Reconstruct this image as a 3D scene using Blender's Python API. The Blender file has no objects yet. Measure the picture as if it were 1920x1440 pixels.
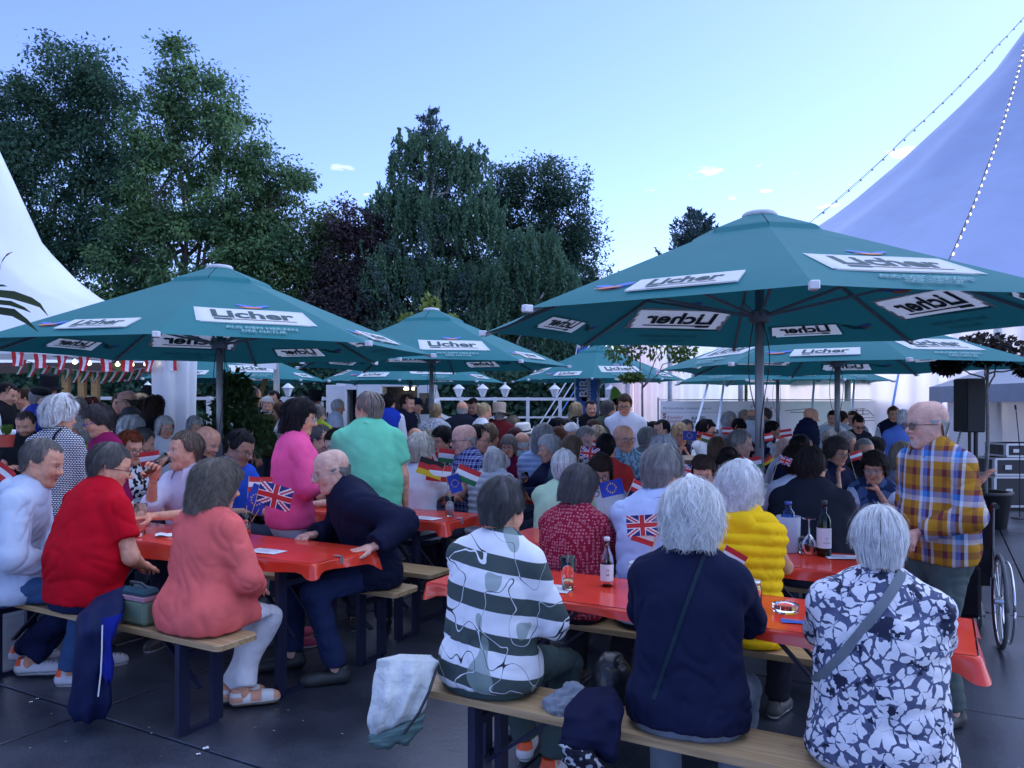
import bpy, math, random
import numpy as np
from mathutils import Vector, Matrix

SC = bpy.context.scene
COL = SC.collection
R = math.radians
rng = np.random.default_rng(7)
random.seed(7)

# ------------------------------------------------------------------ camera, sky, sun, exposure
CAM_H, HOR, FPX = 1.60, 760.0, 1450.0       # eye height, horizon row, focal length (photo pixels, 1920 wide)
cam_d = bpy.data.cameras.new("camera")
cam = bpy.data.objects.new("camera", cam_d); COL.objects.link(cam)
cam.location = (0, 0, CAM_H); cam.rotation_euler = (R(90), 0, 0)
cam_d.sensor_fit = 'HORIZONTAL'; cam_d.sensor_width = 36.0
cam_d.lens = 36.0 * FPX / 1920.0
cam_d.shift_y = (HOR - 720.0) / 1920.0
cam_d.clip_start = 0.05; cam_d.clip_end = 3000
SC.camera = cam

SUN_EL, SUN_AZ = 40.0, 46.0                   # low sun behind the big tent, right of the view axis
world = bpy.data.worlds.new("World"); SC.world = world; world.use_nodes = True
def build_world():
    nt = world.node_tree; nt.nodes.clear()
    out = nt.nodes.new('ShaderNodeOutputWorld'); bg = nt.nodes.new('ShaderNodeBackground')
    sky = nt.nodes.new('ShaderNodeTexSky'); sky.sky_type = 'NISHITA'; sky.sun_disc = False
    sky.sun_elevation = R(SUN_EL); sky.sun_rotation = R(SUN_AZ)
    sky.altitude = 200; sky.air_density = 1.0; sky.dust_density = 0.2; sky.ozone_density = 2.0
    # cool white balance of the camera, carried by the sky light
    wb = nt.nodes.new('ShaderNodeMix'); wb.data_type = 'RGBA'; wb.blend_type = 'MULTIPLY'
    wb.inputs[0].default_value = 1.0; wb.inputs[7].default_value = SKY_TINT
    nt.links.new(sky.outputs[0], wb.inputs[6])
    # a few small evening clouds low over the trees
    tc = nt.nodes.new('ShaderNodeTexCoord'); mp = nt.nodes.new('ShaderNodeMapping')
    mp.inputs['Scale'].default_value = (7, 7, 24)
    nz = nt.nodes.new('ShaderNodeTexNoise'); nz.inputs['Scale'].default_value = 2.1; nz.inputs['Detail'].default_value = 6
    nt.links.new(tc.outputs['Generated'], mp.inputs[0]); nt.links.new(mp.outputs[0], nz.inputs['Vector'])
    cr = nt.nodes.new('ShaderNodeMapRange'); cr.inputs[1].default_value = .655; cr.inputs[2].default_value = .70
    nt.links.new(nz.outputs['Fac'], cr.inputs[0])
    sx = nt.nodes.new('ShaderNodeSeparateXYZ'); nt.links.new(tc.outputs['Generated'], sx.inputs[0])
    lo = nt.nodes.new('ShaderNodeMapRange'); lo.inputs[1].default_value = .30; lo.inputs[2].default_value = .24
    nt.links.new(sx.outputs['Z'], lo.inputs[0])
    mu = nt.nodes.new('ShaderNodeMath'); mu.operation = 'MULTIPLY'
    nt.links.new(cr.outputs[0], mu.inputs[0]); nt.links.new(lo.outputs[0], mu.inputs[1])
    mx = nt.nodes.new('ShaderNodeMix'); mx.data_type = 'RGBA'
    nt.links.new(mu.outputs[0], mx.inputs[0]); nt.links.new(wb.outputs[2], mx.inputs[6])
    mx.inputs[7].default_value = CLOUD_COL
    nt.links.new(mx.outputs[2], bg.inputs[0]); bg.inputs[1].default_value = SKY_STRENGTH
    nt.links.new(bg.outputs[0], out.inputs[0])
SKY_TINT = (0.79, 0.80, 1.22, 1)
CLOUD_COL = (8.5, 7.4, 6.8, 1)
SKY_STRENGTH = 0.108
build_world()
sun_d = bpy.data.lights.new("sun", 'SUN'); sun_d.energy = 1.5; sun_d.angle = R(150); sun_d.color = (0.80, .90, 1.0)
sun = bpy.data.objects.new("sun", sun_d); COL.objects.link(sun)
sun.rotation_euler = (R(-(90 - SUN_EL)), 0, R(-SUN_AZ)); sun.location = (40, 60, 12)
vs = SC.view_settings
vs.view_transform = 'Standard'; vs.look = 'None'; vs.gamma = 1; vs.exposure = 1.36; vs.use_curve_mapping = False
SC.cycles.max_bounces = 6; SC.cycles.diffuse_bounces = 3; SC.cycles.transmission_bounces = 6; SC.cycles.transparent_max_bounces = 8
SC.cycles.use_denoising = True

# ------------------------------------------------------------------ places
UA = R(-29)
UX = np.array([math.cos(UA), math.sin(UA)]); VX = np.array([-math.sin(UA), math.cos(UA)])   # rows of tables run along UX
def uv(u, v, z=0.0):
    p = UX * u + VX * v
    return (float(p[0]), float(p[1]), z)
def at(px, py, d):
    return ((px - 960) / FPX * d, d, CAM_H - (py - HOR) / FPX * d)
def row_depth(px, v):
    return v / (VX[0] * (px - 960) / FPX + VX[1])

# ------------------------------------------------------------------ materials
MATS = {}
def N(nt, t, **kw):
    n = nt.nodes.new('ShaderNode' + t)
    for k, v in kw.items():
        if k in n.inputs: n.inputs[k].default_value = v
        else: setattr(n, k, v)
    return n
def base_mat(name):
    m = bpy.data.materials.new(name); m.use_nodes = True
    nt = m.node_tree; b = nt.nodes['Principled BSDF']
    return m, nt, b
def c4(c): return (c[0], c[1], c[2], 1)
def srgb(r, g, b):
    f = lambda x: (x / 255 / 12.92) if x / 255 <= .04045 else ((x / 255 + .055) / 1.055) ** 2.4
    return (f(r), f(g), f(b))
def mat(name, col, rough=.6, metal=0, var=.12, vscale=6, bump=0, bscale=60, spec=.5, attr=False, trans=0, alpha=1, emit=None, sub=0, sheen=0, coat=0, bdist=.004, folds=0):
    key = (name, tuple(round(c, 3) for c in col), rough, var, bump, attr)
    if key in MATS: return MATS[key]
    m, nt, b = base_mat(name)
    b.inputs['Roughness'].default_value = rough; b.inputs['Metallic'].default_value = metal
    b.inputs['Specular IOR Level'].default_value = spec
    tc = N(nt, 'TexCoord')
    nz = N(nt, 'TexNoise', Scale=vscale, Detail=5.0)
    nt.links.new(tc.outputs['Object'], nz.inputs['Vector'])
    mr = N(nt, 'MapRange'); mr.inputs[1].default_value = .3; mr.inputs[2].default_value = .7
    mr.inputs[3].default_value = 1 - var; mr.inputs[4].default_value = 1 + var
    nt.links.new(nz.outputs['Fac'], mr.inputs[0])
    mx = N(nt, 'Mix', data_type='RGBA', blend_type='MULTIPLY'); mx.inputs[0].default_value = 1
    mx.inputs[6].default_value = c4(col); nt.links.new(mr.outputs[0], mx.inputs[7])
    o = mx.outputs[2]
    if attr:
        at_ = N(nt, 'Attribute', attribute_name='Col')
        m2 = N(nt, 'Mix', data_type='RGBA', blend_type='MULTIPLY'); m2.inputs[0].default_value = 1
        nt.links.new(o, m2.inputs[6]); nt.links.new(at_.outputs['Color'], m2.inputs[7]); o = m2.outputs[2]
    nt.links.new(o, b.inputs['Base Color'])
    if folds:
        nr = N(nt, 'TexNoise', Scale=1.0, Detail=2.5, Distortion=.35); nr.noise_type = 'RIDGED_MULTIFRACTAL'
        mpf = N(nt, 'Mapping'); mpf.inputs['Scale'].default_value = (6.0, 6.0, 5.0); mpf.inputs['Rotation'].default_value = (.5, .8, .3)
        nt.links.new(tc.outputs['Object'], mpf.inputs[0]); nt.links.new(mpf.outputs[0], nr.inputs['Vector'])
        bf = N(nt, 'Bump', Strength=folds, Distance=.02); bf.invert = True; nt.links.new(nr.outputs['Fac'], bf.inputs['Height']); nt.links.new(bf.outputs[0], b.inputs['Normal'])
    if bump:
        n2 = N(nt, 'TexNoise', Scale=bscale, Detail=3.0); nt.links.new(tc.outputs['Object'], n2.inputs['Vector'])
        bp = N(nt, 'Bump', Strength=bump, Distance=bdist); nt.links.new(n2.outputs['Fac'], bp.inputs['Height'])
        nt.links.new(bp.outputs[0], b.inputs['Normal'])
        if folds: nt.links.new(bf.outputs[0], bp.inputs['Normal'])
    if trans: b.inputs['Transmission Weight'].default_value = trans
    if alpha < 1: b.inputs['Alpha'].default_value = alpha
    if sub:
        b.inputs['Subsurface Weight'].default_value = sub; b.inputs['Subsurface Radius'].default_value = (.012, .005, .003)
        b.inputs['Subsurface Scale'].default_value = 1
    if sheen: b.inputs['Sheen Weight'].default_value = sheen
    if coat: b.inputs['Coat Weight'].default_value = coat; b.inputs['Coat Roughness'].default_value = .08
    if emit:
        b.inputs['Emission Color'].default_value = c4(emit[:3]); b.inputs['Emission Strength'].default_value = emit[3]
    MATS[key] = m
    return m
def flat(name, col, rough=.6, metal=0, spec=.5, emit=None):
    key = ('flat', name, tuple(round(c, 3) for c in col), rough, metal)
    if key in MATS: return MATS[key]
    m, nt, b = base_mat(name)
    b.inputs['Base Color'].default_value = c4(col); b.inputs['Roughness'].default_value = rough
    b.inputs['Metallic'].default_value = metal; b.inputs['Specular IOR Level'].default_value = spec
    if emit: b.inputs['Emission Color'].default_value = c4(emit[:3]); b.inputs['Emission Strength'].default_value = emit[3]
    MATS[key] = m
    return m
def glass_mat(name, col=(1, 1, 1), rough=.02):
    m, nt, b = base_mat(name)
    b.inputs['Base Color'].default_value = c4(col); b.inputs['Roughness'].default_value = rough
    b.inputs['Transmission Weight'].default_value = 1; b.inputs['IOR'].default_value = 1.45
    # thin ware: let light through to the ground so that shadows stay clear
    return m
def cloth_mat(name, col, rough=.85, var=.10, bump=.35, bscale=220, sheen=0):
    return mat(name, col, rough=rough, var=var, vscale=9, bump=bump, bscale=bscale, spec=.10, sheen=sheen, bdist=.002, folds=.75)

# ------------------------------------------------------------------ meshes
def raw_mesh(name, verts, quads=None, tris=None, uvs=None, col=None, matidx=None, smooth=True):
    verts = np.asarray(verts, dtype=np.float32).reshape(-1, 3)
    me = bpy.data.meshes.new(name)
    nq = 0 if quads is None else len(quads); ntr = 0 if tris is None else len(tris)
    me.vertices.add(len(verts)); me.vertices.foreach_set('co', verts.ravel())
    loops = []
    if nq: loops.append(np.asarray(quads, dtype=np.int32).ravel())
    if ntr: loops.append(np.asarray(tris, dtype=np.int32).ravel())
    lp = np.concatenate(loops) if loops else np.zeros(0, np.int32)
    me.loops.add(len(lp)); me.loops.foreach_set('vertex_index', lp)
    me.polygons.add(nq + ntr)
    ls = np.concatenate([np.arange(nq) * 4, nq * 4 + np.arange(ntr) * 3]).astype(np.int32)
    me.polygons.foreach_set('loop_start', ls)
    if matidx is not None: me.polygons.foreach_set('material_index', np.asarray(matidx, dtype=np.int32))
    me.polygons.foreach_set('use_smooth', np.full(nq + ntr, smooth, dtype=bool))
    me.update(calc_edges=True)
    if col is not None:
        a = me.color_attributes.new('Col', 'FLOAT_COLOR', 'POINT')
        cc = np.ones((len(verts), 4), np.float32); cc[:, :3] = col
        a.data.foreach_set('color', cc.ravel())
    return me
def put(name, me, m=None, parent=None, loc=None, rotz=0):
    if m is not None:
        for mm in (m if isinstance(m, (list, tuple)) else [m]): me.materials.append(mm)
    o = bpy.data.objects.new(name, me); COL.objects.link(o)
    if parent is not None: o.parent = parent
    if loc is not None: o.location = loc
    if rotz: o.rotation_euler = (0, 0, rotz)
    return o
def empty(name, loc=(0, 0, 0), rotz=0):
    o = bpy.data.objects.new(name, None); COL.objects.link(o)
    o.location = loc; o.rotation_euler = (0, 0, rotz); o.empty_display_size = .1
    return o
def tag(o, label, cat, group=None):
    o['label'] = label; o['category'] = cat
    if group: o['group'] = group
    return o
def struct(o):
    o['kind'] = 'structure'; return o
def copy_tree(o, parent=None):
    c = o.copy(); COL.objects.link(c)
    if parent is not None: c.parent = parent
    for ch in list(o.children): copy_tree(ch, c)
    return c

class MB:
    """collects shapes and links them as one mesh object"""
    def __init__(s): s.v = []; s.q = []; s.t = []; s.mq = []; s.mt = []; s.n = 0; s.smooth = False
    def add(s, v, q=None, t=None, mi=0):
        v = np.asarray(v, dtype=np.float32).reshape(-1, 3)
        if q is not None and len(q): s.q.append(np.asarray(q, dtype=np.int32) + s.n); s.mq += [mi] * len(q)
        if t is not None and len(t): s.t.append(np.asarray(t, dtype=np.int32) + s.n); s.mt += [mi] * len(t)
        s.v.append(v); s.n += len(v); return s
    def box(s, x0, x1, y0, y1, z0, z1, mi=0, bev=0.0):
        if bev > 0:
            b = min(bev, (x1 - x0) / 2.01, (y1 - y0) / 2.01, (z1 - z0) / 2.01)
            vs_, qs, ts = bevel_box(x0, x1, y0, y1, z0, z1, b)
            return s.add(vs_, qs, ts, mi)
        v = [(x, y, z) for z in (z0, z1) for y in (y0, y1) for x in (x0, x1)]
        return s.add(v, [(0, 2, 3, 1), (4, 5, 7, 6), (0, 1, 5, 4), (2, 6, 7, 3), (0, 4, 6, 2), (1, 3, 7, 5)], mi=mi)
    def beam(s, a, b, w, h, mi=0, up=(0, 0, 1)):
        a = np.array(a, float); b = np.array(b, float); d = b - a; L = np.linalg.norm(d); d /= L
        upv = np.array(up, float)
        if abs(d @ upv) > .95: upv = np.array((0, 1., 0))
        x = np.cross(d, upv); x /= np.linalg.norm(x); y = np.cross(x, d)
        v = [p + sx * x * w / 2 + sy * y * h / 2 for p in (a, b) for sy in (-1, 1) for sx in (-1, 1)]
        return s.add(v, [(0, 2, 3, 1), (4, 5, 7, 6), (0, 1, 5, 4), (2, 6, 7, 3), (0, 4, 6, 2), (1, 3, 7, 5)], mi=mi)
    def tube(s, pts, r, n=8, mi=0, cap=True):
        pts = [np.array(p, float) for p in pts]; m = len(pts)
        rs = r if isinstance(r, (list, tuple, np.ndarray)) else [r] * m
        vs_ = []; prev = None
        for i, p in enumerate(pts):
            d = pts[min(i + 1, m - 1)] - pts[max(i - 1, 0)]; d = d / (np.linalg.norm(d) + 1e-9)
            if prev is None:
                x = np.cross(d, (0, 0, 1.)) if abs(d[2]) < .95 else np.cross(d, (0, 1., 0))
            else:
                x = prev - d * (prev @ d)
            x /= np.linalg.norm(x); prev = x; y = np.cross(d, x)
            for k in range(n):
                a = 2 * math.pi * k / n; vs_.append(p + rs[i] * (math.cos(a) * x + math.sin(a) * y))
        q = [(i * n + k, i * n + (k + 1) % n, (i + 1) * n + (k + 1) % n, (i + 1) * n + k) for i in range(m - 1) for k in range(n)]
        t = []
        if cap:
            t += [(0, k + 1, k) for k in range(1, n - 1)]
            o = (m - 1) * n; t += [(o, o + k, o + k + 1) for k in range(1, n - 1)]
        return s.add(vs_, q, t, mi)
    def lathe(s, prof, n=16, c=(0, 0, 0), mi=0, cap=True):
        vs_ = [(c[0] + r * math.cos(2 * math.pi * k / n), c[1] + r * math.sin(2 * math.pi * k / n), c[2] + z) for r, z in prof for k in range(n)]
        m = len(prof)
        q = [(i * n + k, i * n + (k + 1) % n, (i + 1) * n + (k + 1) % n, (i + 1) * n + k) for i in range(m - 1) for k in range(n)]
        t = []
        if cap:
            t += [(0, k + 1, k) for k in range(1, n - 1)]
            o = (m - 1) * n; t += [(o, o + k, o + k + 1) for k in range(1, n - 1)]
        return s.add(vs_, q, t, mi)
    def grid(s, f, nu, nv, mi=0):
        vs_ = [f(i / nu, j / nv) for j in range(nv + 1) for i in range(nu + 1)]
        q = [(j * (nu + 1) + i, j * (nu + 1) + i + 1, (j + 1) * (nu + 1) + i + 1, (j + 1) * (nu + 1) + i) for j in range(nv) for i in range(nu)]
        return s.add(vs_, q, mi=mi)
    def build(s, name, m=None, parent=None, loc=None, rotz=0, smooth=None):
        q = np.concatenate(s.q) if s.q else None; t = np.concatenate(s.t) if s.t else None
        me = raw_mesh(name, np.concatenate(s.v), q, t, matidx=s.mq + s.mt, smooth=s.smooth if smooth is None else smooth)
        return put(name, me, m, parent, loc, rotz)
def bevel_box(x0, x1, y0, y1, z0, z1, b):
    C = [(x, y, z) for z in (0, 1) for y in (0, 1) for x in (0, 1)]
    v = []; idx = {}
    for c in C:
        for ax in range(3):
            p = []
            for a, (lo, hi) in enumerate(((x0, x1), (y0, y1), (z0, z1))):
                e = hi if c[a] else lo
                if a != ax: e += -b if c[a] else b
                p.append(e)
            idx[(c, ax)] = len(v); v.append(p)
    q = []; t = []
    for ax in range(3):
        o = [a for a in range(3) if a != ax]
        for sgn in (0, 1):
            f = []
            for (i, j) in ((0, 0), (1, 0), (1, 1), (0, 1)):
                c = [0, 0, 0]; c[ax] = sgn; c[o[0]] = i; c[o[1]] = j; f.append(idx[(tuple(c), ax)])
            q.append(tuple(f))
    for ax in range(3):
        o = [a for a in range(3) if a != ax]
        for i in (0, 1):
            for j in (0, 1):
                c0 = [0, 0, 0]; c0[o[0]] = i; c0[o[1]] = j; c1 = list(c0); c1[ax] = 1
                c0 = tuple(c0); c1 = tuple(c1)
                q.append((idx[(c0, o[0])], idx[(c1, o[0])], idx[(c1, o[1])], idx[(c0, o[1])]))
    for c in C: t.append((idx[(c, 0)], idx[(c, 1)], idx[(c, 2)]))
    return v, q, t

_TAB = rng.random((32, 32, 32)).astype(np.float32)
def vnoise(p, seed=0):
    p = np.asarray(p, np.float32) + seed * 7.31
    i = np.floor(p).astype(int); f = p - i; f = f * f * (3 - 2 * f); i = i & 31; j = (i + 1) & 31
    T = _TAB; x0, y0, z0 = i.T; x1, y1, z1 = j.T; fx, fy, fz = f.T
    a = T[x0, y0, z0] * (1 - fx) + T[x1, y0, z0] * fx; b = T[x0, y1, z0] * (1 - fx) + T[x1, y1, z0] * fx
    c = T[x0, y0, z1] * (1 - fx) + T[x1, y0, z1] * fx; d = T[x0, y1, z1] * (1 - fx) + T[x1, y1, z1] * fx
    return (a * (1 - fy) + b * fy) * (1 - fz) + (c * (1 - fy) + d * fy) * fz

# ------------------------------------------------------------------ soft solids: tapered capsules blended on a grid, meshed with surface nets
class Soft:
    def __init__(s): s.p = []; s.cut = []
    def cap(s, a, b, ra, rb, k=.03, wide=None, ratio=1.0, cuts=(), sub=False):
        s.p.append((np.array(a, float), np.array(b, float), ra, rb, k, None if wide is None else np.array(wide, float), ratio, cuts, sub)); return s
    def ball(s, a, r, k=.02, sub=False): return s.cap(a, a, r, r, k, sub=sub)
    def clip(s, pt, n):             # keep the side n points to
        s.cut.append((np.array(pt, float), np.array(n, float) / np.linalg.norm(n))); return s
    def mesh(s, h, grow=0.0, smooth=2):
        lo = np.min([np.minimum(p[0], p[1]) - max(p[2], p[3]) for p in s.p if not p[8]], axis=0) - grow - 2.5 * h
        hi = np.max([np.maximum(p[0], p[1]) + max(p[2], p[3]) for p in s.p if not p[8]], axis=0) + grow + 2.5 * h
        n = np.ceil((hi - lo) / h).astype(int) + 1
        ax = [lo[i] + h * np.arange(n[i]) for i in range(3)]
        D = np.full(tuple(n), .5, np.float32)
        for (a, b, ra, rb, k, wide, ratio, cuts, sub) in s.p:
            rm = max(ra, rb) + grow + k + 3 * h
            l = np.minimum(a, b) - rm; u = np.maximum(a, b) + rm
            i0 = np.clip(np.floor((l - lo) / h).astype(int), 0, n); i1 = np.clip(np.ceil((u - lo) / h).astype(int) + 1, 0, n)
            if np.any(i1 <= i0): continue
            X = (ax[0][i0[0]:i1[0]] - a[0])[:, None, None]; Y = (ax[1][i0[1]:i1[1]] - a[1])[None, :, None]; Z = (ax[2][i0[2]:i1[2]] - a[2])[None, None, :]
            ab = b - a; L2 = ab @ ab
            if L2 > 1e-10:
                t = np.clip((X * ab[0] + Y * ab[1] + Z * ab[2]) / L2, 0, 1)
                qx, qy, qz = X - t * ab[0], Y - t * ab[1], Z - t * ab[2]
                r = ra + (rb - ra) * t
            else:
                qx, qy, qz, r = X, Y, Z, ra
            if wide is None:
                d = np.sqrt(qx * qx + qy * qy + qz * qz) - r - grow
            else:                                       # squash across the direction given by wide (unit vector = thin axis)
                m = qx * wide[0] + qy * wide[1] + qz * wide[2]
                d = np.sqrt(np.maximum(qx * qx + qy * qy + qz * qz + m * m * (ratio * ratio - 1), 0)) - r - grow * (1 + (ratio - 1) * .5)
                d = d / (1 + (ratio - 1) * .5)
            for (cp, cn) in cuts:
                c = (cp[0] - a[0] - X) * cn[0] + (cp[1] - a[1] - Y) * cn[1] + (cp[2] - a[2] - Z) * cn[2]
                d = np.maximum(d, c)
            S = D[i0[0]:i1[0], i0[1]:i1[1], i0[2]:i1[2]]
            if sub:
                hh = np.clip(.5 - .5 * (S + d) / k, 0, 1); S[...] = S * (1 - hh) - d * hh + k * hh * (1 - hh)
            else:
                hh = np.clip(.5 + .5 * (S - d) / k, 0, 1); S[...] = S * (1 - hh) + d * hh - k * hh * (1 - hh)
        for (cp, cn) in s.cut:
            c = ((cp[0] - ax[0]) * cn[0])[:, None, None] + ((cp[1] - ax[1]) * cn[1])[None, :, None] + ((cp[2] - ax[2]) * cn[2])[None, None, :]
            np.maximum(D, c, out=D)
        return nets(D, lo, h, smooth)
def nets(D, lo, h, smooth=2):
    ins = D < 0
    nx, ny, nz = D.shape
    cnt = np.zeros((nx - 1, ny - 1, nz - 1), np.int8)
    for i in (0, 1):
        for j in (0, 1):
            for k in (0, 1):
                cnt += ins[i:nx - 1 + i, j:ny - 1 + j, k:nz - 1 + k]
    C = np.argwhere((cnt > 0) & (cnt < 8))
    if len(C) == 0: return np.zeros((0, 3), np.float32), np.zeros((0, 4), np.int32)
    idm = np.full(cnt.shape, -1, np.int32); idm[tuple(C.T)] = np.arange(len(C))
    P = np.zeros((len(C), 3)); W = np.zeros(len(C))
    cor = [(i, j, k) for i in (0, 1) for j in (0, 1) for k in (0, 1)]
    val = {c: D[C[:, 0] + c[0], C[:, 1] + c[1], C[:, 2] + c[2]] for c in cor}
    for c in cor:
        for a in range(3):
            if c[a] == 0:
                e = list(c); e[a] = 1; e = tuple(e)
                va, vb = val[c], val[e]; m = (va < 0) != (vb < 0)
                t = va[m] / (va[m] - vb[m])
                pos = np.tile(np.array(c, float), (m.sum(), 1)); pos[:, a] = t
                P[m] += pos; W[m] += 1
    V = (C + P / W[:, None]) * h + lo
    Q = []
    for a in range(3):
        sl0 = [slice(None)] * 3; sl1 = [slice(None)] * 3; sl0[a] = slice(0, -1); sl1[a] = slice(1, None)
        s0, s1 = ins[tuple(sl0)], ins[tuple(sl1)]
        E = np.argwhere(s0 != s1)
        b, c = (a + 1) % 3, (a + 2) % 3
        ok = (E[:, b] > 0) & (E[:, c] > 0) & (E[:, b] < D.shape[b] - 1) & (E[:, c] < D.shape[c] - 1)
        E = E[ok]; fl = s0[tuple(E.T)]
        def cell(db, dc):
            F = E.copy(); F[:, b] -= db; F[:, c] -= dc; return idm[tuple(F.T)]
        q = np.stack([cell(1, 1), cell(0, 1), cell(0, 0), cell(1, 0)], 1)
        q[~fl] = q[~fl][:, ::-1]
        Q.append(q)
    Q = np.concatenate(Q)
    for _ in range(smooth):
        A = np.zeros_like(V); n = np.zeros(len(V))
        for i, j in ((0, 1), (1, 2), (2, 3), (3, 0)):
            np.add.at(A, Q[:, i], V[Q[:, j]]); np.add.at(A, Q[:, j], V[Q[:, i]])
            np.add.at(n, Q[:, i], 1); np.add.at(n, Q[:, j], 1)
        V = V * .45 + .55 * A / np.maximum(n, 1)[:, None]
    return V.astype(np.float32), Q.astype(np.int32)
def vnormals(V, Q):
    n = np.cross(V[Q[:, 2]] - V[Q[:, 0]], V[Q[:, 3]] - V[Q[:, 1]])
    Nn = np.zeros_like(V)
    for i in range(4): np.add.at(Nn, Q[:, i], n)
    return Nn / (np.linalg.norm(Nn, axis=1)[:, None] + 1e-12)

# ------------------------------------------------------------------ lettering
TEXTS = {}
def text_geo(s, bold=0.0):
    key = (s, bold)
    if key not in TEXTS:
        cu = bpy.data.curves.new('t', 'FONT'); cu.body = s; cu.size = 1.0; cu.offset = bold; cu.resolution_u = 3
        cu.align_x = 'CENTER'; cu.align_y = 'CENTER'
        o = bpy.data.objects.new('t', cu); COL.objects.link(o)
        dg = bpy.context.evaluated_depsgraph_get(); me = o.evaluated_get(dg).to_mesh()
        v = np.array([p.co[:] for p in me.vertices]); me.calc_loop_triangles()
        t = np.array([lt.vertices[:] for lt in me.loop_triangles])
        o.evaluated_get(dg).to_mesh_clear(); bpy.data.objects.remove(o); bpy.data.curves.remove(cu)
        v[:, :2] -= (v[:, :2].max(0) + v[:, :2].min(0)) / 2
        TEXTS[key] = (v[:, :2], t, v[:, 0].max() - v[:, 0].min(), v[:, 1].max() - v[:, 1].min())
    return TEXTS[key]
def text_on(mb, s, org, e1, e2, width=None, height=None, bold=0.0, off=0.0, mi=0, shear=0.0):
    v, t, w, h = text_geo(s, bold)
    sc = width / w if width else height / h
    e1 = np.array(e1, float); e2 = np.array(e2, float); nn = np.cross(e1, e2)
    P = np.array(org, float) + ((v[:, :1] + shear * v[:, 1:2]) * e1 + v[:, 1:2] * e2) * sc + nn * off
    mb.add(P, None, t, mi)
# ================================================================== THE SETTING
def ground_material():
    m, nt, b = base_mat('dark_paving')
    tc = N(nt, 'TexCoord')
    gm = N(nt, 'NewGeometry')
    n1 = N(nt, 'TexNoise', Scale=1.1, Detail=7.0, Roughness=.65); n2 = N(nt, 'TexNoise', Scale=38.0, Detail=4.0)
    n3 = N(nt, 'TexVoronoi', Scale=7.0)
    for n in (n1, n2, n3): nt.links.new(gm.outputs['Position'], n.inputs['Vector'])
    r1 = N(nt, 'ValToRGB'); r1.color_ramp.elements[0].position = .40; r1.color_ramp.elements[0].color = (.026, .031, .045, 1)
    r1.color_ramp.elements[1].position = .62; r1.color_ramp.elements[1].color = (.062, .072, .095, 1)
    nt.links.new(n1.outputs['Fac'], r1.inputs[0])
    mx = N(nt, 'Mix', data_type='RGBA', blend_type='MULTIPLY'); mx.inputs[0].default_value = .5
    nt.links.new(r1.outputs[0], mx.inputs[6])
    n4 = N(nt, 'TexNoise', Scale=95.0, Detail=2.0); nt.links.new(gm.outputs['Position'], n4.inputs['Vector'])
    sp4 = N(nt, 'MapRange'); sp4.inputs[1].default_value = .40; sp4.inputs[2].default_value = .62; sp4.inputs[3].default_value = .45; sp4.inputs[4].default_value = 1.35; nt.links.new(n4.outputs['Fac'], sp4.inputs[0])
    nt.links.new(sp4.outputs[0], mx.inputs[7])
    nt.links.new(mx.outputs[2], b.inputs['Base Color'])
    rr = N(nt, 'MapRange'); rr.inputs[3].default_value = .24; rr.inputs[4].default_value = .42; b.inputs['Specular IOR Level'].default_value = .7
    nt.links.new(n1.outputs['Fac'], rr.inputs[0]); nt.links.new(rr.outputs[0], b.inputs['Roughness'])
    bp = N(nt, 'Bump', Strength=.25, Distance=.004); nt.links.new(n2.outputs['Fac'], bp.inputs['Height']); nt.links.new(bp.outputs[0], b.inputs['Normal'])
    return m
M_GROUND = ground_material()
mb = MB(); mb.add([(-900, -60, -.03), (900, -60, -.03), (900, 1500, -.03), (-900, 1500, -.03)], [(0, 1, 2, 3)])
ground = struct(mb.build('ground', M_GROUND))
PITCH = 2.27
mb = MB(); mb.box(.007, PITCH - .007, .007, PITCH - .007, -.028, 0, bev=.004)
slab0 = None
for i in range(-7, 5):
    for j in range(-1, 8):
        u0, v0 = .66 + PITCH * i, 2.45 + PITCH * j
        c = uv(u0 + PITCH / 2, v0 + PITCH / 2)
        if c[1] < -.8 or abs(c[0]) > c[1] * .75 + 2.4: continue
        p = uv(u0, v0, rng.uniform(-.0015, .0015))
        if slab0 is None:
            s = slab0 = mb.build('paving_slab', M_GROUND, ground)
        else:
            s = slab0.copy(); COL.objects.link(s)
        s.location = p; s.rotation_euler = (0, 0, UA)
# scraps of dropped paper
M_PAPER = flat('paper', (.75, .76, .78), .8)
for k, (px, py, r) in enumerate(((385, 1405, .022), (372, 1416, .012), (58, 1318, .012), (70, 1312, .010), (1475, 1415, .012))):
    d = CAM_H * FPX / (py - HOR); x = (px - 960) / FPX * d
    mb = MB(); a = [(r * rng.uniform(.5, 1) * math.cos(t), r * rng.uniform(.5, 1) * math.sin(t), .003 + .004 * (i % 2)) for i, t in enumerate(np.linspace(0, 5.2, 6))]
    mb.add([(0, 0, .006)] + a, None, [(0, i, i % 6 + 1) for i in range(1, 7)])
    tag(mb.build('paper_scrap', M_PAPER, None, (x, d, .002)), ['larger torn paper scrap lying beside a paving joint, lower left', 'small paper crumb just left of the larger torn scrap', 'tiny white crumb on dark paving near left frame edge', 'tiny crumb beside another one on left paving', 'tiny white crumb on paving under the front bench'][k], 'litter', 'paper scraps on the paving')
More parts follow.
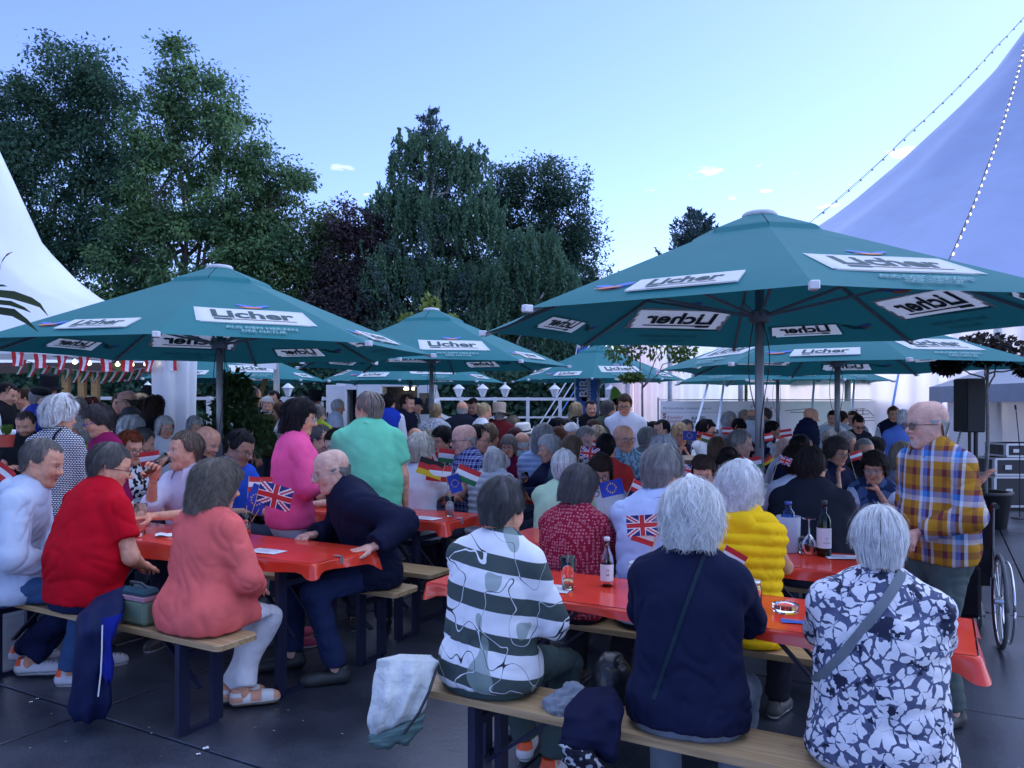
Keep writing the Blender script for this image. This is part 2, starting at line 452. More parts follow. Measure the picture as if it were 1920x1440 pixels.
# crumbs and grit trodden into the paving, too many to count
def grit():
    n = 420; y = rng.uniform(2.9, 7.5, n); x = rng.uniform(-.72, .72, n) * y; r = rng.uniform(.002, .007, n)
    V = np.zeros((n, 4, 3)); 
    for k in range(4):
        a = k * math.pi / 2 + rng.uniform(-.5, .5, n); V[:, k, 0] = x + r * np.cos(a); V[:, k, 1] = y + r * np.sin(a); V[:, k, 2] = .003 + rng.uniform(0, .003, n)
    o = put('ground_litter', raw_mesh('ground_litter', V.reshape(-1, 3), np.arange(4 * n).reshape(n, 4), smooth=False), mat('grit', (.26, .26, .25), .9, var=.6, vscale=3)); o['kind'] = 'stuff'
    tag(o, 'fine crumbs and grit scattered over the dark paving', 'litter')
grit()
# shrubby bank and hedge far behind close the view under the trees
def leaf_mat(name, c0, c1, trans=.35):
    m, nt, b = base_mat(name)
    ob = N(nt, 'Attribute', attribute_name='Col')
    mx = N(nt, 'Mix', data_type='RGBA'); mx.inputs[6].default_value = c4(c0); mx.inputs[7].default_value = c4(c1)
    nt.links.new(ob.outputs['Fac'], mx.inputs[0]); nt.links.new(mx.outputs[2], b.inputs['Base Color'])
    b.inputs['Roughness'].default_value = .6; b.inputs['Specular IOR Level'].default_value = .25
    tr = N(nt, 'BsdfTranslucent'); nt.links.new(mx.outputs[2], tr.inputs[0])
    ms = N(nt, 'MixShader'); ms.inputs[0].default_value = trans
    out = nt.nodes['Material Output']
    nt.links.new(b.outputs[0], ms.inputs[1]); nt.links.new(tr.outputs[0], ms.inputs[2]); nt.links.new(ms.outputs[0], out.inputs[0])
    return m
def bark_mat(name, col): return mat(name, col, rough=.9, var=.35, vscale=9, bump=.6, bscale=20, bdist=.03)
def leaf_quads(P, D, L, W, roll=None):
    """leaf blades: centre P, axis D, length L, width W -> verts, quads"""
    n = len(P)
    D = D / (np.linalg.norm(D, axis=1)[:, None] + 1e-9)
    rv = rng.normal(size=(n, 3)) if roll is None else roll
    X = np.cross(D, rv); X /= (np.linalg.norm(X, axis=1)[:, None] + 1e-9)
    L = np.broadcast_to(np.asarray(L, float), (n,))[:, None]; W = np.broadcast_to(np.asarray(W, float), (n,))[:, None]
    v = np.stack([P - D * L * .5, P + X * W * .5 - D * L * .05, P + D * L * .5, P - X * W * .5 - D * L * .05], 1).reshape(-1, 3)
    return v, np.arange(4 * n).reshape(n, 4)
def limb(mb, a, b, r0, r1, wob=.06, n=6, seg=5):
    a = np.array(a, float); b = np.array(b, float); L = np.linalg.norm(b - a)
    pts = [a + (b - a) * i / seg + (rng.normal(size=3) * wob * L * math.sin(math.pi * i / seg) * .5 if 0 < i < seg else 0) for i in range(seg + 1)]
    mb.tube(pts, [r0 + (r1 - r0) * i / seg for i in range(seg + 1)], n); return pts
def broadleaf(name, label, base, h, blobs, nleaf, leafm, barkm, lsize=.2, droop=0.0, clump=.5, trunk_h=None, tr=.28, group=None, gap=.42, sun_top=True):
    """blobs: list of (x, y, z, rx, ry, rz) relative to the base, covering the crown's volume"""
    t = empty(name, base)
    mb = MB(); mb.smooth = True
    th = trunk_h or h * .45
    top = limb(mb, (0, 0, -.1), (rng.uniform(-.3, .3), rng.uniform(-.3, .3), th), tr, tr * .55, .05, 8)[-1]
    for (x, y, z, rx, ry, rz) in blobs:
        j = limb(mb, top * rng.uniform(.55, 1.0), (x, y, z), tr * .38, tr * .14, .12)
        for _ in range(4):
            d = rng.normal(size=3); d /= np.linalg.norm(d)
            limb(mb, j[rng.integers(2, 5)], np.array((x, y, z)) + d * np.array((rx, ry, rz)) * .9, tr * .13, tr * .03, .15, 5, 4)
    mb.build('trunk', barkm, t)
    vol = np.array([b[3] * b[4] + b[4] * b[5] + b[3] * b[5] for b in blobs]); vol = vol / vol.sum()
    V = []; Q = []; Cc = []; off = 0
    for bl, w in zip(blobs, vol):
        n = int(nleaf * w); c = np.array(bl[:3]); r = np.array(bl[3:])
        ncl = max(8, int(n / 95))
        d = rng.normal(size=(ncl, 3)); d /= np.linalg.norm(d, axis=1)[:, None]
        rad = rng.uniform(.45, 1.06, ncl) ** .6
        cc = c + d * r * rad[:, None]
        keep = vnoise(cc * .55, 3) > gap - .25 * (rad < .7)
        cc = cc[keep]
        if len(cc) == 0: continue
        cs = rng.uniform(.55, 1.25, len(cc)) * clump
        k = rng.integers(0, len(cc), n)
        off3 = np.clip(rng.normal(size=(n, 3)), -1.7, 1.7) * cs[k][:, None] * np.array((.62, .62, .45))
        off3[:, 2] -= droop * np.abs(rng.normal(size=n)) * cs[k]
        P = cc[k] + off3
        D = off3 + rng.normal(size=(n, 3)) * .5 * cs[k][:, None] + np.array((0, 0, -.25 - droop)) * cs[k][:, None]
        v, q = leaf_quads(P, D, lsize * rng.uniform(.6, 1.5, n), lsize * .55 * rng.uniform(.6, 1.4, n), roll=np.array((0, -.35, 1)) + rng.normal(size=(n, 3)) * .45)
        shade = np.clip((rng.uniform(0, 1, len(cc)) ** 1.3)[k] * .75 + rng.uniform(0, .25, n), 0, 1)
        V.append(v); Q.append(q + off); off += len(v); Cc.append(np.repeat(shade, 4))
    Cc = np.concatenate(Cc)
    me = raw_mesh('crown', np.concatenate(V), np.concatenate(Q), col=np.stack([Cc] * 3, 1), smooth=False)
    put('crown', me, leafm, t)
    return tag(t, label, 'tree', group)
def ell(cx, cz, rx, rz, ry=None, cy=0.0): return (cx, cy, cz, rx, ry or rx * .8, rz)
def conifer(name, label, base, h, rad, leafm, barkm, n=26000, top=.0, up=.35, lsize=.26, group=None, zmin=.1, irregular=.25):
    t = empty(name, base)
    mb = MB(); mb.smooth = True
    limb(mb, (0, 0, -.1), (0, 0, h * .985), h * .018, .02, .01, 7, 8)
    V = []; Q = []; Cc = []; off = 0
    levels = int(h / .62)
    wz = []
    for i in range(levels):
        z = h * (zmin + (1 - zmin) * (i + rng.uniform(-.2, .2)) / levels)
        f = max(.03, 1 - z / h)
        L = rad * f ** .85 * rng.uniform(1 - irregular, 1 + irregular) + .18
        for b in range(rng.integers(4, 7)):
            a = rng.uniform(0, 2 * math.pi); Lb = L * rng.uniform(.75, 1.15)
            wz.append((z, a, Lb))
    tot = sum(w[2] for w in wz)
    for (z, a, Lb) in wz:
        dr = np.array((math.cos(a), math.sin(a), 0))
        p0 = np.array((0, 0, z)); pm = p0 + dr * Lb * .6 + (0, 0, -.10 * Lb + up * .1); p1 = p0 + dr * Lb + (0, 0, up * Lb * .45)
        mb.tube([p0, pm, p1], [.03, .02, .008], 5)
        m = max(12, int(n * Lb / tot)); s = rng.uniform(.1, 1.05, m)
        c = np.where(s[:, None] < .6, p0 + (pm - p0) * (s[:, None] / .6), pm + (p1 - pm) * ((s[:, None] - .6) / .4))
        side = np.cross(dr, (0, 0, 1))
        spread = (.16 + .22 * (1 - s)) * min(1, Lb)
        o = side * rng.normal(size=(m, 1)) * spread[:, None] * .9 + np.array((0, 0, 1)) * rng.normal(size=(m, 1)) * spread[:, None] * .45
        D = dr * rng.uniform(.2, 1.0, (m, 1)) + np.array((0, 0, 1)) * rng.uniform(.0, .9, (m, 1)) + rng.normal(size=(m, 3)) * .45
        v, q = leaf_quads(c + o, D, lsize * rng.uniform(.7, 1.3, m), lsize * .30)
        V.append(v); Q.append(q + off); off += len(v); Cc.append(np.repeat(np.clip(rng.uniform(0, 1, m) * .5 + rng.uniform(0, .5), 0, 1), 4))
    mb.build('trunk', barkm, t)
    Cc = np.concatenate(Cc)
    put('crown', raw_mesh('crown', np.concatenate(V), np.concatenate(Q), col=np.stack([Cc] * 3, 1), smooth=False), leafm, t)
    return tag(t, label, 'tree', group)
def weeping(name, label, base, h, tiers, leafm, barkm, strands=900, lsize=.15, group=None):
    """birch: strands of small leaves hanging from arching limbs; tiers: (x, z, rx, drop)"""
    t = empty(name, base)
    mb = MB(); mb.smooth = True
    limb(mb, (0, 0, -.1), (rng.uniform(-.4, .4), 0, h * .97), .24, .03, .03, 8, 8)
    S0 = []; DR = []
    w = np.array([a[2] * a[3] for a in tiers]); w = w / w.sum()
    for (x, z, rx, drop), ww in zip(tiers, w):
        limb(mb, (0, 0, max(z - 1.6, h * .2)), (x, rng.uniform(-.5, .5), z), .09, .03, .1)
        n = int(strands * ww)
        a = rng.uniform(0, 2 * math.pi, n); rr = np.sqrt(rng.uniform(0.02, 1, n))
        # strands gather on twigs, leaving gaps between
        tw = rng.uniform(0, 2 * math.pi, 9); a = np.where(rng.random(n) < .75, tw[rng.integers(0, 9, n)] + rng.normal(size=n) * .16, a)
        S0.append(np.stack([x + rx * rr * np.cos(a), rx * .75 * rr * np.sin(a), z + .45 * (1 - rr ** 2) * rx * .8 + rng.normal(size=n) * .35], 1))
        DR.append(drop * rng.uniform(.15, .85, n) * (.35 + .5 * rr))
    S0 = np.concatenate(S0); DR = np.concatenate(DR)
    mb.build('trunk', barkm, t)
    k = 30; n = len(S0)
    s = np.linspace(0, 1, k)[None, :] + rng.uniform(-.02, .02, (n, k))
    P = S0[:, None, :] + np.stack([rng.normal(size=(n, k)) * .05 + (s ** 1.5) * rng.normal(size=(n, 1)) * .22, rng.normal(size=(n, k)) * .07, -s * DR[:, None]], 2)
    P = P.reshape(-1, 3); D = rng.normal(size=P.shape) * .45 + np.array((0, 0, -1))
    v, q = leaf_quads(P, D, lsize * rng.uniform(.7, 1.3, len(P)), lsize * .6)
    shade = np.repeat(np.repeat(rng.uniform(0, 1, n), k) * .6 + rng.uniform(0, .4, n * k), 4)
    put('crown', raw_mesh('crown', v, q, col=np.stack([shade] * 3, 1), smooth=False), leafm, t)
    return tag(t, label, 'tree', group)

L_ASH = leaf_mat('ash_leaf', (0.049, 0.122, 0.071), (0.183, 0.317, 0.122))
L_DARK = leaf_mat('dark_leaf', (0.029, 0.085, 0.061), (0.079, 0.165, 0.091))
L_OLIVE = leaf_mat('olive_leaf', (0.061, 0.120, 0.055), (0.183, 0.268, 0.104))
L_PURPLE = leaf_mat('copper_leaf', (0.039, 0.037, 0.046), (0.104, 0.073, 0.083))
L_PINE = leaf_mat('pine_needle', (0.033, 0.070, 0.072), (0.079, 0.138, 0.124), .1)
L_BIRCH = leaf_mat('birch_leaf', (0.044, 0.110, 0.076), (0.122, 0.232, 0.122))
L_OAK = leaf_mat('oak_leaf', (0.034, 0.083, 0.061), (0.091, 0.171, 0.098))
L_LIME = leaf_mat('maple_leaf', (.10, .16, .03), (.24, .28, .06))
B_GREY = bark_mat('grey_bark', (.09, .08, .07)); B_DARK = bark_mat('dark_bark', (.045, .038, .032)); B_BIRCH = bark_mat('birch_bark', (.45, .44, .42))
GT = 'trees behind the beer garden'
def T(px, d): return ((px - 960) / FPX * d, d, 0)
def zz(py, d): return CAM_H - (py - HOR) / FPX * d
k38 = 38 / FPX
broadleaf('ash_tree', 'dark broad tree at far left with two rounded tops above the white tent', T(95, 38), 19, [
    ell(-2.0, 15.5, 2.6, 2.6), ell(.9, 17.2, 2.3, 2.6), ell(2.6, 15.8, 1.8, 2.6), ell(-3.2, 12, 2.6, 3.2), ell(.2, 12.5, 3.6, 3.4), ell(3.0, 11.2, 2.4, 3.2), ell(-2.2, 7.6, 3.4, 3.6), ell(2.4, 6.8, 3.4, 3.6), ell(0.2, 3.4, 4.4, 2.6)],
    105000, L_DARK, B_DARK, .21, .2, .72, 8, group=GT, gap=.12)
broadleaf('robinia_tree', 'tallest feathery light green tree with pointed top, left of centre', T(352, 36), 19, [
    ell(-.7, 17.3, .8, 1.6), ell(.7, 15.6, 1.5, 2.0), ell(-1.4, 14.6, 1.4, 2.0), ell(2.4, 13.9, 1.5, 1.8), ell(-1.2, 11.6, 2.1, 2.4), ell(1.8, 11.2, 2.2, 2.2), ell(4.4, 11.6, 1.3, 1.3), ell(-2.6, 8.2, 2.0, 2.8), ell(.6, 7.8, 2.8, 2.8), ell(3.6, 8.2, 2.1, 2.2), ell(-.6, 4.4, 3.8, 2.4), ell(3, 4.2, 3, 2.4)],
    100000, L_ASH, B_GREY, .20, .15, .58, 9, group=GT, gap=.24)
broadleaf('ash_tree', 'olive green rounded tree right of the tallest feathery tree', T(540, 37), 13, [
    ell(-1.7, 10.2, 1.9, 2.1), ell(.6, 9.6, 2.0, 2.0), ell(2.2, 8.6, 1.4, 1.6), ell(-2.4, 7.2, 2.2, 2.2), ell(.6, 6.6, 2.6, 2.2), ell(2.2, 6.0, 1.6, 2), ell(-.4, 3.4, 4, 2.4)],
    64000, L_OLIVE, B_GREY, .20, .1, .6, 6, group=GT, gap=.26)
broadleaf('copper_beech', 'dark purple leaved tree between green trees at centre left', T(680, 36), 11.5, [
    ell(-.2, 10.4, 1.2, 1.6), ell(-1.0, 8.2, 1.5, 1.8), ell(.9, 8.0, 1.4, 1.8), ell(-.6, 5.6, 2.2, 2.2), ell(1.0, 5.0, 1.8, 2.0), ell(-.5, 2.8, 2.9, 2.2)],
    48000, L_PURPLE, B_DARK, .18, .1, .55, 6, group=GT, gap=.30)
conifer('pine_tree', 'tall pointed pine rising behind the weeping birch', T(806, 37.5), 16.4, 5.2, L_PINE, B_DARK, 26000, up=.7, group=GT)
weeping('birch_tree', 'tall weeping birch with hanging strands in front of the pine', T(815, 36), 14.2, [
    (-.4, 13.4, 1.7, 3.0), (1.2, 12.7, 1.6, 3.2), (-1.6, 11.0, 1.6, 3.4), (1.7, 10.4, 1.9, 3.6), (-.2, 10.4, 2.0, 3.2), (-1.9, 7.8, 2.2, 3.6), (.4, 7.4, 2.5, 3.6), (2.2, 7.2, 1.9, 3.4), (-.6, 4.8, 3.3, 3.4), (2, 4.6, 2.4, 3.2)], L_BIRCH, B_BIRCH, 2000, .17, GT)
broadleaf('oak_tree', 'round topped dark oak right of the weeping birch', T(985, 39), 13.6, [
    ell(-.9, 12.0, 1.7, 1.7), ell(.6, 12.5, 1.6, 1.6), ell(2.0, 11.2, 1.5, 2.0), ell(-1.6, 9.6, 1.8, 2.0), ell(.5, 9.4, 2.0, 1.9), ell(2.4, 8.6, 1.6, 2.0), ell(-.5, 6.4, 2.4, 2.2), ell(2.2, 5.8, 2.2, 2.2), ell(.5, 3.2, 3.4, 2.4)],
    68000, L_OAK, B_GREY, .19, .0, .62, 6, group=GT, gap=.20)
weeping('birch_tree', 'shorter weeping birch drooping in front of the oak', T(985, 34), 9.4, [
    (.2, 8.6, 1.4, 3.0), (-1.0, 7.2, 1.5, 3.2), (1.2, 7.0, 1.3, 3.4), (-.6, 5.2, 1.9, 3.2), (1.3, 5.0, 1.6, 3.0), (.2, 3.6, 2.2, 3.0)], L_BIRCH, B_BIRCH, 1200, .16, GT)
conifer('pine_tree', 'spreading pine at the right end of the tree line', T(1082, 41), 11.6, 3.4, L_PINE, B_DARK, 18000, up=.9, irregular=.45, group=GT)
conifer('pine_tree', 'lone pine top showing beside the big umbrella cap', T(1306, 46), 13.4, 6.6, L_PINE, B_DARK, 20000, up=1.0, irregular=.35, group=GT, lsize=.30, zmin=.45)
# dark undergrowth below the crowns: too dense to count
def undergrowth():
    V = []; n = 46000
    x = rng.uniform(-30, 10, n); y = rng.uniform(30.5, 33.5, n); z = rng.uniform(0, 1, n) ** .8 * (2.6 + 1.6 * vnoise(np.stack([x * .35, y * 0, y * 0], 1), 5))
    P = np.stack([x, y, z], 1)
    v, q = leaf_quads(P, rng.normal(size=(n, 3)), .30, .20)
    sh = np.repeat(rng.uniform(0, 1, n), 4)
    o = put('undergrowth', raw_mesh('undergrowth', v, q, col=np.stack([sh] * 3, 1), smooth=False), L_DARK)
    o['kind'] = 'stuff'; tag(o, 'dense dark undergrowth beneath the trees behind the white railing', 'bushes')
undergrowth()
# wooded slope behind the trees
def wood_bank():
    def f(u, v):
        x = -40 + 60 * u; return (x, 52 + 3 * math.sin(x * .7), v * (5.2 + 1.1 * math.sin(x * .45) + .5 * math.sin(x * 1.7)))
    mb = MB(); mb.grid(f, 60, 6); mb.smooth = True
    o = mb.build('hill', mat('wooded_slope', (.014, .026, .016), .95, var=.5, vscale=1.2, bump=.9, bscale=3, bdist=.4)); struct(o)
wood_bank()

# ------------------------------------------------------------------ big tent on the right
def canvas_mat(name, col, tr_, bs=.25):
    m, nt, b = base_mat(name); tc = N(nt, 'TexCoord'); nz = N(nt, 'TexNoise', Scale=.7, Detail=5.0); nt.links.new(tc.outputs['Object'], nz.inputs['Vector'])
    mr = N(nt, 'MapRange'); mr.inputs[1].default_value = .3; mr.inputs[2].default_value = .7; mr.inputs[3].default_value = .90; mr.inputs[4].default_value = 1.06; nt.links.new(nz.outputs['Fac'], mr.inputs[0])
    mx = N(nt, 'Mix', data_type='RGBA', blend_type='MULTIPLY'); mx.inputs[0].default_value = 1; mx.inputs[6].default_value = c4(col); nt.links.new(mr.outputs[0], mx.inputs[7])
    nt.links.new(mx.outputs[2], b.inputs['Base Color']); b.inputs['Roughness'].default_value = .5
    n2 = N(nt, 'TexNoise', Scale=1.4, Detail=3.0, Distortion=.5); n2.noise_type = 'RIDGED_MULTIFRACTAL'; nt.links.new(tc.outputs['Object'], n2.inputs['Vector'])
    bp = N(nt, 'Bump', Strength=bs, Distance=.06); nt.links.new(n2.outputs['Fac'], bp.inputs['Height']); nt.links.new(bp.outputs[0], b.inputs['Normal'])
    tr = N(nt, 'BsdfTranslucent'); nt.links.new(mx.outputs[2], tr.inputs[0]); ms = N(nt, 'MixShader'); ms.inputs[0].default_value = tr_
    nt.links.new(b.outputs[0], ms.inputs[1]); nt.links.new(tr.outputs[0], ms.inputs[2]); nt.links.new(ms.outputs[0], nt.nodes['Material Output'].inputs[0]); return m
M_TENT = canvas_mat('tent_canvas', (.17, .25, .47), .05, .05)
M_TENTW = canvas_mat('tent_wall', (.84, .86, .90), .35)
M_ALU = mat('aluminium', (.55, .57, .60), .38, metal=.85, var=.06)
M_STEEL = mat('galvanised_steel', (.42, .44, .47), .45, metal=.7, var=.1)
TC = (21.2, 29.1); TR = 17.5
tent = empty('festival_tent', (TC[0], TC[1], 0))
prof = [(17.6, 3.45), (15.4, 4.7), (12, 6.8), (8.7, 9.0), (6.56, 10.8), (4.4, 12.8), (2.7, 14.5), (1.7, 15.9), (.6, 17.6)]
def roof():
    n = 64; vs_ = []
    pr = np.array(prof)
    tt = np.linspace(0, len(prof) - 1, 26); rr = np.interp(tt, range(len(prof)), pr[:, 0]); hh = np.interp(tt, range(len(prof)), pr[:, 1])
    mb = MB(); mb.smooth = True
    for r, z in zip(rr, hh):
        for k in range(n):
            a = 2 * math.pi * k / n; sc = 1 - .035 * abs(math.sin(a * 8)) * min(1, r / 8)
            vs_.append((r * sc * math.cos(a), r * sc * math.sin(a), z))
    m = len(rr)
    mb.add(vs_, [(i * n + k, i * n + (k + 1) % n, (i + 1) * n + (k + 1) % n, (i + 1) * n + k) for i in range(m - 1) for k in range(n)])
    mb.lathe([(.62, 0), (.62, 1.2), (.5, 1.3)], 20, (0, 0, 17.4))
    mb.build('roof_membrane', M_TENT, tent)
roof()
A0, A1, NP = R(172), R(278), 11
for k in range(NP):
    a0 = A0 + (A1 - A0) * k / NP; a1 = A0 + (A1 - A0) * (k + 1) / NP
    p0 = np.array((TR * math.cos(a0), TR * math.sin(a0))); p1 = np.array((TR * math.cos(a1), TR * math.sin(a1)))
    nn = (p0 + p1) / np.linalg.norm(p0 + p1); ph = rng.uniform(0, 6)
    def f(u, v):
        p = p0 + (p1 - p0) * (.012 + .976 * u) + nn * (.05 * math.sin(u * 21 + ph) * (1 - .5 * v) + .03 * math.sin(u * 43 + 2 * ph))
        return (p[0], p[1], .05 + 3.5 * v)
    mb = MB(); mb.smooth = True; mb.grid(f, 48, 4); mb.build('wall_panel', M_TENTW, tent)
    q = p0 * 1.012
    mb = MB(); mb.tube([(q[0], q[1], 0), (q[0], q[1], 3.55)], .07, 10); mb.smooth = True; mb.build('post', M_STEEL, tent)
tag(tent, 'huge pale festival tent with sweeping peaked roof behind the right umbrellas', 'tent')

# coloured stage lamps glowing through the tent wall from inside
def wall_hit(px):
    dx = (px - 960) / FPX; dd = np.array((dx, 1.0)) / math.hypot(dx, 1); c = np.array(TC); b_ = dd @ c; q = b_ * b_ - (c @ c - TR * TR); return dd * (b_ - math.sqrt(max(q, 0))), dd
for px, colr, en, off_ in ((1195, (1, .35, .45), 160, 2.2), (1330, (.35, .9, 1), 150, 2.4), (1400, (1, .95, .9), 500, 5.5), (1480, (1, .4, .6), 170, 2.2), (1600, (.45, .9, 1), 150, 2.2), (1640, (.95, .95, 1), 500, 5.0), (1720, (1, .6, .8), 130, 2.2), (1260, (.95, .95, 1), 300, 4.0)):
    h_, dd = wall_hit(px); ld = bpy.data.lights.new('stage_lamp', 'POINT'); ld.energy = en * .42; ld.color = colr; ld.shadow_soft_size = .4
    lo_ = bpy.data.objects.new('stage_lamp', ld); COL.objects.link(lo_); p_ = h_ + (np.array(TC) - h_) / np.linalg.norm(np.array(TC) - h_) * off_; lo_.location = (p_[0], p_[1], 2.6)
def ratchet_strap(a, b, m, w=.07):
    mb = MB(); mb.beam(a, b, w, .012); return mb
STR_M = [flat('strap_white', (.62, .66, .72), .6), flat('strap_blue', (.10, .26, .60), .6), flat('strap_teal', (.12, .28, .34), .6)]
straps = [((985, 800), (1108, 640), 0), ((998, 806), (1122, 640), 0), ((1012, 812), (1135, 636), 1), ((1030, 812), (1142, 640), 2), ((1050, 815), (1158, 640), 1),
          ((1062, 818), (1172, 640), 2), ((1092, 815), (1185, 650), 0), ((1108, 800), (1180, 640), 1)]
for k, (p, q, mi) in enumerate(straps):
    d0 = 26 + k * .25; d1 = 29 + k * .2
    a = np.array(at(p[0], p[1], d0)); dd = (CAM_H - .05) * FPX / max(p[1] - HOR, 1)
    a = np.array(at(p[0] - 4, 845, 27 + .15 * k)); a[2] = .02
    b = np.array(at(q[0] + 18, q[1] - 25, d1))
    o = ratchet_strap(a, b, None).build('guy_strap', STR_M[mi])
    tag(o, '%s guy strap slanting up to the big tent, number %s of eight from the left' % (['white', 'blue', 'teal'][mi], ['one', 'two', 'three', 'four', 'five', 'six', 'seven', 'eight'][k]), 'strap', 'guy straps left of the big tent')
for k, (p, q) in enumerate((((1305, 800), (1350, 655)), ((1345, 805), (1368, 660)), ((1520, 800), (1530, 690)), ((1597, 790), (1604, 690)), ((1672, 770), (1690, 690)), ((1745, 800), (1768, 690)), ((1752, 790), (1795, 690)), ((1768, 800), (1812, 700)))):
    o = ratchet_strap(np.array(at(p[0], p[1], 15.5)), np.array(at(q[0], q[1] - 18, 17.5)), None, .045).build('guy_strap', STR_M[1 if k > 3 else 0])
    tag(o, '%s strap in front of the tent wall, %s from the left' % ('blue' if k > 3 else 'pale', ['first', 'second', 'third', 'fourth', 'fifth', 'sixth', 'seventh', 'eighth'][k]), 'strap', 'straps before the tent wall')

# ------------------------------------------------------------------ strings of bulbs on the big tent
M_CABLE = flat('cable', (.02, .02, .025), .6); M_BULB = flat('lit_bulb', (1, .85, .6), .3, emit=(1.0, .82, .55, 1.6))
M_BULB0 = flat('unlit_bulb', (.5, .52, .55), .2)
def light_string(label, a, b, n, sag, bulb=.045, twist=.06, group='strings of bulbs on the big tent', r=.012, lit=True):
    a = np.array(a, float); b = np.array(b, float)
    t = empty('light_string', a); P = []
    for i in range(61):
        s = i / 60; P.append((b - a) * s - np.array((0, 0, sag * 4 * s * (1 - s))))
    mb = MB(); mb.tube(P, r, 5); mb.build('cable', M_CABLE, t)
    mb = MB(); mb.tube([p + (0, 0, .05 - twist * 1.6 * abs(math.sin(i / 60 * math.pi * 3))) for i, p in enumerate(P)], r * .8, 5); mb.build('carrier_wire', M_CABLE, t)
    b0 = None
    for i in range(n):
        s = (i + .5) / n; p = (b - a) * s - np.array((0, 0, sag * 4 * s * (1 - s) + bulb * 1.2))
        if b0 is None:
            mb = MB(); mb.smooth = True; mb.lathe([(bulb * .3, bulb), (bulb * .45, bulb * .5), (bulb, -.1 * bulb), (bulb * .8, -.8 * bulb), (bulb * .1, -1.1 * bulb)], 8); b0 = mb.build('bulb', M_BULB if lit else M_BULB0, t); o = b0
        else:
            o = b0.copy(); COL.objects.link(o)
        o.location = p
    return tag(t, label, 'string lights', group)
PK = np.array((TC[0], TC[1], 17.8))
light_string('long string of bulbs rising from behind the umbrella to the tent peak', at(1480, 450, 17), at(1990, -50, 27), 30, .35, .030, r=.007, lit=False)
light_string('string of bulbs hanging steeply against the grey tent roof', at(1768, 512, 13.5), at(1932, 40, 26), 40, .55, .032)
# ================================================================== BEHIND THE GUESTS
M_WHITE = mat('white_paint', (.72, .74, .76), .45, var=.06, vscale=3)
M_VAN = mat('van_paint', (.74, .76, .78), .3, var=.03, coat=.4)
M_DARKG = flat('dark_glass', (.02, .025, .03), .1)
M_BLACK = mat('black_plastic', (.015, .016, .018), .5, var=.2)
M_WOOD = None
def wood_mat(name, c0, c1, scale=1.0):
    m, nt, b = base_mat(name)
    tc = N(nt, 'TexCoord'); mp = N(nt, 'Mapping'); mp.inputs['Scale'].default_value = (1.2 * scale, 22 * scale, 22 * scale)
    nt.links.new(tc.outputs['Object'], mp.inputs[0])
    nz = N(nt, 'TexNoise', Scale=2.2, Detail=8.0, Distortion=.6); nt.links.new(mp.outputs[0], nz.inputs['Vector'])
    cr = N(nt, 'ValToRGB'); cr.color_ramp.elements[0].position = .3; cr.color_ramp.elements[0].color = c4(c0)
    cr.color_ramp.elements[1].position = .72; cr.color_ramp.elements[1].color = c4(c1)
    nt.links.new(nz.outputs['Fac'], cr.inputs[0])
    # knots and stains
    n2 = N(nt, 'TexNoise', Scale=5.0, Detail=3.0); nt.links.new(tc.outputs['Object'], n2.inputs['Vector'])
    mr = N(nt, 'MapRange'); mr.inputs[1].default_value = .62; mr.inputs[2].default_value = .75; mr.inputs[3].default_value = 1; mr.inputs[4].default_value = .45
    nt.links.new(n2.outputs['Fac'], mr.inputs[0])
    mx = N(nt, 'Mix', data_type='RGBA', blend_type='MULTIPLY'); mx.inputs[0].default_value = 1
    nt.links.new(cr.outputs[0], mx.inputs[6]); nt.links.new(mr.outputs[0], mx.inputs[7]); nt.links.new(mx.outputs[2], b.inputs['Base Color'])
    b.inputs['Roughness'].default_value = .5
    bp = N(nt, 'Bump', Strength=.25, Distance=.002); nt.links.new(nz.outputs['Fac'], bp.inputs['Height']); nt.links.new(bp.outputs[0], b.inputs['Normal'])
    return m
M_WOOD = wood_mat('bench_wood', (.30, .19, .09), (.52, .36, .19))
M_POSTW = wood_mat('post_wood', (.34, .20, .08), (.52, .33, .14))

# white railing with lantern posts, running across behind everything
rail = empty('white_railing', (0, 23.5, 0))
RX0, RX1 = -15.0, 3.6
def ry(x): return .22 * (x + 4)
for (z, w) in ((1.80, .09), (1.22, .06), (.70, .06)):
    mb = MB(); mb.beam((RX0, ry(RX0), z), (RX1, ry(RX1), z), w, w); mb.build('rail', M_WHITE, rail)
lan = None
def lantern():
    r = empty('lantern', (0, 0, 0))
    mb = MB(); mb.lathe([(.05, 0), (.07, .03), (.15, .24), (.15, .25)], 6); mb.build('lamp_glass', flat('opal_glass', (.78, .80, .80), .4), r)
    mb = MB(); mb.lathe([(.19, .25), (.17, .28), (.05, .38), (.02, .40), (.02, .45)], 6); mb.build('lamp_roof', M_WHITE, r)
    return r
lamp_px = [277, 461, 540, 860, 905, 947, 1040, 1145]
for k in range(19):
    x = RX0 + (RX1 - RX0) * k / 18
    mb = MB(); mb.box(x - .055, x + .055, ry(x) - .055, ry(x) + .055, 0, 1.86); mb.build('post', M_WHITE, rail)
tag(rail, 'long white wooden railing in front of the dark trees', 'railing')
for k, px in enumerate(lamp_px):
    y = 23.5
    for _ in range(4): x = (px - 960) / FPX * y; y = 23.5 + ry(x)
    o = lantern() if lan is None else copy_tree(lan)
    lan = lan or o
    o.location = (x, y, 1.86)
    tag(o, 'white six-sided lantern on the railing, %s from the left' % ['first', 'second', 'third', 'fourth', 'fifth', 'sixth', 'seventh', 'eighth'][k], 'lantern', 'lanterns on the white railing')
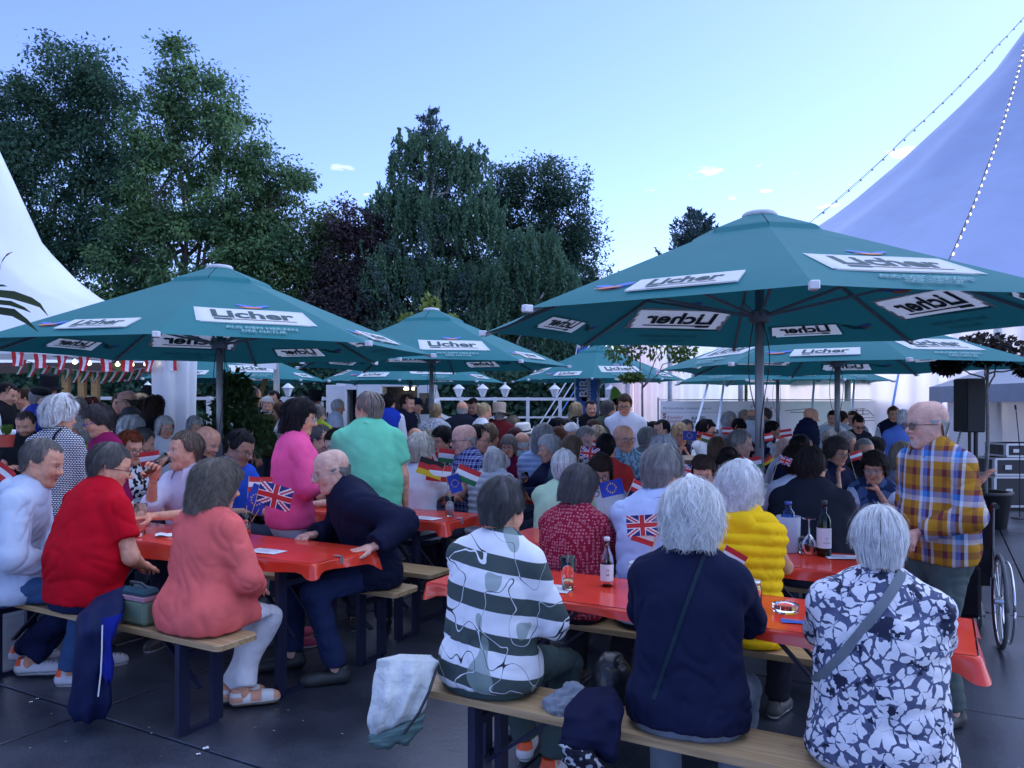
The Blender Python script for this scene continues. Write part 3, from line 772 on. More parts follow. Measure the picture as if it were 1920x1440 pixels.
# white picket fence
fen = empty('picket_fence', at(960, 760, 21)); fen.location.z = 0
pk = None
for k in range(26):
    mb = MB()
    if pk is None:
        mb.add([(-.04, 0, .1), (.04, 0, .1), (.04, 0, .98), (0, 0, 1.06), (-.04, 0, .98), (-.04, .02, .1), (.04, .02, .1), (.04, .02, .98), (0, .02, 1.06), (-.04, .02, .98)],
               [(0, 1, 2, 4), (6, 5, 9, 7), (1, 6, 7, 2), (5, 0, 4, 9), (2, 7, 8, 3), (9, 4, 3, 8)], [(4, 2, 3), (7, 9, 8)])
        o = pk = mb.build('picket', M_WHITE, fen)
    else:
        o = pk.copy(); COL.objects.link(o)
    o.location = (.02 + k * .115, -.02, 0)
for z in (.35, .8):
    mb = MB(); mb.box(-.05, 3.0, .02, .05, z, z + .07); mb.build('cross_rail', M_WHITE, fen)
tag(fen, 'low white picket fence in front of the slanting straps', 'fence')

# food truck
tr = empty('food_truck', at(730, 760, 22)); tr.location.z = 0
xs = lambda px: (px - 730) / FPX * 22
mb = MB()
x0, x1 = xs(630), xs(800)
zt = 2.28
mb.box(x0, xs(650), -.0, 1.9, .45, zt, bev=.05); mb.box(xs(668), xs(716), 0, 1.9, .45, zt, bev=.03)
mb.box(xs(650), xs(668), 0, 1.9, .45, .75); mb.box(xs(650), xs(668), 0, 1.9, 2.05, zt)
mb.box(xs(716), xs(782), 0, 1.9, .45, 1.28); mb.box(xs(716), xs(782), 0, 1.9, 2.14, zt - .02); mb.box(xs(782), xs(808), 0, 1.9, .45, zt - .03, bev=.04)
mb.box(xs(650), xs(782), 1.5, 1.9, .5, 2.2)
mb.build('body', M_VAN, tr)
mb = MB(); mb.box(xs(650), xs(782), .9, 1.45, .5, 2.15); mb.build('interior', flat('truck_interior', (.03, .03, .035), .7), tr)
mb = MB(); mb.box(xs(632), xs(806), .05, 1.85, zt, zt + .07, bev=.03); mb.build('roof', M_VAN, tr)
mb = MB(); mb.box(-.6, .0, -.03, .0, .5, 2.18, bev=.01); d = mb.build('door', M_VAN, tr, (xs(650), -.02, 0), 0)
d.rotation_euler = (0, 0, R(-8))
mb = MB(); mb.box(-.57, -.53, -.07, -.03, 1.2, 1.4); mb.build('handle', M_BLACK, d)
cab = [(xs(808), .45), (xs(845), .45), (xs(845), 1.05), (xs(838), 1.2), (xs(818), 1.35), (xs(812), 1.9), (xs(808), 2.1)]
v = [(x, y, z) for y in (.05, 1.85) for x, z in cab]; n = len(cab)
mb = MB(); mb.add(v, [(i, (i + 1) % n, (i + 1) % n + n, i + n) for i in range(n)], [(0, i, i + 1) for i in range(1, n - 1)] + [(n, n + i + 1, n + i) for i in range(1, n - 1)]); mb.build('cab', M_VAN, tr)
mb = MB(); mb.box(xs(786), xs(806), -.012, -.004, 1.35, 1.95); mb.build('side_window', M_DARKG, tr)
mb = MB(); mb.box(xs(716), xs(782), -.35, -.0, 1.25, 1.28); mb.build('serving_shelf', M_ALU, tr)
mb = MB(); mb.box(xs(800), xs(804), -.25, -.05, 1.5, 1.8); mb.build('mirror', M_BLACK, tr)
for x in (xs(668), xs(822)):
    mb = MB(); mb.tube([(x, -.02, .36), (x, .2, .36)], .36, 20); w = mb.build('wheel', M_BLACK, tr)
    mb = MB(); mb.tube([(x, -.035, .36), (x, -.015, .36)], .2, 14); mb.build('hub', M_ALU, w)
mb = MB(); mb.tube([(xs(752), .6, 2.08), (xs(772), .6, 2.08)], .03, 8); mb.build('ceiling_lamp', flat('warm_tube', (1, .9, .7), .4, emit=(1, .85, .6, 4)), tr)
tag(tr, 'white food truck with open side door and dark serving hatch', 'truck')

# beach flags
def beach_flag(label, px, d, h, w, cols, text, ytop):
    t = empty('beach_flag', ((px - 960) / FPX * d, d, 0))
    ztop = zz(ytop, d)
    mb = MB(); mb.tube([(0, 0, 0), (0, 0, ztop - .5), (.08, 0, ztop - .1), (.3 * w, 0, ztop)], .018, 6); mb.build('pole', M_ALU, t)
    zb = ztop - h
    def edge(v): return .02 + .1 * v * v, (w * (1 - .55 * max(0, v - .6) / .4) if v < .985 else w * .4)
    mb = MB(); mb.smooth = True
    mb.grid(lambda u, v: (edge(v)[0] + (edge(v)[1] - edge(v)[0]) * u, .05 * math.sin(3 * v + 2 * u), zb + h * v), 6, 14); mb.build('banner', cols[0], t)
    for s, zc, hh, mi, rot in text:
        mb = MB()
        e1, e2 = ((0, 0, 1), (-1, 0, 0)) if rot else ((1, 0, 0), (0, 0, 1))
        if s == 'O':
            mb.lathe([(hh, 0), (hh, .004)], 20)
            vv = mb.v.pop(); vv = np.stack([vv[:, 0] + w * .45, -.06 - vv[:, 2] * 0, vv[:, 1] + zc], 1); mb.v.append(vv)
        else:
            text_on(mb, s, (w * (.62 if hh < .2 and rot else .40), -.062, zc), e1, e2, height=hh, bold=.02)
        mb.build('lettering' if s != 'O' else 'emblem', cols[1 + mi], t)
    return tag(t, label, 'flag')
W_PRINT = flat('white_print', (.80, .82, .84), .6)
beach_flag('blue feather flag with white sideways lettering near the tent', 1078, 22, 2.7, .62, [flat('flag_blue', (.04, .16, .55), .6), W_PRINT], [('BIRE', zz(722, 22), .26, 0, True), ('O', zz(746, 22), .1, 0, False), ('AUTOMOBILE', zz(722, 22), .12, 0, True)], 640)
beach_flag('green feather flag with round emblem behind the tall man', 1140, 21, 1.0, .5, [flat('flag_green', (.16, .42, .06), .6), flat('emblem_green', (.03, .26, .14), .6), W_PRINT], [('O', zz(757, 21), .15, 0, False)], 725)

# sponsor banner on a fence in front of the tent
BD = 17.5
bn = empty('sponsor_banner', ((1235 - 960) / FPX * BD, BD, 0))
bx = lambda px: (px - 1235) / FPX * BD
zt = zz(752, BD)
mb = MB(); mb.smooth = True
mb.grid(lambda u, v: (bx(1238) + (bx(1800) - bx(1238)) * u, .03 * math.sin(u * 34) + .02 * math.sin(u * 71 + v * 5), .12 + (zt - .12) * v), 120, 6); mb.build('banner_sheet', M_TENTW, bn)
for px in (1235, 1440, 1650, 1800):
    mb = MB(); mb.tube([(bx(px), .06, 0), (bx(px), .06, zt + .08)], .022, 8); mb.build('post', M_STEEL, bn)
mb = MB(); mb.tube([(bx(1235), .06, zt + .03), (bx(1800), .06, zt + .03)], .014, 6); mb.build('top_rail', M_STEEL, bn)
E1, E2 = (1, 0, 0), (0, 0, 1)
INKS = [flat('print_black', (.03, .03, .035), .6), flat('print_red', (.50, .03, .03), .6), flat('print_grey', (.12, .14, .2), .6), flat('print_teal', (.03, .2, .2), .6)]
def bt(s, px, py, wpx, bold=.0, mi=0):
    mb = MB(); text_on(mb, s, (bx(px), -.055, zz(py, BD)), E1, E2, width=wpx / FPX * BD, bold=bold); mb.build('lettering', INKS[mi], bn)
bt('Mit freundlicher Unterstützung von:', 1288, 766, 92, 0, 2)
bt('Kasseler', 1265, 782, 28, 0, 1); bt('Sparkasse', 1268, 790, 36, 0, 1)
bt('S', 1245, 780, 6, .04, 1)
bt('KASSEL', 1310, 784, 28, .02); bt('WASSER', 1310, 791, 30, .02)
bt('Vo', 1353, 787, 12, .01, 2); bt('an', 1382, 787, 10, .01, 2); bt('H', 1347, 810, 9, .03); bt('Ko', 1255, 806, 12, .01)
bt('V', 1408, 762, 6, .0, 2); bt('V', 1659, 766, 8, 0, 2); bt('a', 1689, 767, 6, 0, 2); bt('1', 1659, 779, 4, .02, 3); bt('25', 1642, 812, 9, 0, 2)
mb = MB(); text_on(mb, 'ahre', (bx(1444), -.055, zz(772, BD)), (0, 0, 1), (-1, 0, 0), width=18 / FPX * BD); mb.build('lettering', INKS[1], bn)
mb = MB(); mb.box(bx(1242), bx(1249), -.05, -.045, zz(776, BD), zz(775, BD)); mb.build("logo_bar", INKS[1], bn)
mb = MB(); mb.box(bx(1238), bx(1430), -.05, -.045, zz(773.2, BD), zz(772.6, BD)); mb.build("rule_line", INKS[2], bn)
mb = MB()
for (a, b) in (((1470, 770), (1515, 766)), ((1480, 773), (1520, 773)), ((1535, 800), (1552, 790)), ((1535, 800), (1572, 798)), ((1552, 790), (1560, 785)), ((1586, 790), (1645, 788)), ((1590, 784), (1638, 783)), ((1588, 778), (1628, 776)), ((1590, 771), (1625, 769)), ((1592, 768), (1620, 766)), ((1625, 769), (1645, 788)), ((1590, 771), (1586, 790)), ((1604, 768), (1604, 778)), ((1616, 767), (1616, 778))):
    mb.beam((bx(a[0]), -.05, zz(a[1], BD)), (bx(b[0]), -.05, zz(b[1], BD)), .012, .012)
_ld = mb.build('line_drawing', flat('print_black', (.03, .03, .035), .6), bn)
_ld['kind'] = 'stuff'
tag(bn, 'long white sponsor banner on a fence before the tent wall', 'banner')

# ------------------------------------------------------------------ pagoda tent at the left edge
M_PAG = canvas_mat('pagoda_canvas', (.80, .84, .88), .2)
pg = empty('pagoda_tent', (-10.9, 13.6, 0)); HX, HY = 6.0, 2.5
pr = np.array([(1.0, 2.55), (.6, 3.46), (.52, 3.83), (.42, 4.49), (.33, 5.74), (.22, 7.2), (.10, 9.2), (.03, 9.8)])
mb = MB(); mb.smooth = True; n = 64; vs_ = []
for r, z in zip(np.interp(np.linspace(0, 7, 24), range(8), pr[:, 0]), np.interp(np.linspace(0, 7, 24), range(8), pr[:, 1])):
    for k in range(n):
        a = 2 * math.pi * k / n; m_ = max(abs(math.cos(a)), abs(math.sin(a))); q = 1 / m_ * r + (1 - r) * 0 * r
        q = r * (1 / m_) * r + r * (1 - r)
        vs_.append((HX * q * math.cos(a), HY * q * math.sin(a), z))
mb.add(vs_, [(i * n + k, i * n + (k + 1) % n, (i + 1) * n + (k + 1) % n, (i + 1) * n + k) for i in range(23) for k in range(n)])
mb.build('roof', M_PAG, pg)
mb = MB(); mb.box(-HX, HX, -HY - .012, -HY, 2.34, 2.56); mb.box(HX, HX + .012, -HY, HY, 2.34, 2.56); mb.build('valance', M_PAG, pg)
for sx, sy in ((1, -1), (1, 1), (-.2, -1), (-.2, 1)):
    mb = MB(); mb.box(sx * HX - .05, sx * HX + .05, sy * HY - .05, sy * HY + .05, 0, 2.5); mb.build('post', M_ALU, pg)
def curtain(u, v):
    s = 2 * math.pi * u; r = .17 + .035 * math.sin(s * 7) + .04 * (abs(v - .55)) 
    return (HX + .05 + r * 1.5 * math.cos(s), -HY - .02 + r * math.sin(s), .05 + 2.4 * v)
mb = MB(); mb.smooth = True; mb.grid(curtain, 56, 8); mb.build('gathered_curtain', M_PAG, pg)
mb = MB(); mb.box(-HX + 2, -1.5, -1.2, -1.15, 0, 2.3); mb.build('back_wall', mat('cream_panel', (.62, .55, .40), .7), pg)
mb = MB(); mb.box(-3.2, 3.6, -1.8, -1.35, 0, 1.05); mb.box(-3.25, 3.65, -1.85, -1.3, 1.05, 1.09); mb.build('bar_counter', M_POSTW, pg)
tag(pg, 'white pagoda tent with swooping peak and gathered curtain at left', 'tent')
# second gazebo behind, on wooden posts
gz = empty('wooden_gazebo', at(220, 760, 19)); gz.location.z = 0
mb = MB(); mb.add([(-2.4, -1.6, 2.55), (2.6, -1.6, 2.55), (2.6, 1.6, 2.55), (-2.4, 1.6, 2.55), (.1, 0, 3.2)], None, [(0, 1, 4), (1, 2, 4), (2, 3, 4), (3, 0, 4)]); mb.build('roof', M_PAG, gz)
mb = MB(); mb.box(-2.4, 2.6, -1.62, -1.58, 2.32, 2.56); mb.box(2.58, 2.62, -1.6, 1.6, 2.32, 2.56); mb.build('valance', mat('brown_canvas', (.10, .07, .06), .8), gz)
for px in (187, 217, 242):
    x = (px - 220) / FPX * 17.5
    mb = MB(); mb.box(x - .07, x + .07, -1.55, -1.41, 0, 2.5); mb.build('post', M_POSTW, gz)
mb = MB(); mb.box(2.3, 2.44, 1.3, 1.44, 0, 2.5); mb.build('post', M_POSTW, gz)
tag(gz, 'gazebo with brown valance on wooden posts behind the flag bunting', 'gazebo')
lp = MB(); a = np.array(at(440, 795, 19)); b = np.array(at(515, 660, 19.5)); a[2] = 0; lp.beam(a, b, .11, .11)
tag(lp.build('wooden_pole', M_POSTW), 'leaning bare wooden pole between the two left umbrellas', 'pole')

# bunting with flags of two countries, string bulbs below
RED = flat('flag_red', (.55, .02, .025), .7); WHT = flat('flag_white', (.75, .76, .78), .7); GRN = flat('flag_green_cloth', (.02, .17, .06), .7)
def bunting(label, a, b, n, cols, w, h, slant, sag=.06):
    t = empty('flag_bunting', a); a = np.array(a, float); b = np.array(b, float)
    P = [(b - a) * i / 30 - np.array((0, 0, sag * 4 * (i / 30) * (1 - i / 30))) for i in range(31)]
    mb = MB(); mb.tube(P, .006, 5); mb.build('cord', WHT, t)
    f0 = None
    for i in range(n):
        s = (i + .5) / n; p = (b - a) * s - np.array((0, 0, sag * 4 * s * (1 - s)))
        if f0 is None:
            mb = MB()
            for k in range(3):
                xa, xb = -w / 2 + w * k / 3, -w / 2 + w * (k + 1) / 3
                mb.grid(lambda u, v: (xa + (xb - xa) * u + slant * v, .02 * math.sin(4 * v + 3 * (xa + u * w / 3) / w), -h * v), 2, 4, mi=k)
            o = f0 = mb.build('pennant', cols, t)
        else:
            o = f0.copy(); COL.objects.link(o)
        o.location = p; o.rotation_euler = (0, rng.uniform(-.12, .12), rng.uniform(-.5, .5))
    return tag(t, label, 'bunting', 'flag bunting on the left tent')
bunting('string of red and white striped flags along the left tent eave', at(-30, 652, 10.6), at(340, 668, 10.9), 9, [RED, WHT, RED], .145, .20, 0)
bunting('string of slanting green white red flags below the red white bunting', at(30, 672, 11.2), at(270, 690, 14.5), 13, [GRN, WHT, RED], .13, .20, -.10, .12)
light_string('string of warm bulbs under the left tent eave', at(100, 668, 10.9), at(340, 672, 11), 9, .05, .035, .03, 'string lights under the left tent', .006)
# café board and small things at far left
mb = MB(); mb.tube([(0, 0, 0), (0, .02, 0)], .16, 24)
tag(mb.build('round_sign', mat('green_sign', (.10, .16, .04), .6), None, at(228, 676, 11.2)), 'round green sign hanging under the left tent eave', 'sign')

# ------------------------------------------------------------------ right side: loudspeaker, flight cases, small gazebo
sp = empty('loudspeaker', at(1818, 760, 11)); sp.location.z = 0
mb = MB(); mb.box(-.14, .14, -.15, .17, 1.22, 1.98, bev=.015); mb.build('cabinet', M_BLACK, sp)
mb = MB(); mb.box(-.12, .12, -.165, -.155, 1.25, 1.95); mb.build('grille', mat('speaker_grille', (.022, .023, .026), .75, var=.4, vscale=80), sp)
tag(sp, 'tall black loudspeaker on a stand beside the tent wall', 'loudspeaker')
st = empty('speaker_stand', at(1818, 760, 11)); st.location.z = 0
mb = MB(); mb.tube([(0, 0, .35), (0, 0, 1.22)], .022, 8); mb.build('pole', M_BLACK, st)
mb = MB(); mb.tube([(.1, .02, .3), (.1, .02, 1.22)], .03, 8); mb.build('pole', M_BLACK, st)
for a in (20, 140, 260):
    c, s_ = math.cos(R(a)), math.sin(R(a))
    mb = MB(); mb.tube([(0, 0, .95), (.42 * c, .42 * s_, .02)], .013, 6); mb.build('leg', M_BLACK, st)
tag(st, 'black tripod stand carrying the tall loudspeaker', 'stand')
ch = MB()
for i in range(18):
    s = i / 17; ch.lathe([(.012, -.02), (.02, 0), (.012, .02)], 6, (-.05 - .18 * s, 0, 1.35 - .7 * s))
tag(ch.build('chain', M_STEEL, None, at(1812, 760, 11.0)[:2] + (0,)), 'hanging steel chain left of the loudspeaker', 'chain')
M_CASE = mat('case_panel', (.03, .03, .034), .5)
for k, (px, z0, z1, w, d) in enumerate(((1904, .05, .52, .95, 12), (1899, .53, .80, .85, 12), (1906, .81, 1.02, .62, 12))):
    c = empty('flight_case', at(px, 760, d)); c.location.z = z0; hh = z1 - z0
    mb = MB(); mb.box(-w / 2, w / 2, -.25, .3, 0, hh, bev=.01); mb.build('body', M_CASE, c)
    for zz_ in (0.0, hh - .03):
        mb = MB(); mb.box(-w / 2 - .006, w / 2 + .006, -.258, .308, zz_, zz_ + .03); mb.build('edge_trim', M_ALU, c)
    for sx in (-1, 1):
        mb = MB(); mb.box(sx * w / 2 - .02, sx * w / 2 + .02, -.262, -.2, .03, hh - .03); mb.build('corner_trim', M_ALU, c)
        mb = MB(); mb.box(sx * w * .28 - .05, sx * w * .28 + .05, -.268, -.252, hh * .35, hh * .6); mb.build('latch', M_ALU, c)
    tag(c, ['large bottom flight case in the stack at the right edge', 'middle flight case with latches in the right edge stack', 'small topmost flight case of the stack at right edge'][k], 'flight case', 'flight cases stacked at the right')
mb = MB(); mb.tube([(0, 0, 0), (0, 0, 1.0), (-.12, -.1, 1.55)], .007, 6); mb.tube([(-.12, -.1, 1.55), (-.15, -.13, 1.60)], .014, 8); mb.lathe([(.12, 0), (.11, .02), (.02, .03)], 14)
tag(mb.build('microphone_stand', M_BLACK, None, at(1912, 760, 10.9)[:2] + (0,)), 'thin black microphone stand before the flight cases', 'stand')
gd = empty('grey_gazebo', at(2000, 760, 14.5)); gd.location.z = 0
M_GREYC = mat('grey_canvas', (.26, .29, .36), .6, var=.06)
mb = MB(); mb.add([(-1.75, -1.5, 1.98), (2.2, -1.5, 1.98), (2.2, 1.5, 1.98), (-1.75, 1.5, 1.98), (.3, 0, 2.85)], None, [(0, 1, 4), (1, 2, 4), (2, 3, 4), (3, 0, 4)]); mb.build('roof', M_GREYC, gd)
mb = MB(); mb.box(-1.75, 2.2, -1.52, -1.5, 1.66, 1.98); mb.box(-1.77, -1.75, -1.5, 1.5, 1.66, 1.98); mb.build('valance', M_GREYC, gd)
for sx in (-1.7, 2.15):
    mb = MB(); mb.box(sx - .02, sx + .02, -1.47, -1.43, 0, 1.98); mb.build('post', M_STEEL, gd)
mb = MB(); mb.smooth = True; mb.grid(lambda u, v: (-1.7 + 3.9 * u, .9 + .06 * math.sin(u * 22 + 2 * v) + .04 * math.sin(u * 9 + v * 7), .05 + 1.8 * v), 50, 8); mb.build('side_wall', M_TENTW, gd)
tag(gd, 'grey gazebo with white side wall at the right edge', 'gazebo')
lt = bpy.data.lights.new('stage_lamp_light', 'SPOT'); lt.energy = 25; lt.color = (.1, 1, .2); lt.spot_size = R(24); lt.spot_blend = .8
lo = bpy.data.objects.new('stage_lamp_light', lt); COL.objects.link(lo); lp_ = at(1880, 900, 12.5)
lo.location = (lp_[0], 12.9, .35); lo.rotation_euler = (R(108), 0, R(12))

# small trees in tubs
def tub_tree(label, px, d, trunk_top, blobs, leafm, nleaf, lsize, planter=None, trr=.028, ground_py=None):
    t = empty('potted_tree', ((px - 960) / FPX * d, d, 0))
    mb = MB(); mb.smooth = True
    top = limb(mb, (0, 0, .3), (rng.uniform(-.05, .05), 0, trunk_top), trr, trr * .6, .03, 7)[-1]
    V = []; Q = []; Cc = []; off = 0
    for b in blobs:
        limb(mb, top * rng.uniform(.85, 1), b[:3], trr * .5, trr * .2, .1, 5)
        n = int(nleaf / len(blobs)); dd = rng.normal(size=(n, 3)); dd /= np.linalg.norm(dd, axis=1)[:, None]
        P = np.array(b[:3]) + dd * np.array(b[3:]) * (rng.uniform(0.05, 1, n) ** .5)[:, None]
        v, q = leaf_quads(P, dd + np.array((0, 0, -.5)) + rng.normal(size=(n, 3)) * .4, lsize * rng.uniform(.7, 1.3, n), lsize * .6)
        V.append(v); Q.append(q + off); off += len(v); Cc.append(np.repeat(rng.uniform(0, 1, n), 4))
    mb.build('trunk', bark_mat('pale_bark', (.20, .19, .18)), t); Cc = np.concatenate(Cc)
    put('crown', raw_mesh('crown', np.concatenate(V), np.concatenate(Q), col=np.stack([Cc] * 3, 1), smooth=False), leafm, t)
    pl = planter or .32
    mb = MB(); mb.lathe([(pl * .8, 0), (pl, .42), (pl * 1.08, .43), (pl * 1.08, .47), (pl * .95, .47), (pl * .9, .40), (.01, .40)], 20); mb.smooth = True; mb.build('tub', M_BLACK, t)
    return tag(t, label, 'tree', 'small trees in tubs')
D_ = 10.2
tub_tree('small dark leaved tree in a black tub beside the loudspeaker', 1848, D_, 2.15, [(-.15, 0, 2.25, .45, .4, .16), (.25, 0, 2.30, .45, .4, .18), (.0, 0, 2.42, .4, .35, .14), (-.45, .1, 2.12, .2, .2, .12), (.5, -.1, 2.1, .2, .2, .14)],
         leaf_mat('plum_leaf', (.018, .016, .018), (.05, .035, .028)), 1700, .085, .30)
tub_tree('slim birch sapling in a tub in front of the tent wall', 1205, 14, 2.1, [(-.35, 0, 2.65, .4, .3, .35), (.35, 0, 2.7, .5, .4, .35), (-.1, 0, 2.95, .5, .4, .3), (.75, 0, 2.5, .25, .25, .35), (-.2, 0, 2.1, .25, .2, .1)], leaf_mat('sapling_leaf', (.06, .11, .025), (.13, .2, .05)), 1100, .10)
tub_tree('lime green maple sapling peeking over the centre umbrella', 806, 15.5, 3.0, [(0, 0, 3.55, .22, .2, .28), (-.45, 0, 3.32, .2, .2, .14), (.42, 0, 3.3, .16, .2, .14), (0, 0, 2.8, .3, .3, .3)], L_LIME, 420, .13)
tub_tree('leafy green shrub in a tub behind the left umbrella pole', 440, 8.6, 1.2, [(0, 0, 1.55, .28, .25, .3), (-.2, 0, 1.25, .28, .25, .3), (.2, 0, 1.3, .25, .25, .3), (0, 0, 1.8, .2, .2, .22)], leaf_mat('shrub_leaf', (.02, .05, .02), (.06, .12, .04)), 1500, .085)
# palm fronds reaching in at the left edge
pm = empty('cordyline_palm', at(-150, 760, 4.2)); pm.location.z = 0
mb = MB(); mb.smooth = True; limb(mb, (0, 0, .3), (.02, 0, 1.95), .05, .035, .02, 7); mb.build('stem', B_DARK, pm)
mb = MB(); mb.lathe([(.2, 0), (.26, .45), (.28, .46), (.25, .46), (.23, .4), (.01, .4)], 18); mb.build('pot', mat('terracotta', (.32, .12, .06), .8), pm)
PG = leaf_mat('palm_leaf', (.02, .035, .02), (.05, .08, .03)); PRd = flat('red_palm_leaf', (.10, .02, .025), .5)
def frond(p0, pts, w, m):
    pts = [np.array(p) for p in pts]; v = []; q = []
    for i, p in enumerate(pts):
        s = i / (len(pts) - 1); ww = w * math.sin(math.pi * min(.98, .18 + .82 * s)) ; v += [p + (0, .3 * ww, ww * .55), p + (0, 0, -ww * .15), p + (0, -.3 * ww, -ww * .75)]
    for i in range(len(pts) - 1):
        a = 3 * i; q += [(a, a + 1, a + 4, a + 3), (a + 1, a + 2, a + 5, a + 4)]
    c = np.full((len(v), 3), rng.uniform(.2, .8))
    put('frond', raw_mesh('frond', v, q, col=c, smooth=True), m, pm)
def lp3(px, py, d=4.2):
    p = at(px, py, d); return (p[0] - pm.location.x, p[1] - pm.location.y, p[2])
frond(None, [lp3(-130, 590), lp3(-10, 548), lp3(25, 552), lp3(58, 563), lp3(75, 572), lp3(90, 592)], .035, PG)
frond(None, [lp3(-130, 600), lp3(-10, 565), lp3(20, 568), lp3(45, 578), lp3(58, 586)], .022, PG)
frond(None, [lp3(-130, 610), lp3(-10, 580), lp3(25, 585), lp3(50, 602), lp3(72, 622)], .034, PG)
frond(None, [lp3(-130, 570), lp3(-20, 535), lp3(5, 535), lp3(14, 537)], .012, PG)
frond(None, [lp3(-30, 590), lp3(-4, 520), lp3(3, 490), lp3(12, 478), lp3(24, 472)], .022, PRd)
frond(None, [lp3(-30, 590), lp3(-8, 500), lp3(-4, 450), lp3(-1, 432)], .03, PRd)
frond(None, [lp3(-130, 570), lp3(-100, 500), lp3(-150, 490), lp3(-190, 520)], .034, PG)
tag(pm, 'palm with long dark arching leaves reaching in at the left edge', 'palm')
# ================================================================== UMBRELLAS, TABLES, BENCHES
def canopy_mat():
    m, nt, b = base_mat('umbrella_fabric')
    tc = N(nt, 'TexCoord'); nz = N(nt, 'TexNoise', Scale=1.6, Detail=5.0); nt.links.new(tc.outputs['Object'], nz.inputs['Vector'])
    cr = N(nt, 'ValToRGB'); cr.color_ramp.elements[0].color = (.016, .160, .175, 1); cr.color_ramp.elements[1].color = (.024, .205, .220, 1)
    nt.links.new(nz.outputs['Fac'], cr.inputs[0]); nt.links.new(cr.outputs[0], b.inputs['Base Color'])
    b.inputs['Roughness'].default_value = .62; b.inputs['Specular IOR Level'].default_value = .12; pass
    n2 = N(nt, 'TexNoise', Scale=2.6, Detail=3.0, Distortion=.5); n2.noise_type = 'RIDGED_MULTIFRACTAL'; nt.links.new(tc.outputs['Object'], n2.inputs['Vector'])
    bp = N(nt, 'Bump', Strength=.35, Distance=.025); nt.links.new(n2.outputs['Fac'], bp.inputs['Height']); nt.links.new(bp.outputs[0], b.inputs['Normal'])
    tr = N(nt, 'BsdfTranslucent'); nt.links.new(cr.outputs[0], tr.inputs[0]); ms = N(nt, 'MixShader'); ms.inputs[0].default_value = .14
    nt.links.new(b.outputs[0], ms.inputs[1]); nt.links.new(tr.outputs[0], ms.inputs[2]); nt.links.new(ms.outputs[0], nt.nodes['Material Output'].inputs[0])
    return m
M_CANOPY = canopy_mat()
def translucent(name, col, f):
    m, nt, b = base_mat(name); b.inputs['Base Color'].default_value = c4(col); b.inputs['Roughness'].default_value = .7
    tr = N(nt, 'BsdfTranslucent'); tr.inputs[0].default_value = c4(col); ms = N(nt, 'MixShader'); ms.inputs[0].default_value = f
    nt.links.new(b.outputs[0], ms.inputs[1]); nt.links.new(tr.outputs[0], ms.inputs[2]); nt.links.new(ms.outputs[0], nt.nodes['Material Output'].inputs[0]); return m
M_LABEL = translucent('label_white', (.90, .91, .91), .42); M_INK = flat('label_green_black', (.008, .05, .055), .7); M_BROWN = flat('label_brown', (.16, .10, .07), .7)
M_BIRDB = flat('bird_blue', (.06, .16, .60), .7); M_BIRDO = flat('bird_orange', (.60, .20, .08), .7); M_SLOGAN = flat('slogan_print', (.22, .42, .42), .7)
LAB = [M_LABEL, M_INK, M_BROWN, M_BIRDB, M_BIRDO, M_SLOGAN]
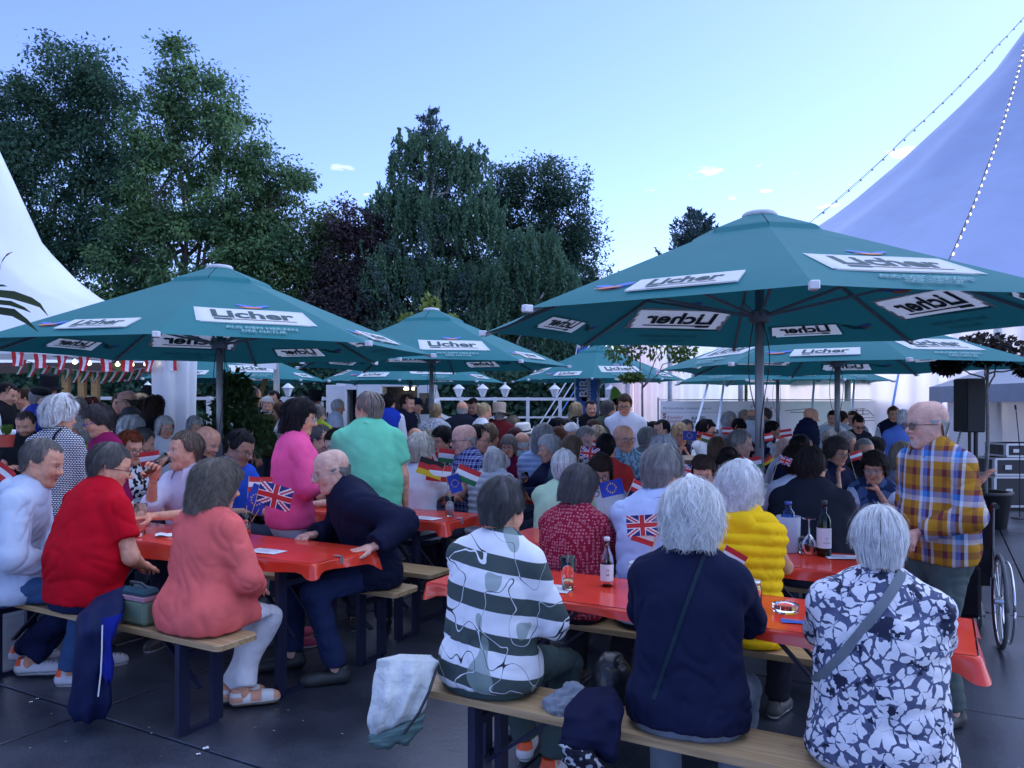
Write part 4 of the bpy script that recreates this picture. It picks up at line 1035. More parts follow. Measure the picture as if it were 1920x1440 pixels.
def make_umbrella():
    t = empty('beer_umbrella'); Rr, z0, z1, r1 = 2.3, 2.2, 3.10, .12
    ang = [R(45 * k) for k in range(8)]
    corner = [np.array((Rr * math.cos(a), Rr * math.sin(a), z0)) for a in ang]
    tops = [np.array((r1 * math.cos(a), r1 * math.sin(a), z1)) for a in ang]
    labels = []
    for k in range(8):
        c0, c1, t0, t1 = corner[k], corner[(k + 1) % 8], tops[k], tops[(k + 1) % 8]
        nrm = np.cross(c1 - c0, t0 - c0); nrm /= np.linalg.norm(nrm)
        def f(u, v):
            u_ = u; e0 = c0 + (t0 - c0) * v; e1 = c1 + (t1 - c1) * v
            p = e0 + (e1 - e0) * u_
            w = 4 * u * (1 - u)
            p = p + (np.array((0, 0, z0)) - np.array((p[0], p[1], z0))) * .0
            inw = -np.array((math.cos(ang[k] + R(22.5)), math.sin(ang[k] + R(22.5)), 0))
            p = p + (inw * .10 + np.array((0, 0, .012))) * w * (1 - v) ** 6 
            p = p - nrm * .05 * w * 0
            if v > .80: p = p + nrm * .028 * min(1, (v - .80) / .02)      # stitched vent tier
            return p
        mb = MB(); mb.smooth = True; mb.grid(f, 40, 60)
        M0 = (c0 + c1) / 2; T0 = (t0 + t1) / 2; g1 = (c1 - c0) / np.linalg.norm(c1 - c0); g2 = (T0 - M0) / np.linalg.norm(T0 - M0)
        vv = mb.v[0] - M0; xx = vv @ g1; yy = vv @ g2          # the white field is let into the fabric
        x0_, x1_, ya_, yb_ = (-.495, .495, .405, .80) if k % 2 == 0 else (-.285, .405, .222, .458)
        inn = (xx > x0_) & (xx < x1_) & (yy > ya_) & (yy < yb_)
        qq = mb.q[0]; keep = ~inn[qq].all(1); mb.q[0] = qq[keep]; mb.mq = [0] * int(keep.sum())
        mb.build('canopy_panel', M_CANOPY, t)
        # printed label on both faces
        M = (c0 + c1) / 2; T_ = (t0 + t1) / 2; e1 = (c1 - c0) / np.linalg.norm(c1 - c0); e2 = (T_ - M) / np.linalg.norm(T_ - M); nn = np.cross(e1, e2)
        for off in (.004, -.005):
            mb = MB(); sg = 1 if off > 0 else -1
            def Q(x, y, lift=0.0): return M + e1 * x + e2 * y + nn * (off + sg * lift)
            def poly(pts, mi, lift): mb.add([Q(x, y, lift) for x, y in pts], None, [(0, i, i + 1) for i in range(1, len(pts) - 1)], mi)
            def tx(s, x, y, wd, bold, mi, lift, shear=0): text_on(mb, s, Q(x, y, 0), e1, e2, width=wd, bold=bold, off=sg * lift, mi=mi, shear=shear)
            def bird(cx, cy, s):
                for (a, b_, rx, ry, rot, mi) in ((-.35, .25, .62, .17, -.35, 3), (.45, .3, .55, .15, .5, 3), (-.05, .0, .55, .13, .15, 4), (-.62, .02, .22, .05, .1, 4)):
                    cs, sn = math.cos(rot), math.sin(rot)
                    poly([(cx + s * (a + rx * math.cos(q) * cs - ry * math.sin(q) * sn), cy + s * (b_ + rx * math.cos(q) * sn + ry * math.sin(q) * cs)) for q in np.linspace(0, 2 * math.pi, 13)[:-1]], mi, .0015 + .0005 * (mi == 4))
            if k % 2 == 0:
                x0, x1, ya, yb = -.53, .53, .40, .80
                n = 8
                for i in range(n):
                    xa, xb = x0 + (x1 - x0) * i / n, x0 + (x1 - x0) * (i + 1) / n
                    s_ = lambda x: .012 * math.sin(x * 5)
                    poly([(xa, ya + s_(xa)), (xb, ya + s_(xb)), (xb * .93, yb + s_(xb)), (xa * .93, yb + s_(xa))], 0, 0)
                tx('Licher', .0, .63, .74, .035, 1, .002, .05)
                poly([(-.30, .475), (.36, .475), (.36, .495), (-.30, .495)], 2, .002)
                poly([(-.37, .455), (-.22, .455), (-.22, .50), (-.37, .50)], 1, .0025)
                bird(.05, .86, .17)
                tx('AUS DEM HERZEN', .0, .275, .62, .0, 5, .001); tx('DER NATUR', .0, .185, .38, .0, 5, .001)
            else:
                poly([(-.30, .22), (.42, .22), (.40, .46), (-.28, .46)], 0, 0)
                tx('Licher', .06, .36, .48, .035, 1, .002, .05)
                poly([(-.13, .255), (.28, .255), (.28, .267), (-.13, .267)], 2, .002)
                poly([(-.17, .245), (-.09, .245), (-.09, .272), (-.17, .272)], 1, .0025)
                bird(-.44, .33, .15)
            mb.build('printed_label', LAB, t)
        # ribs under the seams, struts to the hub
        mb = MB(); mb.beam(c0 * (1, 1, 1) - (0, 0, .022), t0 - (0, 0, .05), .022, .03); mb.build('rib', M_ALU_G, t)
        mid = c0 + (t0 - c0) * .46 - (0, 0, .04)
        mb = MB(); mb.beam(mid, np.array((.06 * math.cos(ang[k]), .06 * math.sin(ang[k]), 2.30)), .016, .022); mb.build('strut', M_ALU_G, t)
        mb = MB(); mb.box(-.02, .045, -.025, .025, -.03, .02, bev=.006); mb.build('rib_tip', M_TIP, t, tuple(c0), ang[k])
    mb = MB(); mb.smooth = True; mb.tube([(0, 0, 0), (0, 0, 3.12)], .036, 14); mb.build('pole', M_ALU_G, t)
    mb = MB(); mb.lathe([(.05, 2.24), (.085, 2.25), (.085, 2.33), (.05, 2.35)], 16); mb.build('hub', M_ALU_G, t)
    mb = MB(); mb.smooth = True; mb.lathe([(.05, 3.10), (.135, 3.115), (.14, 3.14), (.125, 3.16), (.05, 3.175)], 24); mb.build('cap', flat('cap_plastic', (.50, .53, .56), .4), t)
    mb = MB(); mb.box(-.4, .4, -.4, .4, .005, .07, bev=.01); mb.box(-.07, .07, -.07, .07, .07, .35); mb.build('base_plate', M_STEEL, t)
    for k in range(3):
        pts = [(.05 * math.cos(k * 2), .05 * math.sin(k * 2), 2.28), (.22 * math.cos(2 + k), .2 * math.sin(2 + k), 1.9 - .1 * k), (.05, .0, 1.75 - .12 * k), (.045 * math.cos(k), .045 * math.sin(k), 1.2)]
        mb = MB(); mb.tube([np.array(pts[0]) * (1 - s) ** 3 + 3 * np.array(pts[1]) * s * (1 - s) ** 2 + 3 * np.array(pts[2]) * s * s * (1 - s) + np.array(pts[3]) * s ** 3 for s in np.linspace(0, 1, 12)], .0045, 5); mb.build('cord', M_CABLE, t)
    return t
M_ALU_G = mat('grey_aluminium', (.24, .26, .29), .45, metal=.5, var=.06); M_TIP = flat('white_plastic', (.70, .72, .74), .4)
UM = make_umbrella()
UG = 'green beer umbrellas'
spots = [  # px of the pole, depth, turn, scale, z scale, label
    (1424, 6.65, -101, 1.055, 1.03, 'largest nearest green beer umbrella at right with blue sky glow'),
    (412, 8.4, -81, 1.0, .985, 'second nearest green beer umbrella at left'),
    (809, 13.0, -95, 1.0, 1.02, 'green beer umbrella at the centre in front of the trees'),
    (432, 18.6, -75, 1.0, .99, 'far green umbrella showing under the left umbrella rim'),
    (769, 19.2, -88, 1.02, .98, 'far green umbrella before the food truck, under the centre one'),
    (1122, 20.6, -100, 1.0, 1.02, 'far green umbrella with pointed top before the slanting straps'),
    (1570, 10.9, -96, 1.08, .955, 'green umbrella directly behind the largest one, its grey pole right of centre'),
    (1458, 17.2, -78, 1.02, .955, 'bright green far umbrella in front of the sponsor banner'),
]
for k, (px, d, rot, s, sz, lab) in enumerate(spots):
    o = UM if k == 0 else copy_tree(UM)
    o.location = ((px - 960) / FPX * d, d, 0); o.rotation_euler = (0, 0, R(rot)); o.scale = (s, s, sz)
    tag(o, lab, 'umbrella', UG)

# ------------------------------------------------------------------ beer tables and benches
M_LEG = mat('dark_blue_steel', (.014, .018, .05), .45, metal=.2, var=.2)
M_TABLEW = wood_mat('table_wood', (.34, .2, .08), (.5, .33, .15))
def red_film():
    m, nt, b = base_mat('red_plastic_cloth')
    tc = N(nt, 'TexCoord'); nz = N(nt, 'TexNoise', Scale=3.0, Detail=4.0); nt.links.new(tc.outputs['Object'], nz.inputs['Vector'])
    cr = N(nt, 'ValToRGB'); cr.color_ramp.elements[0].color = (.62, .035, .018, 1); cr.color_ramp.elements[1].color = (.78, .060, .028, 1)
    nt.links.new(nz.outputs['Fac'], cr.inputs[0]); nt.links.new(cr.outputs[0], b.inputs['Base Color'])
    b.inputs['Roughness'].default_value = .16; b.inputs['Specular IOR Level'].default_value = .55
    mp = N(nt, 'Mapping'); mp.inputs['Scale'].default_value = (1.5, 9, 9); nt.links.new(tc.outputs['Object'], mp.inputs[0])
    n2 = N(nt, 'TexNoise', Scale=1.3, Detail=3.0, Distortion=.8); n2.noise_type = 'RIDGED_MULTIFRACTAL'; nt.links.new(mp.outputs[0], n2.inputs['Vector'])
    bp = N(nt, 'Bump', Strength=.4, Distance=.005); nt.links.new(n2.outputs['Fac'], bp.inputs['Height']); nt.links.new(bp.outputs[0], b.inputs['Normal'])
    return m
M_RED = red_film()
def leg_frame(mb, x, W, H, foot=.5, inward=1):
    for sy in (-1, 1): mb.box(x - .016, x + .016, sy * W - .03, sy * W + .03, .012, H)
    mb.box(x - .016, x + .016, -W, W, .0, .024); mb.box(x - .014, x + .014, -W, W, H * .82, H * .82 + .03)
def make_bench():
    t = empty('beer_bench'); L, W, H = 2.2, .25, .48
    mb = MB(); n = 6
    def corner(cx, cy, a0): return [(cx + .035 * math.cos(a0 + R(90) * i / n), cy + .035 * math.sin(a0 + R(90) * i / n)) for i in range(n + 1)]
    out = corner(L - .035, W / 2 - .035, 0) + corner(.035, W / 2 - .035, R(90)) + corner(.035, -W / 2 + .035, R(180)) + corner(L - .035, -W / 2 + .035, R(270))
    m_ = len(out); c = np.array((L / 2, 0))
    ins = [tuple(np.array(p) + (c - np.array(p)) / np.linalg.norm(c - np.array(p)) * .005) for p in out]
    v = [(x, y, H - .028) for x, y in out] + [(x, y, H - .004) for x, y in out] + [(x, y, H) for x, y in ins] + [(L / 2, 0, H - .028), (L / 2, 0, H)]
    q = [(i, (i + 1) % m_, (i + 1) % m_ + m_, i + m_) for i in range(m_)] + [(i + m_, (i + 1) % m_ + m_, (i + 1) % m_ + 2 * m_, i + 2 * m_) for i in range(m_)]
    tt = [((i + 1) % m_, i, 3 * m_) for i in range(m_)] + [(i + 2 * m_, (i + 1) % m_ + 2 * m_, 3 * m_ + 1) for i in range(m_)]
    mb.add(v, q, tt); mb.build('seat_plank', M_WOOD, t)
    for x, s in ((.28, 1), (L - .28, -1)):
        mb = MB(); leg_frame(mb, x, .10, H - .03); mb.build('leg_frame', M_LEG, t)
        mb = MB(); mb.beam((x, 0, .20), (x + s * .32, 0, H - .035), .03, .012); mb.build('brace', M_LEG, t)
    return t
def make_table():
    t = empty('beer_table'); L, W, H = 2.2, .5, .765
    for k in range(4):
        mb = MB(); mb.box(0, L, -W / 2 + k * W / 4 + .001, -W / 2 + (k + 1) * W / 4 - .001, H - .028, H); mb.build('table_board', M_TABLEW, t)
    for x, s in ((.28, 1), (L - .28, -1)):
        mb = MB(); leg_frame(mb, x, .20, H - .03); mb.build('leg_frame', M_LEG, t)
        for sy in (-.1, .1):
            mb = MB(); mb.beam((x, sy, .30), (x + s * .42, sy, H - .035), .025, .012); mb.build('brace', M_LEG, t)
    return t
def make_cloth(seed, drop=.085, L=2.2, W=.5, H=.767):
    r = np.random.default_rng(seed); ph = r.uniform(0, 6, 6)
    mb = MB(); mb.smooth = True
    e = .012
    X0, X1, Y0, Y1 = -e, L + e, -W / 2 - e, W / 2 + e
    mb.grid(lambda u, v: (X0 + .006 + (X1 - X0 - .012) * u, Y0 + .006 + (Y1 - Y0 - .012) * v, H + .003 + .0015 * math.sin(u * 31 + ph[0]) * math.sin(v * 9 + ph[1])), 44, 10)
    loop = []                                   # (x, y, nx, ny, arc length, nearness to a corner)
    rc = .02; acc = 0.0
    cs_ = [(X1 - rc, Y0 + rc, -90), (X1 - rc, Y1 - rc, 0), (X0 + rc, Y1 - rc, 90), (X0 + rc, Y0 + rc, 180)]
    for k in range(4):
        cx, cy, a0 = cs_[k]
        for i in range(7):
            a_ = R(a0 + 15 * i); loop.append((cx + rc * math.cos(a_), cy + rc * math.sin(a_), math.cos(a_), math.sin(a_)))
        nx_, ny_, _ = cs_[(k + 1) % 4]; e0 = loop[-1]; e1 = (nx_ + rc * math.cos(R(a0 + 90)), ny_ + rc * math.sin(R(a0 + 90)))
        n = 50 if k % 2 else 14
        for i in range(1, n): loop.append((e0[0] + (e1[0] - e0[0]) * i / n, e0[1] + (e1[1] - e0[1]) * i / n, math.cos(R(a0 + 90)), math.sin(R(a0 + 90))))
    cn = [(X0, Y0), (X0, Y1), (X1, Y0), (X1, Y1)]
    n = len(loop); vs_ = []; sl = 0.0; px_ = loop[-1]; drs = []
    for (x, y, nx_, ny_) in loop:
        sl += math.hypot(x - px_[0], y - px_[1]); px_ = (x, y)
        cd = min(math.hypot(x - c[0], y - c[1]) for c in cn); cor = max(0, 1 - cd / .11)
        dr = drop * (1 + .22 * math.sin(sl * 2.3 + ph[0]) + .12 * math.sin(sl * 7 + ph[1])) * (1 + .7 * cor * cor)
        drs.append((dr, cor, sl))
    for j in range(8):
        v = j / 7
        for (x, y, nx_, ny_), (dr, cor, sl) in zip(loop, drs):
            fl = v * (.008 + .010 * math.sin(sl * 9 + ph[2]) + .006 * math.sin(sl * 23 + ph[3])) + .028 * cor * v - (.02 * max(0, .55 - abs(cor - .45)) * v)
            vs_.append((x + nx_ * (fl + (.004 if j else 0)), y + ny_ * (fl + (.004 if j else 0)), H + .003 - (.004 if j == 1 else 0) - (dr * (v - .1) / .9 if j > 1 else (.003 if j else 0))))
    mb.add(vs_, [(j * n + i, j * n + (i + 1) % n, (j + 1) * n + (i + 1) % n, (j + 1) * n + i) for j in range(7) for i in range(n)])
    return mb
benches = [  # u of the right end, centre v, label
    (.36, 2.625, 'wooden bench in the foreground seating the three women seen from behind'),
    (-2.93, 2.60, 'wooden bench at front left under the red polo and coral jacket'),
    (.0, 3.74, 'bench behind the front right red table, below the yellow vest'),
    (-2.83, 3.80, 'bench end holding the old man in the dark jacket'),
    (-2.94, 4.32, 'bench just behind the old man, near side of the second left table'),
    (-3.45, 5.50, 'bench on the far side of the second left table'),
    (-.15, 5.12, 'bench under the man in the dark polo seen from behind'),
    (-.1, 6.36, 'bench under the woman with the scarf at right'),
    (-2.2, 6.08, 'bench of the white haired woman in the vest, centre'),
    (-2.2, 7.25, 'bench of the woman in maroon, centre'), (-4.6, 7.35, 'bench far side of the centre left table'),
    (-.4, 7.6, 'bench of the row behind the scarf woman'), (-1.9, 9.0, 'bench in the fourth row, centre'), (-4.4, 9.3, 'bench in the fourth row, left of centre'),
    (-.2, 9.2, 'bench in the fourth row, right of centre')]
bo = None
for k, (ur, vc, lab) in enumerate(benches):
    o = make_bench() if bo is None else copy_tree(bo); bo = bo or o
    o.location = uv(ur - 2.2, vc); o.rotation_euler = (0, 0, UA)
    tag(o, lab, 'bench', 'wooden beer benches')
tables = [  # u right, near v, cloth drop, label
    (.10, 2.99, .045, 'front right red table with bottle, jar and ashtray'),
    (-2.88, 3.04, .075, 'front left red table between red polo man and drinking man'),
    (-.22, 4.17, .05, 'red table with wine bottle and cooler behind the yellow vest'),
    (-3.07, 4.55, .085, 'second red table behind the old man in the dark jacket'),
    (-2.1, 6.42, .10, 'third red table at centre with four small flags in a glass'),
    (-.12, 5.50, .05, 'red table in front of the woman with the scarf'),
    (-4.5, 6.55, .08, 'red table far left of centre behind the blue shirt man'),
    (-.3, 8.2, .08, 'far red table right of centre among seated guests'), (-2.6, 8.1, .08, 'far red table at centre among seated guests')]
to = None
for k, (ur, vn, drop, lab) in enumerate(tables):
    o = make_table() if to is None else copy_tree(to); to = to or o
    o.location = uv(ur - 2.2, vn + .25); o.rotation_euler = (0, 0, UA)
    tag(o, lab.replace('red table', 'folding table'), 'table', 'folding beer tables')
    c = make_cloth(20 + k, drop).build('tablecloth', M_RED, None, uv(ur - 2.2, vn + .25), UA)
    tag(c, 'glossy red cloth over the ' + lab.replace('red ', ''), 'tablecloth', 'red table cloths')
    if k in (1, 3, 2):
        for x, y, rz in ((2.2, -.05, 0), (1.25, -.25, -R(90))):
            mb = MB(); mb.box(-.03, .024, -.011, .011, .775, .779); mb.box(.020, .024, -.011, .011, .735, .779)
            cl = mb.build('table_clip', M_ALU, None); p = np.array(uv(ur - 2.2 + x, vn + .25 + y)); cl.location = p; cl.rotation_euler = (0, 0, UA + rz)
            tag(cl, 'metal clip at the %s of the %s' % ('end' if x > 2 else 'near edge', {1: 'front left table', 2: 'wine bottle table', 3: 'second left table'}[k]), 'clip', 'metal cloth clips')
# ================================================================== PEOPLE
def unit(v): v = np.array(v, float); return v / (np.linalg.norm(v) + 1e-12)
def rotx(a): c, s = math.cos(a), math.sin(a); return np.array([[1, 0, 0], [0, c, -s], [0, s, c]])
def roty(a): c, s = math.cos(a), math.sin(a); return np.array([[c, 0, s], [0, 1, 0], [-s, 0, c]])
def rotz(a): c, s = math.cos(a), math.sin(a); return np.array([[c, -s, 0], [s, c, 0], [0, 0, 1]])

# ---- head template: front is -Y, origin between the ears
CRN = np.array((0, .012, .035)); CR = np.array((.076, .095, .088))
def head_soft():
    S = Soft()
    S.cap((0, -.012, .035), (0, .034, .037), .0765, .0745, .03)
    S.cap((0, -.02, .055), (0, .03, .058), .068, .066, .03)
    S.cap((0, -.030, -.012), (0, -.040, -.070), .060, .043, .04)
    S.cap((0, -.060, -.092), (0, -.066, -.094), .026, .022, .025)
    for s in (-1, 1):
        S.ball((s * .036, -.058, -.026), .031, .03)
        S.cap((s * .050, -.010, -.045), (s * .030, -.050, -.085), .026, .022, .03)
        S.cap((s * .044, -.077, .026), (s * .014, -.088, .022), .0095, .0085, .012)
    S.cap((0, -.088, .014), (0, -.112, -.022), .0085, .0125, .012)
    for s in (-1, 1): S.ball((s * .0125, -.100, -.027), .0095, .010)
    for s in (-1, 1): S.ball((s * .031, -.103, .004), .0155, .012, sub=True)
    for s in (-1, 1): S.ball((s * .031, -.077, .003), .0135, .004)
    S.cap((-.019, -.0845, -.054), (.019, -.0845, -.054), .0065, .0065, .008); S.ball((0, -.090, -.053), .006, .012)
    S.cap((-.016, -.083, -.066), (.016, -.083, -.066), .007, .007, .008)
    for s in (-1, 1):
        S.cap((s * .078, .008, .016), (s * .074, .004, -.026), .019, .012, .008, wide=(.94, -.34 * s, 0), ratio=2.6)
    S.cap((0, .018, -.03), (0, .030, -.14), .056, .056, .03)
    return S
HEADS = {}
def head_template(h):
    if h in HEADS: return HEADS[h]
    V, Q = head_soft().mesh(h, smooth=1)
    def near(p, r, ax=(1, 1, 1)): return np.clip(1.5 - np.linalg.norm((V - np.array(p)) * np.array(ax), axis=1) / r, 0, 1)
    lip = np.maximum(near((0, -.090, -.054), .016, (.75, .6, 2.2)), near((0, -.088, -.066), .016, (.85, .6, 1.9))) * (np.abs(V[:, 0]) < .024)
    mouth = near((0, -.092, -.0605), .012, (.5, .4, 3.2)) * (np.abs(V[:, 0]) < .022)
    eye = sum(near((s * .031, -.090, .003), .011, (.8, .7, 1.7)) for s in (-1, 1)); iris = sum(near((s * .031, -.091, .003), .0062) for s in (-1, 1))
    lash = sum(near((s * .031, -.09, .0105), .008, (.5, .5, 2.2)) for s in (-1, 1))
    brow = sum(near((s * .030, -.092, .027), .012, (.5, .5, 2.0)) for s in (-1, 1))
    front = np.clip((-.02 - V[:, 1]) / .03, 0, 1)
    beard = np.clip((-.040 - V[:, 2]) / .016, 0, 1) * np.clip((.0 - V[:, 1]) / .02, 0, 1) * np.clip((V[:, 2] + .125) / .02, 0, 1)
    beard = np.maximum(beard, near((0, -.098, -.043), .014, (.6, .6, 1.8))) * (1 - lip)
    cheek = sum(near((s * .045, -.075, -.025), .026) for s in (-1, 1)) * .6 + near((0, -.118, -.022), .014)
    sc = np.clip((V[:, 2] - .035) / .03, 0, 1)
    HEADS[h] = (V, Q, dict(lip=lip, mouth=mouth, eye=np.clip(eye, 0, 1), iris=np.clip(iris, 0, 1), lash=np.clip(lash, 0, 1), brow=np.clip(brow, 0, 1), beard=beard, cheek=np.clip(cheek, 0, 1)))
    return HEADS[h]
# ---- hand template: wrist at origin, fingers along -Z, palm faces -Y, thumb at +X
HANDS = {}
def hand_template(kind, h):
    key = (kind, h)
    if key in HANDS: return HANDS[key]
    curl = {'flat': .10, 'relax': .42, 'grip': 1.05, 'fist': 1.35}[kind]
    S = Soft()
    S.cap((0, 0, .02), (0, 0, -.03), .027, .030, .02, wide=(0, 1, 0), ratio=1.35)
    S.cap((-.018, 0, -.03), (-.022, 0, -.082), .022, .019, .02, wide=(0, 1, 0), ratio=1.5)
    S.cap((.016, 0, -.03), (.020, 0, -.086), .024, .020, .02, wide=(0, 1, 0), ratio=1.5)
    for x, L, dx in ((.033, .066, .10), (.011, .076, .03), (-.012, .071, -.03), (-.033, .056, -.11)):
        p = np.array((x, 0, -.088)); a = curl * .35; sp = dx * (1.2 if kind == 'flat' else .4)
        for i, f in enumerate((.45, .32, .26)):
            d = np.array((sp, -math.sin(a), -math.cos(a))); q = p + unit(d) * L * f
            S.cap(p, q, .0098 - .0012 * i, .0092 - .0012 * i, .005); p = q; a += curl * .9
    if kind in ('grip', 'fist'): tp = [(.030, -.008, -.022), (.052, -.034, -.044), (.040, -.062, -.062), (.022, -.07, -.075)]
    else: tp = [(.026, -.004, -.022), (.056, -.014, -.046), (.070, -.022, -.072), (.074, -.026, -.092)]
    for i in range(3): S.cap(tp[i], tp[i + 1], .0150 - .003 * i, .0125 - .0025 * i, .008)
    HANDS[key] = S.mesh(h, smooth=1)
    return HANDS[key]
SHOES = {}
def shoe_template(h):
    if h in SHOES: return SHOES[h]
    S = Soft()
    S.cap((0, .055, .042), (0, -.15, .030), .043, .043, .02); S.cap((0, -.10, .035), (0, -.175, .030), .042, .034, .02)
    S.cap((0, .045, .05), (0, .045, .095), .040, .038, .02)
    S.clip((0, 0, .002), (0, 0, 1))
    S.clip((0, 0, .105), (0, 0, -1))
    V, Q = S.mesh(h, smooth=1); sole = (V[:, 2] < .022).astype(float)
    SHOES[h] = (V, Q, sole); return SHOES[h]

# ---- hair: a shell from crown to hem with strand ribbons over it
STY = dict(  # vt, vs, vb volumes; front, side, back hem heights; taper; jitter; curl
    short=dict(v=(.012, .007, .010), hem=(.080, .005, -.062), k=.30, jit=.010, curl=0, st=.55),
    crop=dict(v=(.009, .006, .008), hem=(.084, .012, -.055), k=.30, jit=.003, curl=0, st=.3),
    full=dict(v=(.022, .013, .018), hem=(.076, -.005, -.072), k=.26, jit=.017, curl=0, st=.8),
    pixie=dict(v=(.026, .016, .024), hem=(.060, -.020, -.085), k=.30, jit=.014, curl=0, st=1.0),
    puff=dict(v=(.034, .026, .034), hem=(.062, -.030, -.085), k=.16, jit=.022, curl=.4, st=1.1),
    bob=dict(v=(.020, .020, .024), hem=(.056, -.085, -.115), k=.0, jit=.018, curl=0, st=1.0),
    bobf=dict(v=(.018, .020, .020), hem=(.046, -.085, -.100), k=.04, jit=.014, curl=0, st=1.0),
    fluff=dict(v=(.034, .036, .040), hem=(.060, -.060, -.100), k=.08, jit=.022, curl=.8, st=1.5),
    wavy=dict(v=(.030, .030, .038), hem=(.058, -.115, -.140), k=.0, jit=.020, curl=1.0, st=1.2),
    long=dict(v=(.016, .014, .018), hem=(.064, -.22, -.27), k=.02, jit=.010, curl=.2, st=1.0),
    longc=dict(v=(.024, .028, .030), hem=(.060, -.24, -.28), k=-.05, jit=.022, curl=1.2, st=1.1),
    curly=dict(v=(.028, .024, .030), hem=(.060, -.045, -.085), k=.12, jit=.026, curl=1.3, st=1.1),
    ring=dict(v=(.006, .004, .006), hem=(.095, .010, -.062), k=.30, jit=.003, curl=0, st=.5, bald=True),
    bun=dict(v=(.012, .006, .012), hem=(.076, .0, -.055), k=.32, jit=.006, curl=0, st=.6, bun=True),
)
def smoothstep(a, b, x): t = np.clip((x - a) / (b - a), 0, 1); return t * t * (3 - 2 * t)
def hair_geo(style, lvl, seed):
    P = STY[style]; r = np.random.default_rng(seed)
    vt, vsd, vb = P['v']; f_, s_, b_ = P['hem']
    rad = CR + np.array((vsd + .004, vb + .008, vt + .008)); cz = CRN[2]; cy = CRN[1]
    def zend(phi):
        a = np.abs(phi)
        z = f_ + (s_ - f_) * smoothstep(.75, 1.30, a)
        z = z + (b_ - s_) * smoothstep(1.65, 2.2, a)
        hj = np.stack([np.asarray(phi) * 6.0, np.asarray(phi) * 0 + seed, np.asarray(phi) * 0], -1).reshape(-1, 3)
        return z + (vnoise(hj, 4).reshape(np.shape(phi)) - .5) * min(.03, .012 + .05 * max(0, -b_ - .05))
    def point(phi, q, out=0.0):
        ze = zend(phi); up = ze >= cz
        thm = np.where(up, np.arccos(np.clip((ze - cz) / rad[2], -1, 1)), math.pi / 2)
        s1 = np.where(up, 1.0, .50)
        th = thm * np.minimum(q / s1, 1.0)
        zl = np.where(up, 0, (ze - cz) * np.clip((q - .5) / .5, 0, 1.15))
        w = 1 - P['k'] * np.clip(-zl / .11, 0, 1.4) ** 1.2
        o = out
        x = (rad[0] + o) * np.sin(th) * np.sin(phi) * w; y = cy - (rad[1] + o) * np.sin(th) * np.cos(phi) * w
        z = cz + (rad[2] + o) * np.cos(th) + zl
        return np.stack([x, y, z], -1)
    nphi, nq = {0: (64, 26), 1: (40, 16), 2: (26, 10)}[lvl]
    qmin = .62 if P.get('bald') else 0.0
    span = math.pi if not P.get('bald') else math.pi
    ph = np.linspace(-math.pi, math.pi, nphi + 1); qs = np.linspace(qmin, 1, nq + 1)
    PH, QQ = np.meshgrid(ph, qs)
    base = point(PH.ravel(), QQ.ravel())
    nse = vnoise(base * np.array((45, 45, 14)), seed % 9) - .5 + .6 * (vnoise(base * np.array((18, 18, 9)), seed % 7) - .5)
    V = point(PH.ravel(), QQ.ravel(), nse * P['jit'] * 1.7)
    Q = np.array([(j * (nphi + 1) + i, j * (nphi + 1) + i + 1, (j + 1) * (nphi + 1) + i + 1, (j + 1) * (nphi + 1) + i) for j in range(nq) for i in range(nphi)])
    if P.get('bald'):
        am = np.abs(ph[:-1] + math.pi / nphi); keep = np.tile(am > 1.15, nq); Q = Q[keep]
    sh = np.clip(.78 + nse * .5, .5, 1.15)
    ns = int({0: 4200, 1: 900, 2: 160}[lvl] * P['st']); wd = {0: .0017, 1: .0045, 2: .009}[lvl]; k = {0: 7, 1: 5, 2: 4}[lvl]
    if ns:
        p0 = r.uniform(-math.pi, math.pi, ns)
        if P.get('bald'): p0 = np.sign(p0) * (1.25 + (math.pi - 1.25) * np.abs(p0) / math.pi)
        q0 = qmin + (1 - qmin) * r.uniform(0, .72, ns); ln = r.uniform(.22, .42, ns) * (1 - qmin)
        t = np.linspace(0, 1, k)[None, :]
        cl = vnoise(np.stack([np.round(p0 * 7) * 1.3, np.round(q0 * 5) * 1.7, p0 * 0], 1), 2) - .5        # clumps lean together
        ph_ = p0[:, None] + (cl[:, None] * .55 + r.normal(size=(ns, 1)) * .06) * t ** 1.3 + P['curl'] * .10 * np.sin(t * 9 + r.uniform(0, 6, (ns, 1)))
        q_ = np.minimum(q0[:, None] + ln[:, None] * t, 1.06)
        fly = np.where(r.random((ns, 1)) < .12, 2.6, 1.0)
        out = .0015 + fly * P['jit'] * (r.random((ns, 1)) * .55 + .35 * np.abs(cl[:, None])) * (.25 + t * .75) + P['curl'] * .006 * np.sin(t * 8 + r.uniform(0, 6, (ns, 1)))
        C = point(ph_.ravel(), q_.ravel(), out.ravel()).reshape(ns, k, 3)
        d = np.gradient(C, axis=1); nr = C - np.array((0, cy, cz)); sd = np.cross(d, nr); sd /= (np.linalg.norm(sd, axis=2)[:, :, None] + 1e-9)
        tw = (wd * np.sin(math.pi * (.15 + .85 * t)) ** .6 * r.uniform(.6, 1.4, (ns, 1)))[:, :, None]
        A = C - sd * tw * .5; B = C + sd * tw * .5
        SV = np.stack([A, B], 2).reshape(-1, 3); b0 = len(V)
        idx = np.arange(ns)[:, None] * 2 * k + np.arange(k - 1)[None, :] * 2
        idx = idx.ravel() + b0
        SQ = np.stack([idx, idx + 1, idx + 3, idx + 2], 1)
        V = np.concatenate([V, SV]); Q = np.concatenate([Q, SQ])
        sh = np.concatenate([sh, np.repeat(np.clip(r.normal(1.0, .16, ns) + cl * .25, .55, 1.5), 2 * k)])
